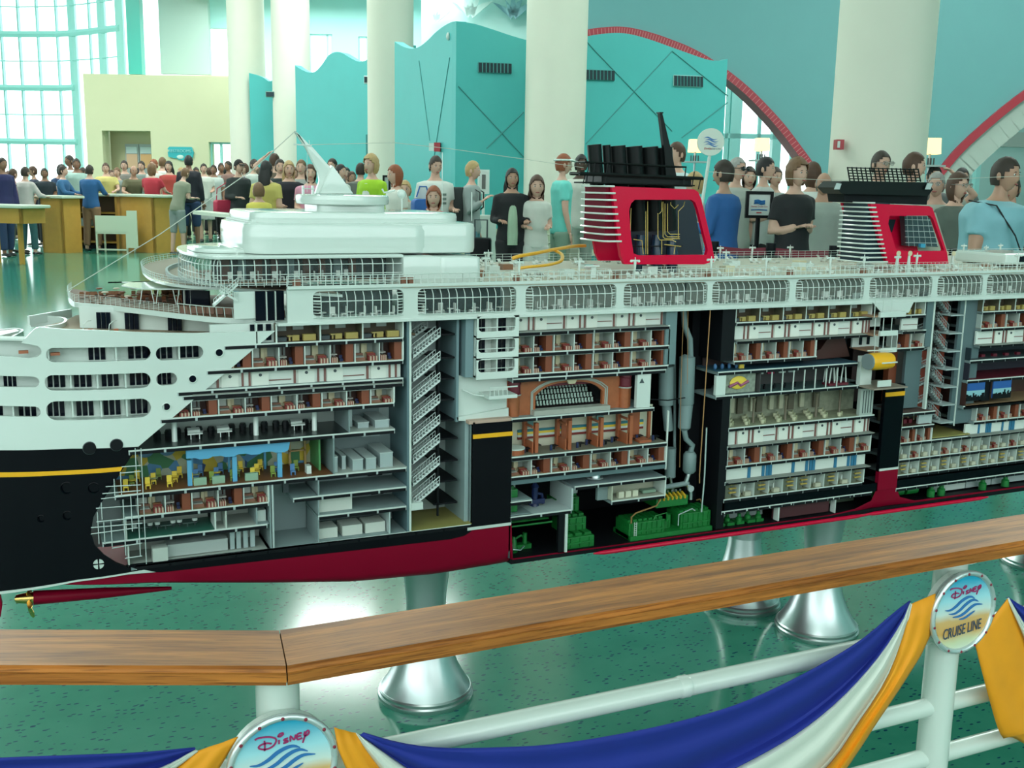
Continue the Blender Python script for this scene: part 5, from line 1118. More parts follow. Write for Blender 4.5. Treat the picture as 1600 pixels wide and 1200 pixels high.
ribbon('terrace_bulwark', smooth_pts([(46, 494), (75, 489), (112, 483)], 4), 1.052, 1.03, WHT)
slabz('terrace_deck', [(430, 524), (300, 528), (150, 524), (60, 519), (70, 509), (100, 502), (120, 492), (300, 500), (430, 508)], 1.035, .006, M('terrace_tan', (.42, .30, .2), .6))
# terrace back wall with window triplets and screens
def vface(name, x0, x1, yb, yt, zb, mat, yoff=.0, th=.004):
    a, c = PZ(x0, yb[0], zb), PZ(x1, yb[1], zb); z1 = zb+yt; d = (c-a); nr = V((-d.y, d.x, 0)).normalized()*th
    return sb(B().obox(a+nr*yoff, d, nr, V((0, 0, z1-zb))), name, mat)
vface('terrace_wall', 125, 460, (512, 522), .05, 1.036, WH2)
for x, yy in ((153, 513), (197, 514), (264, 516), (393, 519)):
    for k in range(3): vface('window_pane', x+k*7.5, x+k*7.5+6, (yy, yy+.2), .038, 1.038, DKW, -1.2)
for x in (128, 168): 
    p = PZ(x, 518, 1.036); sb(B().tube([(p.x, p.y-.03, 1.036), (p.x+.003, p.y-.03, 1.056), (p.x+.012, p.y-.02, 1.062), (p.x+.02, p.y-.012, 1.062)], .001, 5), 'screen_frame', WHT); sb(B().box(p.x+.012, p.x+.022, p.y-.026, p.y-.022, 1.037, 1.045), 'terrace_chair', M('chair_terracotta'))
# far left lower terraces
slabz('terrace_deck', [(-60, 552), (20, 556), (58, 552), (40, 528), (25, 520), (-60, 528)], .978, .006, M('terrace_tan2', (.40, .26, .17), .6))
ribbon('terrace_bulwark', smooth_pts([(-60, 517), (0, 515), (22, 513), (33, 516), (20, 524), (8, 530)], 4), 1.0, .975, WHT)
slabz('terrace_ledge', [(-60, 522), (-10, 518), (25, 514), (30, 517), (0, 524), (-60, 530)], 1.003, .004, WHT)
sb(B().box(.0, .035, 2.42, 2.425, .99, 1.012), 'glass_screen', GLS)
railing([PZ(-60, 548, .98), PZ(0, 546, .98), PZ(30, 540, .98)], .016, 14)
vface('terrace_wall', 18, 62, (556, 557), .022, .978, GREYW, .5); vface('terrace_locker', 31, 45, (553, 553.5), .006, .978, M('chair_terracotta'), -.5)
# canopy fans over the stern deck, ring gallery
for pts in ([(162, 433), (180, 428.5), (225, 421), (260, 424), (250, 434), (200, 437)], [(183, 438), (205, 431), (240, 428), (270, 434), (230, 441), (195, 441)], [(190, 446), (215, 438), (255, 434), (345, 440), (330, 451), (270, 451.5), (215, 450.5)]):
    P = [(p.x, p.y) for p in zp(pts, 1.128)]; P = smooth_pts(P+[P[0]], 4)[:-1]; sb(B().prism([(x, min(y, 2.8), 1.126) for x, y in P], (0, 0, .003)), 'canopy_fan', WHT)
for k, x in enumerate((222, 236, 247, 270, 280, 308)):
    p = PZ(x, 452, 1.127); q = PZ(x+(8 if k % 2 else -8), 470+.04*x, 1.092); sb(B().tube([p, V((p.x+(.006 if k % 2 else -.006), p.y, 1.092))], .0013, 5), 'canopy_strut', WHT)
vface('dark_glazing', 285, 327, (474, 477), .034, 1.092, DKW)
for x in (290, 300, 310, 320): vface('glazing_bar', x, x+1, (474.5, 474.6), .034, 1.092, WH2, -1.5)
ring_ = smooth_pts([(345, 449), (300, 447), (265, 443), (238, 436), (224, 426), (222, 418), (232, 412), (255, 407), (285, 404)], 4)
slabz('ring_planking', [(x+(3 if x < 260 else 0), y-2) for x, y in ring_], 1.1425, .001, M('ring_tan', (.30, .24, .17), .6), [V((.40, 2.6, 0)), V((.6, 2.6, 0)), V((.62, 2.26, 0))])
P = zp(ring_, 1.142); slabz('gallery_ring', ring_, 1.142, .006, WHT, [V((.40, 2.7, 0)), V((.6, 2.7, 0)), V((.62, 2.24, 0))])
railing([q for q in P], .018, 44, lines=3, r=.0006, lean=(-.002, -.003))
ribbon('inner_rim', smooth_pts([(345, 440), (305, 437), (272, 430), (262, 420), (275, 412), (300, 408)], 4), 1.152, 1.142, M('rim_grey', (.35, .42, .42), .4))
# zig-zag stairs between the decks
for (a, c) in (((334, 478), (372, 444)), ((372, 470), (345, 455))):
    p, q = PY(*a, 2.27), PY(*c, 2.27)
    sb(B().prism([(p.x, 2.27, p.z-.003), (q.x, 2.27, q.z-.003), (q.x, 2.27, q.z+.002), (p.x, 2.27, p.z+.002)], (0, .02, 0)), 'deck_stair', WHT); railing([p, q], .014, 9, lines=2)
sb(B().box(SX(368, 465), SX(402, 465), 2.275, 2.28, 1.092, 1.15), 'white_bulkhead', WHT)
# --- glazed observation gallery
gz0, gz1 = 1.162, SZ(600, 402, 2.285)
ga = [(SX(630, 420, 2.285), 2.285), (SX(345, 425, 2.285), 2.285)]
arc = []
cx_ = ga[1][0]; rx_ = cx_-SX(289, 415, 2.45); ry_ = .22
for k in range(1, 13): a = pi/2*k/12*1.0; arc.append((cx_-rx_*sin(a), 2.285+ry_*(1-cos(a))))
for k in range(1, 5): arc.append((cx_-rx_*cos(pi/8*k*.9), 2.285+ry_+ry_*sin(pi/8*k*.9)))
plan_ = [(ga[0][0]+(ga[1][0]-ga[0][0])*k/17, 2.285) for k in range(18)]+arc
gl_ = empty('observation_gallery', parent=ship); gl_.location = -SO
cen = V((cx_+.1, 2.50))
def inw(p, d): v = (cen-V(p)).normalized() if p[0] < cx_ else V((0, 1)); return (p[0]+v.x*d, p[1]+v.y*d)
for p in plan_:
    a1 = inw(p, .006); a2 = inw(p, .02); b = B(); b.tube([(p[0], p[1], gz0), (p[0], p[1], gz1-.014), (a1[0], a1[1], gz1-.005), (a2[0], a2[1], gz1)], .0012, 5); b.build('mullion', WHT, gl_)
for z, d in ((gz0+.0, 0), (gz0+.022, 0), (gz1-.014, 0)):
    b = B(); b.tube([(*inw(p, d), z) for p in plan_], .0010, 5); b.build('rail', WHT, gl_)
for i in range(len(plan_)-1):
    p, q = plan_[i], plan_[i+1]; B().add([(*p, gz0), (*q, gz0), (*q, gz1-.014), (*p, gz1-.014)], [(0, 1, 2, 3)]).build('pane', GLS, gl_)
    p1, q1 = inw(p, .006), inw(q, .006); p2, q2_ = inw(p, .02), inw(q, .02); B().add([(*p, gz1-.014), (*q, gz1-.014), (*q1, gz1-.005), (*q2_, gz1), (*p2, gz1), (*p1, gz1-.005)], [(0, 1, 2, 5), (5, 2, 3, 4)]).build('pane', GLS, gl_)
B().prism([(*inw(p, .05), gz0) for p in plan_]+[(cx_+.4, 2.8, gz0)], (0, 0, .002)).build('gallery_floor', M('gallery_tan', (.35, .22, .14), .6), gl_)
B().box(cx_+.0, ga[0][0], 2.40, 2.405, gz0, gz1).build('inner_wall', M('gallery_inner', (.035, .035, .03), .4), gl_)
for k in range(9): B().box(cx_+.02+.036*k, cx_+.036+.036*k, 2.39, 2.4, gz0, gz1-.006).build('inner_panel', GRY if k % 3 == 1 else M('gallery_brown', (.12, .05, .03), .5), gl_)
for k in range(14): place(CH, cx_-.02+.024*k, 2.33+.02*(k % 2), gz0+.002, random.choice((0, pi/2)), 1.2)
railing([(p[0]-(.004 if p[0] < cx_ else 0), p[1]-.014, ZT+.002) for p in plan_], .016, 52, lines=2)
for x in (466, 636): sbox('wood_locker', SX(x-6, 440), SX(x+6, 440), ZT, ZT+.017, .012, .02, M('locker_brown'))
# roof disc at the left of the house
def rbox(name, x0, x1, y0, y1, z0, z1, r, mat, bev=.008):
    P = rrect(x0, x1, y0, y1, r, 6); o = B().prism([(p[0], p[1], z0) for p in P], (0, 0, z1-z0))
    return sb(o, name, mat, True, bev)
rp = [inw(p, -.004) for p in plan_]+[(cx_+.1, 2.75), (ga[0][0], 2.75)]
sb(B().prism([(p[0], p[1], gz1-.001) for p in rp], (0, 0, .007)), 'gallery_roof', WHT, False, .002)
rbox('roof_disc', SX(303, 385, 2.42), SX(420, 385, 2.42), 2.36, 2.62, gz1+.006, gz1+.016, .12, WHT, .004)
# house
hx0, hx1 = SX(357, 365, 2.50), SX(749, 370, 2.32); hz0 = SZ(560, 397, 2.32); hz1 = SZ(560, 348, 2.32)
rbox('deckhouse', hx0+.005, SX(684, 370, 2.32), 2.315, 2.70, gz1+.004, hz1-.002, .06, WHT, .016)
rbox('deckhouse', SX(600, 370, 2.32), hx1, 2.322, 2.70, gz1+.004, hz1, .035, WHT, .012)
rbox('deckhouse_cap', SX(372, 340, 2.52), SX(721, 338, 2.36), 2.35, 2.68, hz1-.006, SZ(560, 332, 2.36), .05, WHT, .009)
for k in range(4): sbox('roof_step', hx0+.02+.01*k, hx0+.05+.01*k, hz1-.002+.003*k, hz1+.001+.003*k, .12, .40, WH2)
rbox('radar_plinth', SX(478, 325, 2.56), SX(602, 325, 2.45), 2.43, 2.60, SZ(540, 334, 2.43), SZ(540, 320, 2.43), .03, WHT, .002)
rbox('radar_platform', SX(464, 312, 2.51), SX(621, 312, 2.42), 2.40, 2.62, SZ(540, 321, 2.40), SZ(540, 305, 2.40), .10, WHT, .0085)
rbox('white_deckhouse', SX(630, 420, 2.275), SX(689, 420, 2.275), 2.272, 2.6, ZT, gz1+.001, .004, WHT, .004); rbox('white_deckhouse', SX(688, 420, 2.268), SX(752, 420, 2.268), 2.266, 2.6, ZT, gz1, .012, WHT, .006)
# mast
YM = 2.50
mp_ = [(493, 303), (500, 282), (497, 268), (479, 232), (474, 225), (461, 204), (464, 206), (483, 225), (490, 231), (553, 303)]
sb(B().prism([PY(*p, YM) for p in mp_], (0, .018, 0)), 'mast', WHT, True, .003); sb(B().prism([PY(*p, YM-.012) for p in ((499, 303), (520, 258), (553, 303))], (0, .04, 0)), 'mast_fairing', WHT, True, .003)
a, c = PY(459, 225.5, YM), PY(487, 227.5, YM); sb(B().tube([a, c], .0018, 6), 'mast_yard', WHT); sb(B().tube([PY(483, 219, YM), PY(484, 227, YM)], .0009, 4), 'mast_aerial', WHT)
for x in (474, 489): sb(B().box(SX(x-1.6, 298, 2.43), SX(x+1.6, 298, 2.43), 2.43, 2.435, SZ(x, 304, 2.43), SZ(x, 290, 2.43)), 'aerial_post', WHT)
sb(B().tube([PY(472, 294.5, 2.43), PY(492, 295.5, 2.43)], .001, 4), 'aerial_bar', WHT)
def dpost(x, y0, y1, Y, r=.0013, nm='aerial_post'): return sb(B().tube([PY(x, y1, Y), PY(x, y0, Y)], r, 6), nm, WHT)
dpost(628, 305, 330, 2.4, .0018); p = PY(627.5, 303, 2.4); sb(B().ell((p.x, p.y, p.z), .0105, .0105, .0105, 16, 12), 'radome', WHT, True)
b = B(); q = PY(602, 299, 2.42); b.tube([PY(597, 295, 2.42), PY(600, 301, 2.42), PY(612, 299, 2.42), PY(617, 297, 2.42)], .0022, 6); sb(b, 'radar_arm', WHT); dpost(605, 300, 306, 2.42)
dpost(691, 238, 330, 2.5, .001); dpost(737, 300, 345, 2.5, .0013); dpost(480, 235, 300, 2.55, .0006)
# --- rigging wires
for pts, nm in ((((104, 455, 2.5), (250, 366, 2.5), (395, 265, 2.5), (461, 205, 2.5)), 'rigging_wire'), (((486, 226, 2.5), (616, 223, 2.5), (700, 232, 2.5), (800, 246, 2.5), (912, 262, 2.5)), 'rigging_wire'), (((1105, 268, 2.5), (1230, 279, 2.5), (1380, 284, 2.5), (1600, 275, 2.5), (1750, 268, 2.5)), 'rigging_wire')):
    sb(B().tube([PY(*p) for p in pts], .0011 if pts[0][0] < 200 else .0007, 5), nm, M('wire_grey', (.5, .52, .45), .5))
# --- floodlight posts
T = B(); T.box(-.0014, .0014, -.0014, .0014, 0, .045).lathe([(.0025, .026), (.004, .045), (.004, .048)], n=10).box(-.011, .011, -.003, .003, .046, .050).ell((-.0095, 0, .046), .004, .004, .003, 8, 5).ell((.0095, 0, .046), .004, .004, .003, 8, 5).box(-.0008, .0008, -.0008, .0008, .05, .056)
T = T.build('floodlight_post', WHT)
for x, yb, Y, s in ((811, 425, 2.262, 1), (905, 422, 2.262, 1), (992, 419, 2.262, 1), (1111, 417, 2.262, 1), (1197, 416, 2.262, 1), (1297, 415, 2.262, 1), (1350, 413, 2.262, 1), (1432, 415, 2.30, 1), (1402, 413, 2.262, 1), (763, 400, 2.6, 1), (759, 412, 2.4, 1), (1125, 400, 2.8, .9), (1134, 404, 2.6, .9), (1175, 400, 2.8, .9), (1234, 400, 2.8, .9), (1505, 396, 2.8, .9), (1540, 398, 2.7, .9), (1562, 398, 2.8, .9), (1590, 414, 2.262, 1)):
    place(T, SX(x, yb, Y), Y, ZT, random.uniform(-.3, .3), s)
for x in (1403, 1421, 1466, 1478, 1489):
    Y = 2.27 if x < 1430 else 2.42; X = SX(x, 410, Y); z = SZ(x, 396, Y); sb(B().lathe([(.0075, -.001), (.0075, .001)], (X, Y, z), 16, 'y'), 'disc_sign', CRM); sb(B().lathe([(.0055, 0), (.0035, z-ZT-.006)], (X, Y+.003, ZT), 8), 'disc_stand', WHT)
# deck clutter: loungers, tables, pools
WL = B().box(-.004, .004, -.011, .006, .003, .0045).obox((-.004, .006, .0045), (.008, 0, 0), (0, .006, .006), (0, -.001, .001)).box(-.004, .004, -.01, -.009, 0, .003).box(-.004, .004, .005, .006, 0, .003).build('white_lounger', CW)
for k in range(150):
    X = random.uniform(.98, 3.1); Y = random.choice((2.30, 2.34, 2.40, 2.72, 2.78, 2.84)); 
    if 1.42 < X < 1.9 and 2.36 < Y < 2.7: continue
    place(WL, X, Y+random.uniform(-.01, .01), ZT, random.choice((0, .2, pi/2)), 1.2)
for k in range(24):
    X = 1.0+2.0*k/24; sbox('deck_planter', X, X+.03, ZT, ZT+random.uniform(.008, .02), .16+.2*(k % 3)*.5, .19+.2*(k % 3)*.5, random.choice((WH2, CRM, M('planter_brown', (.25, .12, .06), .6))))
for x, w_ in ((1040, 60), (1180, 90), (1290, 60), (1420, 50), (1540, 80)): X = SX(x, 410, 2.5); sb(B().lathe([(w_*.0011, 0), (w_*.0011, .006), (w_*.0009, .0065)], (X, 2.5, ZT), 24, sx=1.0, sy=.6), 'round_stage', M('stage_cream', (.55, .5, .4), .5))
for x, y in ((1267, 398), (1262, 408)): X = SX(x, y, 2.42); sb(B().lathe([(.010, 0), (.012, .008), (.003, .010), (.001, .016)], (X, 2.42, ZT+.012 if y < 400 else ZT), 16), 'covered_bowl', WHT)
X = SX(1374, 410, 2.3); sb(B().lathe([(.012, 0), (.014, .006), (.003, .008), (.001, .012)], (X, 2.3, ZT), 16), 'covered_bowl', WHT)
sbox('barbecue_hut', SX(1573, 385, 2.35), SX(1650, 385, 2.35), ZT+.01, ZT+.045, .1, .3, WHT, bevel=.008); sbox('hut_window', SX(1594, 380, 2.35), SX(1640, 380, 2.35), ZT+.02, ZT+.038, .096, .1, DKW)
# yellow water slide
SLD = M('slide_orange', (.75, .38, .02), .3); pts = smooth_pts([(914, 384, 2.6), (895, 385, 2.58), (860, 391, 2.5), (835, 396, 2.45), (812, 400, 2.42), (800, 404, 2.42)], 4)
sb(B().tube([PY(*p) for p in pts], .006, 8, sq=.8), 'water_slide', SLD, True)
pts = smooth_pts([(868, 392, 2.52), (878, 398, 2.48), (876, 408, 2.42), (855, 414, 2.38), (825, 417, 2.36), (812, 419, 2.36)], 4); sb(B().tube([PY(*p) for p in pts], .005, 8, sq=.8), 'water_slide', SLD, True)
X = SX(838, 408, 2.42); sb(B().ell((X, 2.44, ZT+.006), .025, .03, .010), 'slide_mound', M('mound_grey', (.45, .46, .42), .6), True)
sb(B().box(SX(925, 405, 2.34), SX(932, 405, 2.34), 2.34, 2.346, ZT, ZT+.028).box(SX(912, 405, 2.34), SX(936, 405, 2.34), 2.335, 2.36, ZT+.028, ZT+.032), 'slide_platform', WHT)
# ================= funnels =================
def PXL(p): d = V((p[0], p[1], 1.25))-CP; return 800+FPX*d.dot(RT)/d.dot(FW)
def funnel(o, frame, hole, YF, depth, bars, bar_n, deep_mat, nm, x1b=0):
    """frame, hole: pixel outlines of the painted side; bars: (x0, x1, ytop, ybot)"""
    P = lambda p, Y=YF: PY(p[0], p[1], Y)
    r = empty(nm, parent=ship); r.location = -SO; q_ = PY(bars[1], bars[2], YF); depth = .02
    while PXL((q_.x-.016, YF+depth)) > bars[0]+2: depth += .004
    fo = [(P(p).x, P(p).z) for p in frame]; ho = [(P(p).x, P(p).z) for p in hole]
    sheet(B(), fo, [ho], lambda u, v, t: (u, YF+t, v), .012, .03).build('painted_side', RED, r, True)
    sheet(B(), fo, [], lambda u, v, t: (u, YF+depth+t, v), .01, .05).build('far_side', RED, r)
    x0, x1, yt, yb = bars; a0, a1 = P((x0, yt)), P((x1, yt)); b0, b1 = P((x0, yb)), P((x1b or x1, yb))
    dn = depth*.35; n0 = V((a1.x-.014, 0, 0)); w_n = .014
    B().prism([(b1.x+.01, YF+.013, a1.z), (a1.x-.004, YF+.013, a1.z), (a1.x-.009, YF+.018, a1.z), (a1.x-.009, YF+depth-.006, a1.z), (b1.x, YF+depth, a1.z)], (0, 0, b1.z-a1.z)).build('forward_core', deep_mat, r)
    for k in range(bar_n):
        t = k/(bar_n-1); z = a1.z+(b1.z-a1.z)*t; xl = n0.x+.008*t; xr_ = a1.x+(b1.x-a1.x)*t+.004
        pth = [(xr_, YF-.003, z), (a1.x-.008, YF-.002, z), (a1.x-.016, YF+.004, z), (a1.x-.019, YF+.014, z), (a1.x-.019, YF+depth*.7, z), (a1.x-.015, YF+depth, z), (xr_, YF+depth+.003, z)]
        B().tube(pth, .0026, 6).build('louvre_bar', WHT, r, True)
    return r
f1 = funnel(None, [(956, 291), (1085, 296), (1091, 300), (1096, 312), (1112, 380), (1117, 408), (1100, 413), (976, 413), (970, 400), (963, 350)], [(992, 312), (1080, 312), (1086, 316), (1090, 326), (1106, 390), (1104, 398), (998, 399), (990, 396), (986, 370), (983, 330), (986, 318)], 2.40, .34, (905, 957, 291, 377), 9, M('funnel_maroon', (.16, .006, .02), .6, spec=.1), 'funnel', 968)
XX = lambda x, y, Y: SX(x, y, Y)
B().prism([PY(*p, 2.53) for p in ((975, 300), (1082, 300), (1100, 410), (975, 410))], (0, .01, 0)).build('inner_casing', M('casing_navy', (.006, .010, .025), .3), f1)
for k, x in enumerate((1003, 1028, 1052)): b = B(); q = PY(x, 355, 2.47); b.tube([(q.x, 2.47, ZT), (q.x, 2.47, ZT+.05), (q.x-.004, 2.47, ZT+.075), (q.x-.002, 2.47, ZT+.10)], [.017, .017, .013, .013], 12); b.build('flue', M('flue_navy', (.01, .03, .06), .2), f1, True)
B().box(XX(985, 375, 2.46), XX(1065, 375, 2.46), 2.449, 2.453, ZT+.038, ZT+.042).build('flue_clamp', BKM, f1); B().box(XX(985, 345, 2.46), XX(1065, 345, 2.46), 2.449, 2.453, ZT+.07, ZT+.0725).build('flue_clamp', BKM, f1)
YP = M('pipe_yellow', (.62, .46, .12), .35)
for pts in ([(1012, 315), (1012, 397)], [(1009, 330), (1009, 397)], [(1028, 333), (1028, 370), (1031, 375), (1050, 375), (1056, 378)], [(1036, 315), (1036, 370), (1039, 373), (1062, 373)], [(1039, 318), (1039, 366), (1043, 370), (1062, 370)], [(1043, 318), (1043, 362), (1047, 366), (1062, 366)], [(1048, 316), (1048, 320), (1054, 326), (1060, 320)], [(1034, 315), (1034, 330), (1030, 334)], [(1070, 315), (1068, 322), (1060, 330), (1060, 345)], [(986, 325), (985, 360)], [(990, 374), (1003, 376), (1005, 397)], [(1038, 382), (1064, 385)], [(1034, 376), (1034, 397)], [(1055, 385), (1053, 397)], [(1060, 345), (1060, 372)]):
    B().tube([PY(*p, 2.44) for p in pts], .0011, 5).build('yellow_pipe', YP, f1)
# black top works
BF = M('fin_black', (.006, .008, .008), .35, spec=.2)
for k, (xt, w_) in enumerate(((927, 20), (950, 12), (963, 22), (987, 24), (1012, 24), (1036, 22))):
    t0, t1 = PY(xt, 225+.9*k, 2.5), PY(xt+w_, 225+.9*k+1, 2.5); o0, o1 = PY(xt+11, 288, 2.5), PY(xt+w_+11, 289, 2.5); rr = (t1.x-t0.x)/2
    b = B(); b.tube([((o0.x+o1.x)/2, 2.53, ZT+.11), ((t0.x+t1.x)/2, 2.53, t0.z)], rr, 14); b.build('exhaust_stack', BF, f1, True)
q = [PY(*p, 2.5) for p in ((1031, 177), (1035, 177), (1050, 240), (1060, 290), (1042, 290), (1038, 235))]; B().prism(q, (0, .012, 0)).build('tall_fin', BF, f1); B().box(q[0].x-.002, q[0].x+.008, 2.495, 2.515, q[0].z, q[0].z+.003).build('fin_tip', BF, f1)
zt_ = PY(1000, 290, 2.45).z
for k, (x0, x1, y, n_) in enumerate(((905, 1098, 271, 0), (915, 1072, 253, 0), (912, 1085, 285, 0))):
    p, q = PY(x0, y, 2.42), PY(x1, y+(8 if k < 2 else 5), 2.42); b = B()
    for yy in (2.42, 2.47): b.tube([(p.x, yy, p.z), (q.x, yy, q.z)], .0022 if k else .005, 6)
    for xx, zz in ((p.x, p.z), (q.x, q.z)): b.tube([(xx, 2.42, zz), (xx, 2.47, zz)], .0022, 6)
    b.build('platform_rail', BF, f1)
for x, y0, y1 in ((920, 253, 287), (930, 253, 287), (915, 270, 287), (1072, 260, 290), (1085, 268, 292), (950, 254, 287), (1095, 278, 296)):
    B().tube([PY(x-4, y1, 2.42), PY(x, y0, 2.42)], .0016, 5).build('platform_post', BF, f1)
B().prism([PY(*p, 2.43) for p in ((940, 287), (1080, 292), (1080, 278), (940, 274))], (0, .09, 0)).build('top_platform', BF, f1)
# second funnel, cut open
f2 = funnel(None, [(1360, 318), (1452, 322), (1457, 325), (1462, 340), (1480, 395), (1482, 412), (1392, 413), (1386, 411), (1376, 380)], [(1390, 337), (1453, 337), (1458, 342), (1475, 390), (1474, 392), (1412, 392), (1400, 389), (1388, 350)], 2.38, .34, (1308, 1364, 317, 409), 14, M('funnel_blue_glass', (.015, .035, .05), .4, spec=.2), 'funnel', 1384)
B().prism([PY(*p, 2.50) for p in ((1386, 330), (1462, 332), (1482, 398), (1396, 396))], (0, .01, 0)).build('far_panel', M('funnel_inner', (.30, .33, .26), .5), f2)
b = B(); b.prism([PY(*p, 2.46) for p in ((1413, 338), (1452, 338), (1466, 386), (1416, 384))], (0, .02, 0)); b.build('glazed_lounge', M('lounge_glass', (.04, .07, .08), .1), f2)
for k in range(5): B().tube([PY(1414, 343+9*k, 2.455), PY(1453+3*k, 344+9*k, 2.455)], .001, 4).build('lounge_bar_rail', LGR, f2)
for k in range(6): B().tube([PY(1417+8*k, 338, 2.455), PY(1420+9*k, 385, 2.455)], .0008, 4).build('lounge_mullion', LGR, f2)
B().prism([PY(*p, 2.44) for p in ((1388, 343), (1400, 343), (1394, 363), (1388, 363))], (0, .002, 0)).build('dark_window', DKW, f2); B().prism([PY(*p, 2.45) for p in ((1439, 381), (1446, 381), (1446, 387), (1439, 387))], (0, .01, 0)).build('blue_box', M('cyan_box', (.05, .4, .6), .4), f2)
zq = PY(1380, 318, 2.45).z
B().prism([PY(*p, 2.42) for p in ((1306, 293), (1316, 283), (1450, 285), (1458, 296), (1450, 306), (1316, 303))], (0, .08, 0)).build('top_platform', BF, f2)
B().prism([PY(*p, 2.44) for p in ((1318, 303), (1450, 306), (1448, 320), (1320, 316))], (0, .07, 0)).build('funnel_neck', BKM, f2)
for k in range(17): x = 1324+6.9*k; B().tube([PY(x+4, 284, 2.46), PY(x, 261+.02*(x-1324)*1.2, 2.46)], .0022, 5).build('grille_bar', BF, f2)
for k in range(6): y = 262+4.3*k; B().tube([PY(1324+k, y, 2.46), PY(1435+k, y+3, 2.46)], .0016, 5).build('grille_rail', BF, f2)
for x in (1310, 1452): B().prism([PY(x-6, 296, 2.41), PY(x-2, 286, 2.41), PY(x+5, 287, 2.41), PY(x+2, 296, 2.41)], (0, .003, 0)).build('pale_port', LGR, f2)
# ================= pedestals under the ship =================
def pedestal(x, y, label, ztop_=.452):
    r = empty('pedestal', (x, y, 0), label, 'pedestal', 'aluminium pedestals under the ship model')
    B().lathe([(.118, 0), (.128, .0), (.131, .006), (.131, .014), (.127, .018), (.128, .026), (.124, .030)], n=48).build('base_ring', ALU, r, True)
    B().lathe([(.123, .030), (.110, .048), (.090, .085), (.075, .125), (.063, .17), (.056, .21), (.053, .24)], n=48).build('flared_foot', ALU, r, True)
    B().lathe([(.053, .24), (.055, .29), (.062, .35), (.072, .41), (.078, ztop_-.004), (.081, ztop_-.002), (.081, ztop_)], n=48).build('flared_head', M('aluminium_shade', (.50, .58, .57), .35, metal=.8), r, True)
    return r
P1 = PZ(667, 1086, 0); P2 = PZ(1275, 983, 0)
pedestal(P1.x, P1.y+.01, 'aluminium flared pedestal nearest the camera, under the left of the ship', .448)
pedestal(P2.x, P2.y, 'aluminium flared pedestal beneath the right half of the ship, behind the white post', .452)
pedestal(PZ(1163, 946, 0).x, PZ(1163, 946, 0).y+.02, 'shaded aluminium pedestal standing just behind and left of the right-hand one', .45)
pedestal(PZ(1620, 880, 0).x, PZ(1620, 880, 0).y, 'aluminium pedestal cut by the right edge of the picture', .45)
# ================= railing =================
def wood():
    m = M('varnished_oak', (.33, .16, .045), .42, spec=.3); nt = m.node_tree; b = nt.nodes['Principled BSDF']; N = nt.nodes.new; L = nt.links.new
    tc = N('ShaderNodeTexCoord'); mp = N('ShaderNodeMapping'); mp.inputs['Scale'].default_value = (1.6, 30, 30); L(tc.outputs['Object'], mp.inputs[0])
    n = N('ShaderNodeTexNoise'); n.inputs['Scale'].default_value = 2.2; n.inputs['Detail'].default_value = 6; n.inputs['Distortion'].default_value = .8; L(mp.outputs[0], n.inputs['Vector'])
    n2 = N('ShaderNodeTexNoise'); n2.inputs['Scale'].default_value = 14; n2.inputs['Detail'].default_value = 3; mp2 = N('ShaderNodeMapping'); mp2.inputs['Scale'].default_value = (1.5, 40, 40); L(tc.outputs['Object'], mp2.inputs[0]); L(mp2.outputs[0], n2.inputs['Vector'])
    c = N('ShaderNodeValToRGB'); e = c.color_ramp.elements; e[0].position = .34; e[0].color = (.21, .065, .012, 1); e[1].position = .66; e[1].color = (.50, .175, .032, 1); L(n.outputs['Fac'], c.inputs[0])
    c2 = N('ShaderNodeValToRGB'); e = c2.color_ramp.elements; e[0].position = .36; e[0].color = (.30, .25, .22, 1); e[1].position = .48; e[1].color = (1, 1, 1, 1); L(n2.outputs['Fac'], c2.inputs[0])
    mx = N('ShaderNodeMix'); mx.data_type = 'RGBA'; mx.blend_type = 'MULTIPLY'; mx.inputs[0].default_value = .55; L(c.outputs[0], mx.inputs[6]); L(c2.outputs[0], mx.inputs[7]); L(mx.outputs[2], b.inputs['Base Color'])
    b.inputs['Coat Weight'].default_value = .08; b.inputs['Coat Roughness'].default_value = .25
    return m
OAK = wood(); RW = M('rail_enamel', (.60, .68, .62), .25, coat=.4)
rail = empty('guard_rail', (.3, .977, 0), 'white tubular guard rail with a varnished oak handrail, in front of the ship', 'railing'); RO = V(rail.location)
ZR = .93; TH = .93-PY(800, 1012, .93).z
def rb(b, name, mat, smooth=False, bevel=0): o = b.build(name, mat, None, smooth, bevel); o.parent = rail; o.matrix_basis = Matrix.Translation(-RO); return o
def plank(name, pts, loc, rz):
    """top outline in plan, rounded profile; own origin so the grain runs along it"""
    R_ = Matrix.Rotation(-rz, 3, 'Z'); P = [R_ @ (V((p[0], p[1], 0))-V((loc[0], loc[1], 0))) for p in pts]
    o = B().prism([(p.x, p.y, -TH) for p in P], (0, 0, TH)).build(name, OAK, None, False); bm = bmesh.new(); bm.from_mesh(o.data); bmesh.ops.bevel(bm, geom=[e for e in bm.edges if e.calc_length() > .5], offset=.006, segments=3, affect='EDGES'); bm.to_mesh(o.data); bm.free(); o.parent = rail; o.location = V((loc[0], loc[1], ZR))-RO; o.rotation_euler.z = rz; return o
ci, co_ = (.213, 1.024), (.200, .929)
d = V((-.246, .103)).normalized(); 
li, lo = (ci[0]+d.x*1.2, ci[1]+d.y*1.2), (co_[0]+d.x*1.2, co_[1]+d.y*1.2)
plank('handrail', [co_, (3.6, .929), (3.6, 1.026), ci], (.2, .93), 0)
plank('handrail', [(co_[0]-.0012, co_[1]), (ci[0]-.0012, ci[1]), li, lo], (.2, .93), atan2(-d.y, -d.x))
YR = .977
def prail(x, z, y=YR): return (x, y, z)
p1x = SX(435, 1090, YR); p2x = SX(1478, 960, YR)
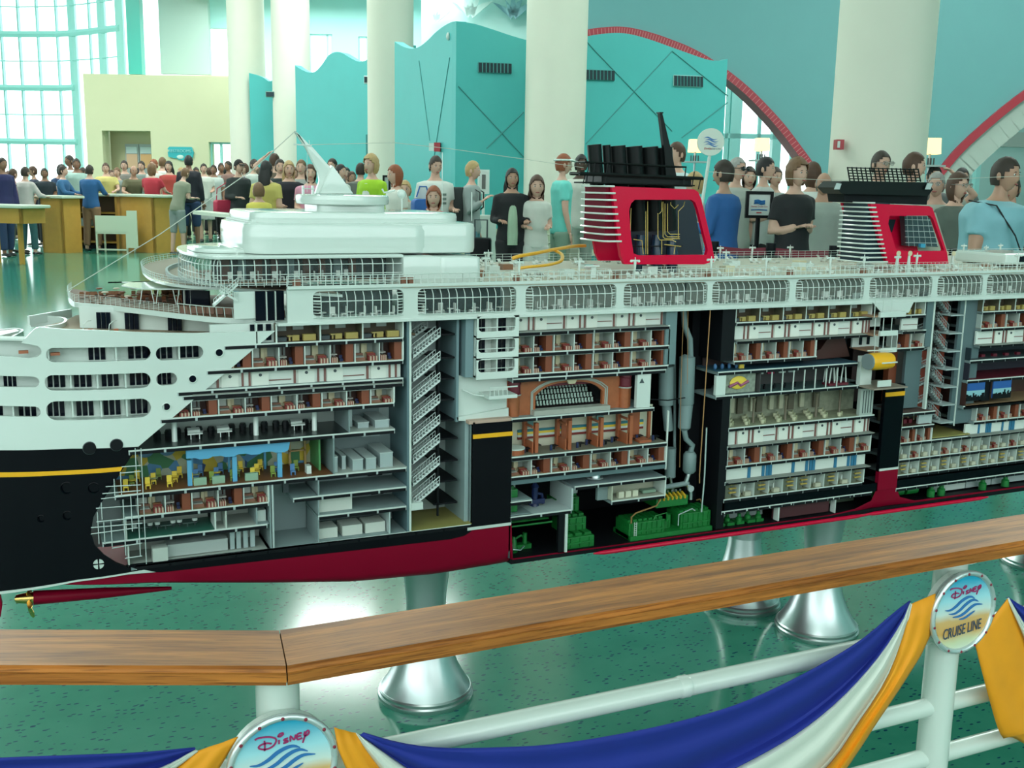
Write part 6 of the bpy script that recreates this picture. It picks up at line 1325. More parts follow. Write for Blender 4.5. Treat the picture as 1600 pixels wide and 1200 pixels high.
for x, yy, lab in ((p1x, YR+.003, 0), (p2x, YR, 1), (p2x+(p2x-p1x), YR, 2)):
    rb(B().lathe([(.0215, .0), (.0215, ZR-TH)], (x, yy, 0), 28), 'post', RW, True); rb(B().lathe([(.045, .0), (.045, .006), (.024, .01)], (x, yy, 0), 28), 'foot_plate', RW, True); rb(B().lathe([(.034, ZR-TH-.005), (.034, ZR-TH)], (x, yy, 0), 24), 'top_plate', RW, True)
for pa in ((1066, 1073), (1420, 1112), (1540, 1158)):
    z = SZ(pa[0], pa[1], YR)
    for a, c in ((p1x, p2x), (p2x, 2*p2x-p1x)): rb(B().tube([(a, YR, z), (c, YR, z)], .0125, 16), 'cross_tube', RW, True)
    rb(B().tube([(p1x, YR, z), (p1x+d.x*1.2, YR+d.y*1.2, z)], .0125, 16), 'cross_tube', RW, True)
    if pa[0] == 1066:
        xw = SX(1068, 1072, YR); rb(B().tube([(xw-.008, YR, z), (xw-.005, YR, z), (xw, YR, z), (xw+.004, YR, z), (xw+.007, YR, z)], [.0126, .0137, .0132, .0138, .0126], 16), 'weld_collar', RW, True)
z4 = SZ(1540, 1158, YR)
for k in (1, 2, 3): rb(B().tube([(p1x, YR, z4-.17*k), (2*p2x-p1x, YR, z4-.17*k)], .0125, 14), 'cross_tube', RW, True)
# ================= badges =================
def gradmat():
    m = M('badge_print', (1, 1, 1), .3); nt = m.node_tree; b = nt.nodes['Principled BSDF']; N = nt.nodes.new; L = nt.links.new
    tc = N('ShaderNodeTexCoord'); s = N('ShaderNodeSeparateXYZ'); L(tc.outputs['Object'], s.inputs[0]); n = N('ShaderNodeTexNoise'); n.inputs['Scale'].default_value = 30; L(tc.outputs['Object'], n.inputs[0])
    ma = N('ShaderNodeMapRange'); ma.inputs[1].default_value = -.052; ma.inputs[2].default_value = .052; L(s.outputs[2], ma.inputs[0])
    ad = N('ShaderNodeMath'); ad.operation = 'MULTIPLY_ADD'; ad.inputs[1].default_value = .10; L(n.outputs['Fac'], ad.inputs[0]); L(ma.outputs[0], ad.inputs[2])
    c = N('ShaderNodeValToRGB'); e = c.color_ramp.elements
    for i, (p, k) in enumerate([(0.04, (.62, .72, .60)), (.16, (.62, .66, .42)), (.30, (.66, .36, .10)), (.46, (.66, .42, .16)), (.56, (.62, .72, .66)), (.72, (.36, .68, .74)), (.98, (.02, .34, .52))]):
        el = e[i] if i < 2 else e.new(p); el.position = p; el.color = (*k, 1)
    L(ad.outputs[0], c.inputs[0]); L(c.outputs[0], b.inputs['Base Color']); return m
BP = gradmat(); MAG = M('script_magenta', (.35, .02, .12), .4); NVT = M('letter_navy', (.03, .06, .12), .4); WV = M('wave_blue', (.03, .16, .42), .4)
def badge(c, rad_, label, tilt=0):
    r = empty('badge', c, label, 'badge', 'round badges on the guard rail'); r.rotation_euler = (0, tilt, 0)
    s = rad_/.056
    B().lathe([(.0495*s, .004), (.0495*s, .001), (.001, .001)][::-1], n=48, ax='y').build('printed_disc', BP, r)
    b = B(); b.tube([(.0525*s*cos(2*pi*k/48), -.004, .0525*s*sin(2*pi*k/48)) for k in range(49)], .0038*s, 10, False); b.build('rim', M('rim_silver', (.62, .68, .68), .25, metal=.6), r, True)
    B().lathe([(.001, -.012), (.053*s, -.012), (.053*s, -.004)], n=40, ax='y').build('backing', RW, r)
    for k in range(14): a = 2*pi*(k+.5)/14; q = B().ell((.0525*s*cos(a), -.0078, .0525*s*sin(a)), .0019*s, .0012, .0019*s, 10, 6).build('rivet', M('rivet_maroon', (.22, .01, .03), .4), r)
    K = .0495*s/520
    def stroke(pts, w0, mt, nm, taper=False, yy=-.0052):
        pts = smooth_pts([(float(a), float(c)) for a, c in pts], 4); n = len(pts); U_, D_ = [], []
        for i, p in enumerate(pts):
            a, c = pts[max(i-1, 0)], pts[min(i+1, n-1)]; t = V((c[0]-a[0], c[1]-a[1])).normalized(); w_ = w0*(sin(pi*min(max(i/(n-1), .02), .98))**.6 if taper else 1)/2
            for L_, g in ((U_, 1), (D_, -1)): L_.append(((p[0]-t.y*w_*g-750)*K, yy, -(p[1]+t.x*w_*g-760)*K))
        vs = U_+D_; vs += [(x, y+.0006, z) for x, y, z in vs]; m_ = 2*n; fs = []
        for i in range(n-1): fs += [(i, i+1, n+i+1, n+i), (m_+i, m_+n+i, m_+n+i+1, m_+i+1), (i, m_+i, m_+i+1, i+1), (n+i, n+i+1, m_+n+i+1, m_+n+i)]
        return B().add(vs, fs).build(nm, mt, r)
    for P_ in ([(465, 400), (500, 385), (600, 392), (670, 420), (682, 460), (650, 505), (590, 525), (530, 515), (500, 490), (530, 465), (590, 460), (635, 475)], [(562, 428), (565, 480), (562, 540)],
               [(712, 450), (712, 495)], [(700, 410), (720, 385), (750, 380), (755, 395), (725, 415), (700, 408)], [(805, 450), (770, 455), (765, 470), (800, 478), (798, 492), (755, 497)],
               [(830, 492), (832, 432), (870, 480), (885, 425)], [(950, 420), (905, 428), (903, 485), (955, 480)], [(908, 455), (945, 450)], [(985, 412), (975, 450), (1000, 460), (1025, 440), (1025, 412), (1005, 412), (985, 460), (958, 535)]):
        stroke(P_, 17, MAG, 'lettering')
    for P_, w_ in (([(405, 680), (500, 690), (600, 650), (690, 590), (780, 555), (860, 550), (930, 582)], 42), ([(480, 742), (580, 752), (680, 715), (760, 660), (850, 615), (930, 605), (1010, 640)], 42), ([(560, 800), (680, 800), (780, 765), (880, 705), (970, 675), (1090, 692)], 42), ([(680, 850), (780, 842), (880, 800), (960, 765)], 30)):
        stroke(P_, w_, WV, 'wave', True)
    o = text('lettering', 'CRUISE LINE', NVT, None, (0, 0, 0), .0150*s, (1, 0, 0), (0, 0, 1), .15, .0002); o.parent = r; o.matrix_basis = Matrix.Translation((0, -.0052, -.0235*s)) @ Matrix.Rotation(rad(5), 4, 'Y').inverted() @ Matrix.Rotation(pi/2, 4, 'X') @ Matrix.Diagonal((.80, 1.35, 1, 1))
    return r
c1_ = PY(441, 1194, YR-.03); c2_ = PY(1501, 955, YR-.03)
badge(V(c1_), abs(SX(527, 1194, YR-.03)-c1_.x)*1.0, 'round porthole-style badge with silver riveted rim, at the bottom left of the railing')
badge(V(c2_), .0575, 'round porthole-style badge with silver riveted rim, on the right white post')
# ================= bunting swags =================
CB = M('cloth_royal_blue', (.006, .020, .24), .75, var=.15, vs=14); CWh = M('cloth_white', (.62, .66, .58), .8); CY = M('cloth_gold', (.78, .30, .004), .7, var=.12, vs=20)
def swag(label, rows, Yb, name='bunting_swag', fold=.012, twist=.02):
    """rows: five edge polylines (pixel, in the drape's own vertical plane) bounding blue, white, gold"""
    r = empty(name, PY(rows[0][0][0], rows[0][0][1], Yb), label, 'bunting', 'bunting swags along the railing'); O = V(r.location)
    N_ = 40; E_ = []
    for L_ in rows:
        L_ = smooth_pts([(float(a), float(c)) for a, c in L_], 10); ln = [0]
        for a, c in zip(L_, L_[1:]): ln.append(ln[-1]+hypot(c[0]-a[0], c[1]-a[1]))
        out = []
        for k in range(N_+1):
            s = ln[-1]*k/N_; i = max(j for j in range(len(ln)) if ln[j] <= s+1e-6); i = min(i, len(L_)-2); t = (s-ln[i])/max(ln[i+1]-ln[i], 1e-6); out.append((L_[i][0]+(L_[i+1][0]-L_[i][0])*t, L_[i][1]+(L_[i+1][1]-L_[i][1])*t))
        E_.append(out)
    for j in range(len(rows)-1):
        mt, nm = ((CB, 'blue_stripe'), (CWh, 'white_stripe'), (CY, 'gold_stripe'))[j]
        M_ = 12; vs = []; fs = []
        for k in range(N_+1):
            env = sin(pi*k/N_)**.6
            for q in range(M_+1):
                u = q/M_; x = E_[j][k][0]*(1-u)+E_[j+1][k][0]*u; y = E_[j][k][1]*(1-u)+E_[j+1][k][1]*u
                g = j+u; yy = Yb-fold*env*(.8*sin(g*5.2+k*.03)+.5*sin(g*11+1+k*.05))-.004*env
                vs.append(PY(x, y, yy)-O)
        for k in range(N_):
            for q in range(M_): a = k*(M_+1)+q; fs.append((a, a+1, a+M_+2, a+M_+1))
        o = B().add(vs, fs).build(nm, mt, r, True); sd = o.modifiers.new('cloth', 'SOLIDIFY'); sd.thickness = .0012
    return r
swag('bunting swag in blue, white and gold hanging between the two badges',
     [[(567, 1145), (620, 1160), (680, 1168), (760, 1168), (860, 1163), (960, 1148), (1060, 1127), (1160, 1097), (1260, 1050), (1340, 1003), (1395, 958), (1421, 938)],
      [(562, 1148), (600, 1175), (680, 1225), (800, 1262), (930, 1268), (1050, 1245), (1150, 1200), (1240, 1150), (1310, 1095), (1370, 1030), (1410, 970), (1422, 941)],
      [(556, 1146), (585, 1190), (650, 1260), (780, 1330), (930, 1350), (1080, 1330), (1200, 1270), (1290, 1200), (1340, 1130), (1385, 1060), (1412, 990), (1424, 944)],
      [(522, 1137), (540, 1200), (620, 1300), (760, 1400), (930, 1430), (1100, 1400), (1230, 1320), (1320, 1205), (1370, 1130), (1420, 1055), (1453, 995), (1462, 928)]], YR-.034)
swag('bunting swag in gold and blue to the right of the right badge', [[(1576, 933), (1600, 948), (1650, 970), (1750, 1010), (1900, 1020)], [(1575, 934), (1600, 975), (1650, 1040), (1750, 1100), (1900, 1110)], [(1574, 935), (1598, 990), (1640, 1090), (1740, 1150), (1900, 1160)], [(1522, 1002), (1545, 1090), (1565, 1150), (1590, 1155), (1700, 1230)]], YR-.034, fold=.006)
swag('bunting swag in blue, white and gold running off to the left of the left badge', [[(-260, 1195), (-100, 1190), (0, 1185), (120, 1181), (220, 1177), (305, 1169)], [(-260, 1250), (-100, 1245), (0, 1240), (120, 1232), (240, 1205), (306, 1172)], [(-260, 1290), (-100, 1290), (0, 1285), (120, 1265), (250, 1215), (309, 1173)], [(-260, 1340), (-100, 1340), (0, 1335), (150, 1320), (300, 1250), (372, 1152)]], YR-.03, fold=.008)
# gold gathers beside the left badge
swag('small gold gather of cloth tucked behind the left badge', [[(302, 1172), (318, 1156), (340, 1151), (375, 1152)], [(300, 1230), (320, 1230), (345, 1232), (380, 1235)]], YR-.036, name='bunting_gather', fold=.002) if False else None
# ================= people =================
HAIRC = {'bk': (.012, .010, .010), 'br': (.07, .03, .015), 'lb': (.16, .08, .035), 'bl': (.42, .28, .12), 'rd': (.26, .07, .025), 'gy': (.30, .29, .27), 'dk': (.03, .018, .012)}
SKINC = {'l': (.60, .36, .27), 't': (.45, .25, .17), 'm': (.26, .13, .08), 'd': (.07, .035, .022)}
EYE = M('eye_dark', (.02, .015, .012), .3); LIP = M('lip', (.35, .09, .08), .5); EYW = M('eye_white', (.6, .6, .58), .4)
SHOE = M('shoe_dark', (.03, .03, .03), .5)
POSE = {'down': (((.05, .0, -.28), (.01, -.06, -.25)),)*2, 'bent': (((.04, .03, -.27), (-.05, -.22, .0)),)*2, 'counter': (((.07, -.12, -.22), (-.06, -.22, -.03)),)*2,
        'strap': (((.07, -.02, -.27), (-.09, -.16, .14)), ((.05, 0, -.28), (.01, -.06, -.25))), 'raise': (((.05, 0, -.28), (.01, -.06, -.25)), ((.17, -.04, .14), (-.16, -.06, .16))),
        'cross': (((.05, .03, -.27), (-.15, -.15, .05)),)*2, 'point': (((.05, 0, -.28), (.02, -.1, -.24)), ((.06, -.1, -.24), (.0, -.24, .06))), 'hold': (((.06, -.06, -.26), (.0, -.20, .10)), ((.06, -.02, -.27), (-.08, -.2, .05)))}
def clothm(c, r=.8): k = 'cloth_%02x%02x%02x' % tuple(int(min(1, x)*255) for x in c); return M(k, c, r, var=.12, vs=9)
pending = []
def hand(b, w_, d_, s, side):
    """palm, four fingers of different lengths and a thumb from the side of the palm, slightly curled"""
    d_ = V(d_).normalized(); a = d_.cross(V((0, 0, 1))); a = a.normalized() if a.length > .1 else V((1, 0, 0)); n = a.cross(d_).normalized(); w_ = V(w_)
    b.tube([w_-d_*.02*s, w_+d_*.03*s, w_+d_*.085*s], [.024*s, .034*s, .036*s], 8, sq=.45)
    for k, L_ in enumerate((.068, .078, .072, .055)):
        o = w_+d_*.078*s+a*(-.027+.018*k)*s; m_ = o+d_*L_*.55*s-n*.008*s; e = m_+d_*L_*.38*s-n*.024*s; b.tube([o, m_, e], [.0095*s, .0085*s, .006*s], 5)
    o = w_+d_*.03*s+a*(.030*side)*s; m_ = o+(a*side*.8+d_)*.025*s; b.tube([o, m_, m_+(a*side*.2+d_)*.028*s-n*.008*s], [.011*s, .010*s, .007*s], 5)
def head_geo(b, c, s, tilt, yaw=0, child=False):
    R_ = Matrix.Rotation(yaw, 3, 'Z') @ Matrix.Rotation(tilt, 3, 'X')
    o = len(b.v); b.mat(0).ell((0, 0, 0), 1, 1, 1, 22, 16)
    for i in range(o, len(b.v)):
        x, y, z = b.v[i]; X, Y, Z = x*.078, y*.096, z*.118
        if z < 0: X *= 1+.28*z*(.7 if y < 0 else 1); Y *= 1+.18*z if y > 0 else 1+.06*z
        if y < 0:
            Y -= .024*math.exp(-(X/.013)**2-((Z+.020)/.024)**2)          # nose
            Y += .010*math.exp(-((abs(X)-.030)/.018)**2-((Z-.008)/.016)**2)  # eye sockets
            Y -= .006*math.exp(-(X/.022)**2-((Z+.062)/.013)**2)          # lips
            Y -= .008*math.exp(-(X/.025)**2-((Z+.102)/.016)**2)          # chin
        q = R_ @ V((X, Y, Z)); b.v[i] = tuple(V(c)+q*s)
    def add_ell(p, r, mi):
        o = len(b.v); b.mat(mi).ell((0, 0, 0), *r, 8, 6)
        for i in range(o, len(b.v)): b.v[i] = tuple(V(c)+R_ @ (V(p)+V(b.v[i]))*s)
    for sx in (-1, 1):
        add_ell((sx*.030, -.082, .006), (.013, .006, .007), 3); add_ell((sx*.030, -.087, .006), (.006, .004, .006), 1); add_ell((sx*.080, .005, -.01), (.010, .018, .030), 0); add_ell((sx*.030, -.088, .024), (.016, .004, .003), 1)
    add_ell((0, -.091, -.062), (.024, .006, .007), 2); b.mat(0)
def hair_geo(b, c, s, tilt, yaw, style):
    R_ = Matrix.Rotation(yaw, 3, 'Z') @ Matrix.Rotation(tilt, 3, 'X'); tmp = B(); tmp.ell((0, 0, 0), 1, 1, 1, 20, 16); fs = []
    puff = {'curly': 1.24, 'short': 1.08, 'bob': 1.15, 'long': 1.13, 'bald': 1.05, 'bun': 1.09, 'cap': 1.1}[style]
    low = {'curly': -.75, 'short': -.55, 'bob': -1.0, 'long': -1.0, 'bald': -.5, 'bun': -.5, 'cap': -.35}[style]
    for f in tmp.f:
        q = [tmp.v[i] for i in f]; x = sum(p[0] for p in q)/len(q); y = sum(p[1] for p in q)/len(q); z = sum(p[2] for p in q)/len(q)
        if z < low: continue
        if y < -.22 and z < (.60-.45*x*x): continue
        if y < .05 and z < -.15 and style in ('short', 'bald', 'cap', 'bun'): continue
        if style == 'bald' and (z > .35 or y < -.2): continue
        fs.append(f)
    rr = random.Random(len(b.v)+7)
    vs = []
    for x, y, z in tmp.v:
        g = puff*(1+(.05 if style == 'curly' else .02)*(rr.random()-.5)*2); w_ = 1.0
        if style in ('bob', 'long') and z < 0: w_ = 1+.18*-z
        vs.append(tuple(V(c)+R_ @ V((x*.079*g*w_, y*.098*g, z*.120*g*(1.0 if z > 0 else (1.25 if style == 'bob' else 1.05))))*s))
    n = len(vs); ins = [tuple(V(c)+(V(p)-V(c))*.90) for p in vs]
    cnt = {}
    for f in fs:
        for i in range(len(f)): a, e = f[i], f[(i+1) % len(f)]; cnt.setdefault((min(a, e), max(a, e)), []).append((a, e))
    b.add(vs+ins, fs+[tuple(n+i for i in f[::-1]) for f in fs]+[(e[0][1], e[0][0], n+e[0][0], n+e[0][1]) for e in cnt.values() if len(e) == 1])
    if style == 'long': b.tube([V(c)+R_ @ V(p)*s for p in ((0, .06, .02), (0, .085, -.10), (0, .09, -.22), (0, .085, -.34))], [.07*s, .095*s, .095*s, .05*s], 12, sq=.5)
    if style == 'bun': b.tube([V(c)+R_ @ V(p)*s for p in ((0, .09, .03), (0, .13, -.04), (0, .125, -.18))], [.02*s, .03*s, .01*s], 8)
SZK = [0]
def person(px, hy, D, face, pose, hs, hc, sh_, lower, lc, label, skin='l', lean=0., fat=1., yaw=0., sleeve='short', child=0, shoes=SHOE, tilt=0., grp=None, jacket=None, shadow=None):
    P = PD(px, hy, D); h = P.z; s = h/1.75; hs_ = s*(1.22 if child else 1.0)*.93
    root = empty('person', (P.x, P.y, 0), label, 'person', grp, rz=-PSI+rad(face)); sk = M('skin_'+skin, SKINC[skin], .55)
    ly = lambda z: -lean*max(0, z-.95)*1.0
    f = fat; b = B()
    def pt(x, y, z): return V((x*s, (y+ly(z))*s, z*s))
    sh = .166*(f*.4+.6)*(.9 if child else 1); hipw = .095*f
    torso = [(0, .0, .86, .125), (0, 0, .96, .165), (0, 0, 1.08, .145), (0, 0, 1.22, .152), (0, 0, 1.36, .172), (0, 0, 1.44, .14), (0, 0, 1.50, .062), (0, -.01, 1.58, .055)]
    T_ = [pt(0, y, z) for _, y, z, r in torso]; TR = [r*s*(f if z < 1.4 else 1) for _, y, z, r in torso]
    b.tube(T_, TR, 14, sq=.62*(1+.35*(f-1)))
    legs = []
    for sd in (-1, 1):
        st = .03*sd; L_ = [pt(hipw*sd, 0, .90), pt(hipw*sd*1.02, -.01+st, .50), pt(hipw*sd*1.05, .01+st*2, .10), pt(hipw*sd*1.05, .01+st*2, .03)]; legs.append(L_)
        b.tube(L_, [.088*s*f, .056*s*f**.5, .040*s, .036*s], 10)
    arms = []
    for k, sd in enumerate((-1, 1)):
        e, w_ = POSE[pose][k]; S = pt(sh*sd, 0, 1.415); E_ = S+V((e[0]*sd*(f*.6+.4), e[1], e[2]))*s; W_ = E_+V((w_[0]*sd, w_[1], w_[2]))*s; arms.append((S, E_, W_))
        b.tube([pt(sh*sd*.7, 0, 1.42), S, S.lerp(E_, .5), E_, E_.lerp(W_, .5), W_], [.05*s, .052*s*f**.5, .044*s*f**.5, .038*s, .034*s, .024*s], 10)
    body = b.build('body', [sk, EYE, LIP, EYW], root)
    det = B(); hc_ = pt(0, -.015, 1.64); head_geo(det, hc_, hs_, tilt+lean*.6, rad(yaw)); 
    for k, sd in enumerate((-1, 1)): S, E_, W_ = arms[k]; hand(det, W_, W_-E_, s*.95, -sd)
    pending.append((body, .021*s, det))
    # hair
    hb = B(); hair_geo(hb, hc_, hs_, tilt+lean*.6, rad(yaw), hs); 
    if hs == 'cap': 
        ho = hb.build('cap', clothm(HAIRC[hc]), root, True); R_ = Matrix.Rotation(rad(yaw), 3, 'Z'); B().tube([hc_+R_ @ V((0, -.07, .045))*hs_, hc_+R_ @ V((0, -.12, .035))*hs_, hc_+R_ @ V((0, -.155, .025))*hs_], [.06*hs_, .065*hs_, .035*hs_], 10, sq=.12).build('cap_peak', clothm(HAIRC[hc]), ho)
    else: hb.build('hair', M('hair_'+hc, HAIRC[hc], .6, var=.25, vs=40), root, True)
    # shirt
    b = B(); g = .014*s; tb = [(z, r) for _, y, z, r in torso if .9 < z < 1.5]
    b.tube([pt(0, 0, .88)]+[pt(0, 0, z) for z, r in tb]+[pt(0, 0, 1.475)], [(.168*f+.014)*s]+[(r*f+.016)*s for z, r in tb]+[.085*s], 16, sq=.66*(1+.35*(f-1)))
    for k in range(2):
        S, E_, W_ = arms[k]; en = S.lerp(E_, .62) if sleeve == 'short' else (E_.lerp(W_, .86) if sleeve == 'long' else S.lerp(E_, .2))
        pts = [S.lerp(pt(0, 0, 1.42), .3), S, S.lerp(E_, .55)]; rs = [.058*s, .058*s*f**.5, .054*s*f**.5]
        if sleeve == 'long': pts += [E_, E_.lerp(W_, .5), en]; rs += [.054*s, .048*s, .040*s]
        elif sleeve == 'short': pts += [en]; rs += [.062*s*f**.5]
        b.tube(pts, rs, 10)
    o = b.build('jacket' if sleeve == 'long' else 'shirt', clothm(sh_), root); pending.append((o, .020*s, None))
    # lower clothing
    b = B()
    if lower == 'skirt': b.tube([pt(0, 0, 1.0), pt(0, 0, .9), pt(0, 0, .62), pt(0, 0, .50)], [.155*s*f, .18*s*f, .21*s*f, .22*s*f], 16, sq=.75); nm = 'skirt'
    elif lower == 'long_skirt': b.tube([pt(0, 0, 1.0), pt(0, 0, .9), pt(0, 0, .5), pt(0, 0, .22)], [.155*s*f, .18*s*f, .19*s*f, .20*s*f], 16, sq=.75); nm = 'skirt'
    else:
        b.tube([pt(0, 0, 1.0), pt(0, 0, .92), pt(0, 0, .84)], [.158*s*f, .172*s*f, .14*s*f], 14, sq=.66*(1+.35*(f-1)))
        for L_ in legs:
            en = L_[1].lerp(L_[2], .15 if lower == 'shorts' else .96); b.tube([L_[0], L_[0].lerp(L_[1], .5), L_[1], en], [.102*s*f, .086*s*f, .074*s*f, .066*s], 12)
        nm = 'shorts' if lower == 'shorts' else 'trousers'
    o = b.build(nm, clothm(lc), root); pending.append((o, .020*s, None))
    for L_ in legs:
        q = L_[3]; B().tube([q+V((0, .05, .0))*s, q+V((0, -.02, .012))*s, q+V((0, -.12, -.004))*s, q+V((0, -.17, -.01))*s], [.036*s, .045*s, .042*s, .02*s], 10, sq=.62).build('shoe', shoes, root, True)
    root['_s'] = s
    del root['_s']
    return root, s, arms, pt
def finish_people():
    for o, vx, det in pending:
        md = o.modifiers.new('union', 'REMESH'); md.mode = 'VOXEL'; md.voxel_size = vx; md.use_smooth_shade = True
    dg = bpy.context.evaluated_depsgraph_get(); res = []
    for o, vx, det in pending: res.append(bpy.data.meshes.new_from_object(o.evaluated_get(dg)))
    for (o, vx, det), me in zip(pending, res):
        o.modifiers.clear(); old = o.data
        bm = bmesh.new(); bm.from_mesh(me)
        bmesh.ops.smooth_vert(bm, verts=bm.verts, factor=.5, use_axis_x=True, use_axis_y=True, use_axis_z=True)
        if det:
            vs = [bm.verts.new(v) for v in det.v]; 
            for f, mi in zip(det.f, det.mi):
                try: q = bm.faces.new([vs[i] for i in f]); q.material_index = mi
                except ValueError: pass
            bmesh.ops.recalc_face_normals(bm, faces=bm.faces)
        for q in bm.faces: q.smooth = True
        bm.to_mesh(me); bm.free(); me.name = o.name
        if not me.materials:
            for mm in old.materials: me.materials.append(mm)
        o.data = me
def bag(pr, kind, side, col, label, cat='bag'):
    root, s, arms, pt = pr; Mx = Matrix.Translation(root.location) @ Matrix.Rotation(root.rotation_euler.z, 4, 'Z')
    bm_ = clothm(col, .6)
    if kind == 'backpack': c = pt(0, .17, 1.2); w_, d_, h_ = .15, .09, .24
    elif kind == 'shoulder': c = pt(side*.27, .05, .98); w_, d_, h_ = .17, .06, .12
    elif kind == 'tote': c = arms[0 if side < 0 else 1][2]+V((0, -.02, -.28))*s; w_, d_, h_ = .14, .05, .17
    else: c = pt(side*.2, -.14, 1.12); w_, d_, h_ = .13, .07, .14
    e = empty({'backpack': 'backpack', 'shoulder': 'shoulder_bag', 'tote': 'tote_bag'}.get(kind, 'bag'), Mx @ c, label, cat, rz=root.rotation_euler.z)
    B().prism([(x*s, -d_*s, z*s) for x, z in rrect(-w_, w_, -h_, h_, .05, 4)], (0, 2*d_*s, 0)).build('bag_body', bm_, e, True, .015*s)
    if kind == 'backpack':
        for sx in (-1, 1): B().tube([V(q)*s for q in ((sx*.09, -.08, .16), (sx*.11, -.18, .25), (sx*.11, -.30, .18), (sx*.10, -.30, .0), (sx*.10, -.10, -.16))], .014*s, 6, sq=.5).build('strap', bm_, e)
        B().box(-w_*.7*s, w_*.7*s, d_*s, d_*1.4*s, -h_*.7*s, 0).build('pocket', bm_, e)
    elif kind == 'shoulder': B().tube([V(q)*s for q in ((-.14, 0, .1), (-.12, -.0, .30), (-side*.12, -.02, .44), (.08, 0, .30), (.14, 0, .1))], .009*s, 6).build('strap', bm_, e)
    else: B().tube([V(q)*s for q in ((-.08, 0, .16), (-.04, 0, .28), (.04, 0, .28), (.08, 0, .16))], .009*s, 6).build('handle', bm_, e)
    return e
W_, K_ = (.62, .62, .56), (.012, .012, .014)
JN = (.05, .11, .18); NVY = (.02, .04, .10); GYC = (.25, .28, .27)
PEOPLE = {}
def pp(key, *a, **k): PEOPLE[key] = person(*a, **k)
# --- left, round the desks
pp('navy_edge', 2, 247, 18.8, 60, 'down', 'short', 'dk', (.02, .02, .09), 'trousers', NVY, 'person in dark navy clothes cut by the left edge of the picture', sleeve='long', skin='m')
pp('pink', 19, 264, 19.8, 150, 'counter', 'short', 'br', (.55, .33, .35), 'trousers', GYC, 'person in a pink top with brown hair, second from the left edge')
pp('sweater', 38, 261, 19.3, 160, 'counter', 'short', 'dk', (.60, .52, .50), 'trousers', (.03, .10, .11), 'woman in a pale sweater and blue jeans leaning on the left desk, seen from behind', sleeve='long')
pp('l4', 52, 260, 22, -60, 'down', 'short', 'br', (.02, .025, .05), 'trousers', K_, 'person in a dark shirt with a backlit face behind the woman in the pale sweater', skin='t')
pp('l5', 69, 263, 21.5, 20, 'bent', 'short', 'bk', (.02, .03, .04), 'trousers', K_, 'person in black behind the left desk, bending slightly', skin='m')
pp('l6', 83, 258, 22.4, 70, 'counter', 'curly', 'bk', (.02, .05, .12), 'trousers', NVY, 'person with dark curly hair and navy top, head bowed over the left desk', lean=.3)
pp('l7', 97, 259, 20.9, 90, 'counter', 'short', 'dk', (.03, .12, .26), 'trousers', NVY, 'desk attendant in a blue blazer standing left of the open desk shelves', sleeve='long')
pp('l8', 109, 243, 23, -40, 'down', 'short', 'dk', (.55, .62, .60), 'trousers', GYC, 'tall white-shirted person against the bright window', skin='m')
pp('l9', 119, 248, 22.3, 20, 'bent', 'short', 'dk', (.40, .55, .50), 'trousers', GYC, 'person in a pale green shirt right of the tall person at the window', skin='m')
pp('blazer', 139, 258, 20.6, 175, 'counter', 'short', 'dk', (.02, .10, .26), 'trousers', (.22, .13, .07), 'desk attendant in a royal blue blazer and brown trousers seen from behind', sleeve='long')
pp('yellow', 165, 255, 22.7, 15, 'counter', 'short', 'br', (.62, .52, .18), 'trousers', GYC, 'man in a pale yellow shirt leaning on the far side of the desk', fat=1.15)
pp('l12', 183, 262, 23, 0, 'bent', 'short', 'lb', (.26, .30, .30), 'trousers', GYC, 'person in a grey top right of the man in the yellow shirt')
pp('l13', 194, 251, 24, 10, 'down', 'short', 'dk', (.22, .20, .18), 'trousers', K_, 'dark-haired person behind the desk in front of the double doors')
pp('camo', 206, 259, 22.1, 30, 'counter', 'bald', 'br', (.14, .13, .07), 'trousers', (.2, .2, .12), 'balding man in an olive patterned shirt bent over the desk', lean=.25, fat=1.1, skin='t')
pp('l15', 221, 252, 24.5, 0, 'down', 'short', 'dk', (.2, .24, .22), 'trousers', K_, 'short dark-haired person at the back, right of the double doors')
pp('redshirt', 236, 256, 21.5, 170, 'counter', 'bob', 'lb', (.45, .03, .05), 'skirt', (.06, .14, .20), 'blonde woman in a red shirt and denim skirt standing at the desk corner', shoes=M('shoe_white', (.5, .5, .5), .5))
pp('l17', 241, 249, 23.6, -20, 'down', 'short', 'rd', W_, 'trousers', GYC, 'red-haired person with a white top behind the woman in red')
pp('l18', 253, 246, 24.5, 170, 'down', 'short', 'lb', W_, 'trousers', GYC, 'person in a white top with light brown hair left of the wavy wall sign')
pp('l19', 264, 252, 23.2, 0, 'down', 'long', 'bk', (.4, .05, .04), 'trousers', K_, 'dark-haired woman with a red top below the wavy wall sign')
pp('floral', 274, 262, 20.0, 150, 'bent', 'short', 'lb', (.24, .25, .18), 'shorts', GYC, 'blond man in a patterned grey-green shirt bending by a black bag', lean=.35)
pp('tallblack', 294, 243, 21.5, 175, 'down', 'short', 'bk', (.012, .012, .02), 'shorts', NVY, 'tall man in black with navy shorts, seen from behind below the wavy sign', sleeve='long', skin='m', fat=1.1, shoes=M('shoe_white'))
pp('l22', 318, 256, 24.5, 20, 'bent', 'short', 'dk', W_, 'skirt', (.4, .42, .4), 'woman in white with dark hair right of the tall man in black')
pp('l23', 334, 258, 25.5, 0, 'down', 'short', 'dk', (.5, .55, .52), 'trousers', K_, 'person in a pale shirt in front of the white doorway', skin='m')
pp('l24', 345, 255, 26.5, 30, 'down', 'short', 'dk', (.3, .32, .3), 'trousers', K_, 'person in grey seen through the crowd by the white doorway', skin='m')
pp('l25', 357, 252, 25.8, -30, 'down', 'short', 'dk', (.25, .14, .12), 'trousers', K_, 'person in brown just left of the man with the cap', skin='m')
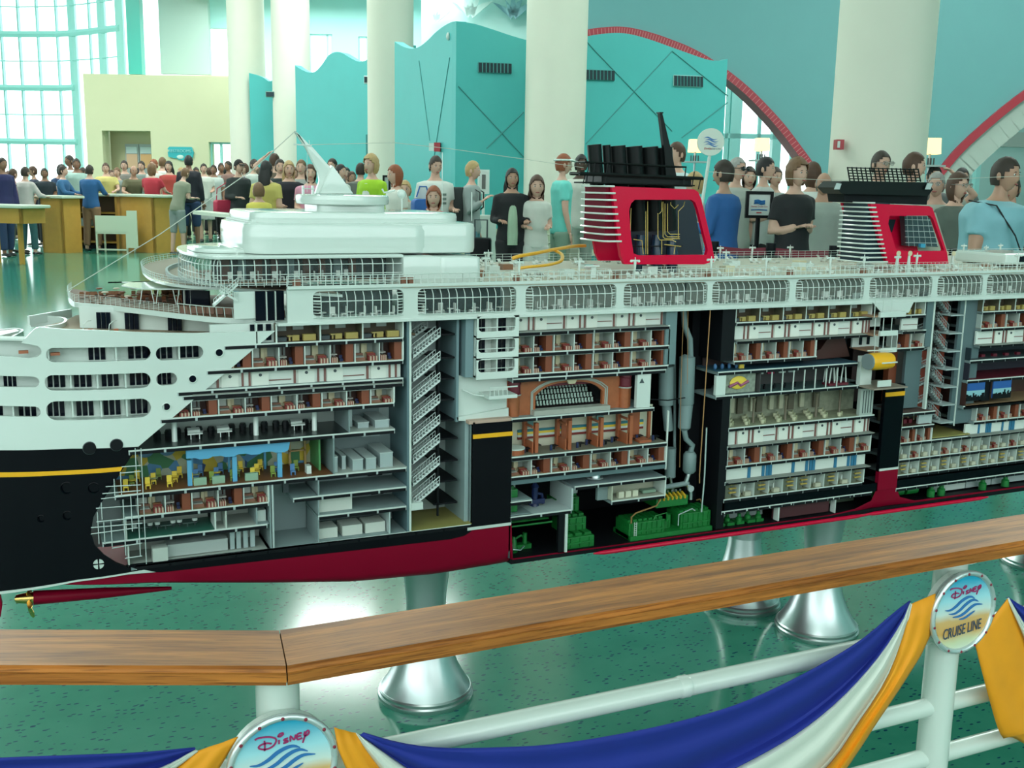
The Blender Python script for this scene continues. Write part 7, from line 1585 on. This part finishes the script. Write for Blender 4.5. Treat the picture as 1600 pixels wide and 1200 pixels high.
pp('cap', 372, 250, 17.5, 50, 'bent', 'cap', 'bk', (.03, .035, .035), 'trousers', (.10, .28, .48), 'man in a dark cap and jacket with light blue jeans', sleeve='long', fat=1.1)
pp('l27', 396, 249, 22.5, 60, 'down', 'short', 'dk', (.5, .52, .48), 'trousers', GYC, 'person in a white shirt right of the man with the cap')
pp('longhair', 415, 252, 13.8, 170, 'bent', 'long', 'bk', (.5, .42, .12), 'trousers', GYC, 'woman with long black hair and a yellow top, back to the camera')
pp('child_yellow', 404, 288, 13.4, 200, 'bent', 'short', 'lb', (.62, .52, .10), 'trousers', (.55, .48, .1), 'child in yellow beside the woman with long black hair', child=1)
pp('armup', 428, 240, 17, 170, 'raise', 'short', 'br', (.14, .10, .07), 'trousers', K_, 'person with one arm raised beside the second column')
pp('l30', 437, 249, 16, 20, 'down', 'short', 'dk', (.02, .03, .03), 'trousers', K_, 'dark-haired person in black in front of the second column')
pp('blonde_black', 451, 252, 14.4, 20, 'bent', 'long', 'bl', (.015, .015, .02), 'trousers', K_, 'long-haired blonde woman in a black top left of the ship mast')
pp('l32', 471, 250, 15.8, 0, 'down', 'short', 'lb', (.3, .3, .28), 'trousers', GYC, 'person in grey behind the ship mast')
pp('pinktop', 485, 258, 14.0, 10, 'bent', 'bob', 'br', (.60, .26, .36), 'trousers', GYC, 'person in a pink top right behind the ship mast')
pp('l34', 520, 248, 17.5, -20, 'down', 'short', 'dk', (.2, .2, .2), 'trousers', K_, 'brown-haired person right of the mast, head above the others')
pp('l35', 531, 257, 15.5, 60, 'down', 'short', 'bk', W_, 'trousers', GYC, 'black-haired person in white right of the mast')
pp('pack', 563, 255, 16.6, 160, 'down', 'short', 'dk', (.10, .11, .09), 'trousers', GYC, 'person with a grey-brown top left of the woman in lime green')
pp('l35b', 541, 262, 18.2, 10, 'down', 'short', 'bk', (.3, .4, .42), 'trousers', GYC, 'short dark-haired person half hidden left of the lime green cardigan')
# --- middle
pp('lime', 581, 243, 12.6, -35, 'down', 'curly', 'bl', (.33, .55, .02), 'trousers', (.5, .5, .44), 'woman with curly blonde hair in a lime green cardigan', sleeve='long')
pp('redhair', 619, 259, 11.6, -60, 'bent', 'bob', 'rd', W_, 'trousers', (.4, .4, .36), 'red-haired woman in a white t-shirt with a brown shoulder strap', fat=1.05)
pp('mantee', 680, 244, 12.2, 25, 'bent', 'short', 'dk', (.66, .68, .64), 'trousers', GYC, 'man in a printed white t-shirt leaning to the side', fat=1.1, tilt=.2)
pp('child_red', 678, 295, 10.6, 0, 'down', 'bob', 'rd', (.45, .01, .04), 'trousers', NVY, 'red-haired child in a red shirt in front of the man in the white t-shirt', child=1, fat=.95)
pp('greyjacket', 737, 252, 12.4, 80, 'strap', 'short', 'bl', (.30, .34, .33), 'trousers', (.10, .24, .30), 'blond person in a grey jacket with a backpack, facing right', sleeve='long')
pp('child_white', 633, 285, 12.8, 0, 'down', 'short', 'bl', (.5, .5, .45), 'trousers', GYC, 'small fair-haired child half hidden right of the red-haired woman', child=1)
pp('blackcard', 800, 264, 11.4, 10, 'bent', 'long', 'bk', K_, 'trousers', K_, 'woman with long black hair in a black cardigan left of the thick column', sleeve='long', skin='t')
pp('girl', 839, 278, 11.4, 5, 'bent', 'long', 'br', (.64, .64, .58), 'trousers', (.6, .6, .55), 'girl in a white t-shirt and pale trousers in front of the thick column', child=1, fat=.9)
pp('tealtee', 879, 241, 11.8, 100, 'down', 'short', 'rd', (.16, .62, .55), 'trousers', (.22, .34, .26), 'woman in a turquoise t-shirt and patterned trousers, facing right')
pp('blackman', 908, 242, 13.0, 10, 'down', 'short', 'bk', W_, 'shorts', (.35, .37, .33), 'dark-skinned man in a white t-shirt behind the woman in turquoise', skin='d', shoes=M('shoe_white'))
pp('behind_funnel', 1060, 223, 11.0, -60, 'down', 'short', 'br', (.5, .6, .6), 'trousers', NVY, 'dark-haired man whose head shows right above the left funnel')
pp('blonde_glass', 1088, 272, 10.4, -90, 'down', 'curly', 'bl', (.3, .36, .4), 'trousers', NVY, 'blonde person with sunglasses pushed up, just right of the left funnel')
pp('bluejacket', 1134, 251, 8.6, -125, 'hold', 'short', 'dk', (.02, .10, .30), 'trousers', (.3, .25, .16), 'man in a bright blue jacket holding up the round sign', sleeve='long', fat=1.15, skin='t')
pp('sunglasses', 1151, 247, 10.0, 35, 'down', 'short', 'gy', (.4, .42, .38), 'trousers', GYC, 'man with dark sunglasses behind the man in the blue jacket', fat=1.15)
pp('mid50', 1171, 262, 11.5, 0, 'down', 'bob', 'dk', (.05, .05, .05), 'trousers', K_, 'dark-haired woman between the sunglasses man and the patterned shirt')
pp('pattern', 1195, 246, 10.2, 60, 'cross', 'short', 'bk', (.50, .52, .50), 'trousers', K_, 'black-haired person in a black and white patterned shirt below the left lamp')
pp('mid52', 1211, 262, 11.6, 20, 'down', 'short', 'dk', (.3, .33, .32), 'trousers', K_, 'dark-haired person half hidden left of the woman in black')
# --- right
pp('womanblack', 1245, 250, 8.4, 30, 'cross', 'curly', 'lb', K_, 'trousers', (.5, .42, .16), 'short-haired blonde woman in a black top standing with folded hands', fat=1.05, sleeve='short')
pp('whiteback', 1272, 255, 10.3, 190, 'strap', 'bob', 'br', (.66, .68, .64), 'trousers', GYC, 'brown-haired woman in white with her back turned, right of the woman in black', sleeve='long')
pp('oldman', 1288, 270, 9.3, -10, 'down', 'bald', 'gy', (.34, .38, .34), 'trousers', GYC, 'bald older man in a light jacket and blue shirt left of the right funnel', sleeve='long', skin='t')
pp('glassesman', 1376, 237, 9.4, 20, 'down', 'short', 'dk', W_, 'trousers', GYC, 'man with glasses and short dark hair right above the right funnel')
pp('darkman', 1427, 239, 9.0, 70, 'down', 'short', 'br', (.5, .5, .48), 'trousers', GYC, 'brown-haired man facing right, behind the right funnel')
pp('r58', 1460, 260, 11.2, 0, 'down', 'short', 'bk', (.1, .1, .1), 'trousers', K_, 'black-haired person behind the grey-haired man')
pp('greyman', 1467, 270, 8.8, -30, 'raise', 'short', 'gy', (.42, .44, .38), 'trousers', GYC, 'grey-haired man with glasses right of the right funnel', lean=.1)
pp('greytee', 1496, 271, 8.3, 30, 'point', 'bob', 'br', (.10, .12, .10), 'trousers', (.05, .05, .06), 'brown-haired woman with glasses in a dark grey t-shirt', fat=1.15)
pp('r61', 1503, 263, 11.6, 0, 'down', 'short', 'bk', (.1, .12, .12), 'trousers', K_, 'black-haired person behind the woman with glasses')
pp('bigblue', 1557, 247, 6.6, 40, 'down', 'short', 'dk', (.22, .44, .50), 'trousers', (.14, .36, .46), 'large dark-haired woman in a light blue t-shirt at the right, facing right', fat=1.55, skin='t', lean=.08)
pp('r63', 1582, 275, 8.2, -40, 'down', 'short', 'dk', (.05, .03, .03), 'trousers', K_, 'brown-haired person in dark clothes at the right edge behind the large woman', skin='t')
# --- distant heads between the columns
far_ = [(306, 262, 27), (327, 262, 27.5), (352, 262, 28), (366, 258, 28), (383, 256, 25), (404, 262, 24), (460, 262, 18), (478, 264, 18.5), (507, 262, 18), (549, 268, 17.5), (130, 262, 25), (174, 266, 25), (215, 264, 25.5), (284, 262, 25), (12, 268, 24)]
for k, (x, y, D_) in enumerate(far_):
    c = [(.35, .36, .34), (.1, .1, .1), (.5, .5, .46), (.25, .12, .1), (.1, .14, .2), (.45, .42, .3)][k % 6]
    wh = ['in front of the cream wall', 'by the white doorway', 'beside the second column', 'behind the desks'][1 if 320 < x < 370 else (2 if 380 < x < 560 else (3 if x < 240 else 0))]
    hn = ['dark-haired', 'brown-haired', 'black-haired', 'fair-haired', 'brown-haired'][k % 5]; cn = ['grey', 'black', 'cream', 'brick red', 'navy', 'sand-coloured'][k % 6]
    pp('far%d' % k, x, y, D_, random.choice((0, 30, -40, 160)), 'down', random.choice(('short', 'bob', 'short')), ['dk', 'br', 'bk', 'bl', 'br'][k % 5], c, 'trousers', K_, 'distant %s person in %s far back in the crowd, %s' % (hn, cn, wh), skin=random.choice('ltm'))
# carried things
bag(PEOPLE['sweater'], 'shoulder', 1, (.07, .03, .03), 'dark brown shoulder bag on the woman in the pale sweater')
bag(PEOPLE['greyjacket'], 'backpack', 0, (.03, .035, .035), 'black backpack on the blond person in the grey jacket')
bag(PEOPLE['mantee'], 'front', -1, (.02, .12, .42), 'blue bag held by the man in the printed white t-shirt')
bag(PEOPLE['tealtee'], 'tote', -1, (.28, .30, .22), 'grey-green tote bag carried by the woman in turquoise')
bag(PEOPLE['cap'], 'shoulder', -1, (.45, .02, .06), 'red bag beside the man in the dark cap')
bag(PEOPLE['pack'], 'backpack', 0, (.12, .13, .11), 'grey backpack left of the woman in lime green')
bag(PEOPLE['longhair'], 'tote', 1, (.45, .05, .12), 'red and white tote next to the woman with long black hair')
bag(PEOPLE['blonde_black'], 'shoulder', 1, (.02, .07, .35), 'blue bag left of the ship mast')
bag(PEOPLE['redhair'], 'shoulder', -1, (.10, .04, .02), 'brown shoulder bag of the red-haired woman')
def facewear(key, kind):
    root, s, arms, pt = PEOPLE[key]; c = pt(0, -.015, 1.64); b = B(); R_ = 1.04*s
    if kind == 'visor': b.tube([c+V((.095*sin(a), -.1*cos(a), .045))*R_ for a in [k*pi/8 for k in range(17)]], .012*R_, 6, False); b.tube([c+V((0, -.08, .04))*R_, c+V((0, -.15, .03))*R_], [.07*R_, .05*R_], 8, sq=.15); b.build('sun_visor', WH2, root)
    else:
        for sx in (-1, 1): b.lathe([(.022*R_, -.001), (.022*R_, .002)], tuple(c+V((sx*.03, -.108, .008))*R_), 10, 'y')
        b.tube([c+V((-.08, 0, .012))*R_, c+V((-.075, -.09, .012))*R_, c+V((-.05, -.108, .014))*R_, c+V((.05, -.108, .014))*R_, c+V((.075, -.09, .012))*R_, c+V((.08, 0, .012))*R_], .003*R_, 4); b.build('glasses', M('lens_dark', (.01, .01, .012), .1) if kind == 'dark' else M('lens_clear', (.35, .33, .3), .1, alpha=.35), root)
facewear('tealtee', 'visor'); facewear('sunglasses', 'dark')
for k in ('glassesman', 'greyman', 'greytee'): facewear(k, 'clear')
# bands, straps and prints
root, s, arms, pt = PEOPLE['bigblue']; B().tube([pt(-.20, .10, 1.47), pt(-.22, -.1, 1.44), pt(-.14, -.22, 1.25), pt(.0, -.26, 1.05)], .010*s, 6, sq=.5).build('bag_strap', clothm(K_), root); B().tube([pt(.08, -.21, 1.34), pt(.085, -.215, 1.27), pt(.09, -.215, 1.22)], [.012*s, .018*s, .008*s], 6, sq=.4).build('sunglasses_clip', EYE, root)
root, s, arms, pt = PEOPLE['mantee']
for k in range(3): B().box(-.09*s, .09*s, -.135*s, -.118*s, (1.30-.05*k)*s, (1.325-.05*k)*s).build('shirt_print', M('print_grey', (.15, .2, .17), .7), root)
root, s, arms, pt = PEOPLE['blackcard']; B().tube([pt(0, -.09, 1.40), pt(0, -.115, 1.2), pt(0, -.12, 1.0), pt(0, -.12, .86)], [.035*s, .055*s, .065*s, .06*s], 10, sq=.5).build('green_top', clothm((.38, .50, .36)), root)
root, s, arms, pt = PEOPLE['lime']; B().tube([pt(0, -.09, 1.42), pt(0, -.115, 1.2), pt(0, -.12, 1.0), pt(0, -.12, .88)], [.05*s, .075*s, .08*s, .09*s], 10, sq=.35).build('white_blouse', clothm(W_), root)
root, s, arms, pt = PEOPLE['bluejacket']
for k in (0, 1):
    S, E_, W_e = arms[k]; q = E_.lerp(W_e, .75); dd = (W_e-E_).normalized()*.012*s
    for j in (-1, 1): B().tube([q+dd*(j*2), q+dd*(j*2+1)], .046*s, 12).build('cuff_stripe', M('cuff_white', (.6, .6, .55), .6), root)
finish_people()
# ================= furniture of the hall =================
OKD = M('desk_oak', (.50, .27, .05), .5, var=.12, vs=10); TOP = M('counter_top', (.55, .62, .50), .35)
def atl(px, D): p = PD(px, 300, D); return V((p.x, p.y, 0))
def desk(name, x0, D0, x1, D1, dep, h_, label, open_=False, z0=0):
    a, c = atl(x0, D0), atl(x1, D1); d = c-a; L_ = d.length; r = empty(name, a, label, 'counter', 'oak service desks at the left', rz=atan2(d.y, d.x))
    B().box(0, L_, 0, .04, z0, h_-.05).build('front_panel', OKD, r) if not open_ else None
    for x in (0, L_-.05): B().box(x, x+.05, 0, dep, z0, h_-.05).build('end_panel', OKD, r)
    B().box(-.08, L_+.08, -.06, dep+.05, h_-.05, h_).build('worktop', TOP, r, bevel=.015)
    if open_:
        for z in (.12, .42, .7): B().box(.05, L_-.05, .02, dep, z, z+.03).build('shelf', OKD, r)
        B().box(0, L_, dep-.03, dep, z0, h_-.05).build('back_panel', M('desk_inner', (.14, .09, .05), .6), r)
        for k in range(4): B().box(.12+.4*k, .38+.4*k, .06, dep-.08, .45, .45+random.uniform(.08, .2)).build('stored_box', LGR, r)
    if z0 == 0: B().box(.02, L_-.02, .01, .03, 0, .08).build('plinth', BKM, r)
    else:
        for x in (.4, L_-.3): B().box(x, x+.06, .2, .26, 0, z0).build('leg', OKD, r)
    return r
desk('service_desk', -60, 17.2, 31, 16.8, .5, .95, 'low oak desk with pale top cut by the left edge, nearest the camera', z0=.66)
desk('service_desk', 62, 20.0, 95, 19.8, .45, 1.06, 'narrow oak desk end right of the woman in the pale sweater')
desk('service_desk', 108, 21.3, 182, 21.2, .45, 1.09, 'open-backed oak desk with shelves behind the attendant in the blazer', True)
desk('service_desk', 186, 20.9, 238, 20.3, .5, 1.10, 'wide oak desk right behind the white board cart')
desk('service_desk', 244, 22.4, 284, 22.9, .5, 1.05, 'angled oak desk behind the woman in the denim skirt')
desk('service_desk', 355, 18.8, 384, 18.6, .6, 1.0, 'small oak desk at the man with the cap')
a = PZ(151, 395, 0); r = empty('white_cart', a, 'white folding display cart standing in front of the oak desks', 'cart', rz=-PSI); sx = 1
B().box(0, .60, 0, .03, .38, .70).build('front_board', M('cart_white', (.62, .68, .52), .5), r); B().box(.60, .79, .0, .03, .10, .80).build('side_board', M('cart_white'), r); B().box(0, .60, .0, .42, .36, .39).build('shelf', M('cart_white'), r)
for x, y in ((0, 0), (.57, 0), (0, .40), (.57, .40)): B().box(x, x+.03, y, y+.03, 0, .40).build('leg', M('cart_white'), r)
B().box(0, .6, 0, .02, .05, .08).build('stretcher', M('cart_white'), r)
# black bag on the floor, slouched
a = PZ(282, 366, 0); r = empty('duffel_bag', a, 'big black bag slouching on the floor behind the rigging wire', 'bag', rz=-PSI)
o = B(); o.ell((0, 0, .36), .30, .24, .36, 16, 10).ell((.12, 0, .72), .24, .2, .26, 14, 8); o.build('bag_body', clothm(K_), r, True); B().tube([(-.1, -.2, .75), (-.05, -.26, .95), (.1, -.2, .95), (.15, -.18, .8)], .02, 6).build('handle', clothm(K_), r)
# floor lamps
SHD = M('lamp_shade', (.9, .8, .5), .6, em=(1, .66, .28), es=1.15)
for x, y0, y1, D_, lb in ((1087, 218, 238, 13.5, 'floor lamp with glowing square shade left of the round sign'), (1191, 216, 236, 13.8, 'floor lamp with glowing square shade right of the round sign'), (1455, 216, 241, 11.2, 'floor lamp with glowing square shade right of the thick right column')):
    t, u = PD(x, y0, D_), PD(x, y1, D_); hw = .5*(t.z-u.z); r = empty('floor_lamp', (t.x, t.y, 0), lb, 'lamp', 'floor lamps with glowing shades', rz=-PSI)
    o = B(); n = 4; o.add([(sx*hw*q, sy*hw*q, z) for z, q in ((u.z, 1.04), (t.z, .96)) for sx, sy in ((-1, -1), (1, -1), (1, 1), (-1, 1))], [(0, 1, 5, 4), (1, 2, 6, 5), (2, 3, 7, 6), (3, 0, 4, 7)]).build('lamp_shade', SHD, r)
    B().tube([(0, 0, .03), (0, 0, u.z+.02)], .014, 8).build('pole', M('pole_steel', (.35, .4, .4), .3, metal=.8), r); B().lathe([(.16, 0), (.16, .02), (.03, .04)], n=20).build('base', M('pole_steel'), r)
    B().box(-hw*1.7, hw*1.7, -.1, .1, u.z-.13, u.z-.11).build('tray', LGR, r)
    for k in range(4): B().tube([(-.05+.03*k, -.02, u.z-.11), (-.05+.03*k, -.02, u.z-.04)], .008, 5).build('pen', DGR, r)
# round sign on a stick
D_ = 8.25; c = PD(1110, 222, D_); rr = 20.5/FPX*D_; r = empty('hand_sign', (c.x, c.y, c.z), 'round white sign on a white stick held up by the man in the blue jacket', 'sign', rz=-PSI)
B().lathe([(rr, 0), (rr, .02)], n=36, ax='y').build('disc', M('sign_white', (.66, .70, .62), .5), r)
q = PD(1095, 330, D_-.02)-c; q = V((q.dot(R0), q.dot(F0), q.z)); B().tube([(0, .0, -rr*.95), q], .013, 8).build('stick', WH2, r)
for k in range(4):
    b = B(); zc = (.25-.16*k)*rr; n = 12; up_ = []; dn = []
    for j in range(n+1): t = j/n; x = (-.52+1.04*t+(.06 if k % 2 else -.04))*rr; z = zc+.09*rr*sin(2*pi*t); w2 = .05*rr*sin(pi*t); up_.append((x, -.024, z+w2)); dn.append((x, -.024, z-w2))
    b.prism(up_+dn[1:-1][::-1], (0, .004, 0)); b.build('wave', WV, r)
for t_, x_, mt in (('Disney', -.22, M('sign_red', (.5, .05, .05), .5)), ('Cruise Line', .27, NVT0 if False else M('sign_grey', (.2, .22, .25), .5))):
    o = text('lettering', t_, mt, None, (0, 0, 0), .17*rr*1.2, (1, 0, 0), (0, 0, 1), .2, .0005); o.parent = r; o.matrix_basis = Matrix.Translation((x_*rr, -.024, -.48*rr)) @ Matrix.Rotation(pi/2, 4, 'X')
# framed notice boards
def board(x0, x1, y0, y1, D_, label, frame, face, name='notice_board', legs=True):
    a, c = PD(x0, y1, D_), PD(x1, y0, D_); w_ = (c-a).dot(R0); h_ = c.z-a.z; r = empty(name, (a.x, a.y, a.z), label, 'sign', rz=-PSI)
    B().box(0, w_, 0, .02, 0, h_).build('face', face, r); b = B(); f_ = .025; b.box(-f_, 0, -.01, .03, -f_, h_+f_).box(w_, w_+f_, -.01, .03, -f_, h_+f_).box(0, w_, -.01, .03, -f_, 0).box(0, w_, -.01, .03, h_, h_+f_); b.build('frame', frame, r)
    if legs: B().tube([(w_/2, .02, 0), (w_/2, .02, -a.z+.02)], .02, 8).build('post', frame, r); B().lathe([(.18, -a.z), (.18, -a.z+.02), (.03, -a.z+.04)], (w_/2, .02, 0), 18).build('base', frame, r)
    return r, w_, h_
r, w_, h_ = board(749, 762, 268, 300, 14.6, 'white framed picture on the teal wall right of the grey-jacketed person', WH2, M('poster_white', (.66, .7, .66), .4)); B().box(w_*.3, w_*.75, -.012, 0, h_*.15, h_*.85).build('picture', M('poster_dark', (.10, .10, .09), .5), r)
r, w_, h_ = board(1169, 1204, 304, 336, 8.9, 'white poster with a wave emblem in a black frame beside the blue jacket', BKM, M('poster_white'), 'poster_stand')
for k in range(3):
    b = B(); b.tube([(w_*.25, -.006, h_*(.7-.07*k)), (w_*.42, -.006, h_*(.73-.07*k)), (w_*.58, -.006, h_*(.67-.07*k)), (w_*.75, -.006, h_*(.7-.07*k))], .006, 5); b.build('wave', WV, r)
o = text('lettering', 'Disney Cruise Line', M('sign_red'), None, (0, 0, 0), .018, (1, 0, 0), (0, 0, 1), .1, .0005); o.parent = r; o.matrix_basis = Matrix.Translation((w_/2, -.004, h_*.42)) @ Matrix.Rotation(pi/2, 4, 'X')
B().tube([(w_*.12, -.004, h_*.25), (w_*.5, -.004, h_*.27), (w_*.88, -.004, h_*.25)], .005, 5).build('blue_line', WV, r); B().box(w_*.38, w_*.62, -.004, 0, h_*.1, h_*.15).build('small_caption', M('sign_red'), r)
board(601, 607, 277, 302, 13.5, 'narrow dark framed board left of the red-haired woman', BKM, LGR)
# queue belts: posts and retractable belts
MB_ = M('belt_maroon', (.16, .005, .02), .6); 
qp = [PD(x, 300, D_) for x, D_ in ((1120, 7.6), (1210, 7.5), (1310, 7.3), (1500, 7.2), (1680, 7.0))]
for k, p in enumerate(qp):
    r = empty('queue_post', (p.x, p.y, 0), ['black queue post hidden behind the left funnel end', 'black queue post left of the woman in black', 'black queue post left of the right funnel', 'black queue post behind the woman in dark grey', 'black queue post beyond the right edge'][k], 'queue post', 'black queue posts with belts')
    B().lathe([(.17, 0), (.17, .02), (.03, .04)], n=24).build('base', BKM, r); B().lathe([(.03, .03), (.03, .95), (.035, .96), (.035, 1.02)], n=14).build('pole', BKM, r, True)
    if k < 4:
        n = qp[k+1]-p; n.z = 0
        for z in (.94, .80): b = B(); m1 = n*.5+V((0, 0, z-.015)); b.prism([(0, 0, z), m1+V((0, 0, 0)), n+V((0, 0, z)), n+V((0, 0, z+.05)), m1+V((0, 0, .05)), (0, 0, z+.05)], (0, .004, 0)); b.build('belt', MB_, r)
# low teal partition with pale rail in front of the wall (behind the crowd), luggage
a = PD(776, 300, 14.2); r = tag(B().obox(V((a.x, a.y, 0))-R0*.3, R0*.30, F0*.05, V((0, 0, 1.0))).build('partition_panel', M('panel_ivory', (.62, .68, .62), .5), bevel=.01), 'pale upright panel left of the woman in the black cardigan', 'partition')
a = PD(752, 330, 12.1); r = empty('suitcase', (a.x, a.y, 0), 'tall black suitcase beside the person in the grey jacket', 'suitcase', rz=-PSI); B().box(-.12, .12, -.1, .1, .05, .80).build('case', BKM, r, bevel=.03); B().tube([(-.07, 0, .8), (-.07, 0, 1.0), (.07, 0, 1.0), (.07, 0, .8)], .01, 6).build('handle', DGR, r)
for x in (-.09, .09): B().lathe([(.03, -.02), (.03, .02)], (x, 0, .03), 10, 'x').build('wheel', DGR, r)
# stacked pale folding mats right of the girl
a = PD(862, 330, 14.6); r = empty('bench_stack', (a.x, a.y, 0), 'pale bench with stacked horizontal slats in front of the thick column', 'bench', rz=-PSI)
for k in range(8): B().box(-.45, .35, -.1, .1, .1+.11*k, .18+.11*k).build('slat', M('rail_pale'), r)
for x in (-.4, .3): B().box(x-.02, x+.02, -.06, .06, 0, .98).build('leg', LGR, r)
# left counters behind the crowd: long white ledge in front of mast people
a = PD(300, 310, 16.8); b_ = PD(460, 310, 13.2); a.z = b_.z = 0
r = tag(B().obox(a+V((0, 0, .86)), b_-a, F0*.5, V((0, 0, .05))).build('ledge_counter', TOP), 'pale counter ledge behind the ship left of the mast', 'counter')
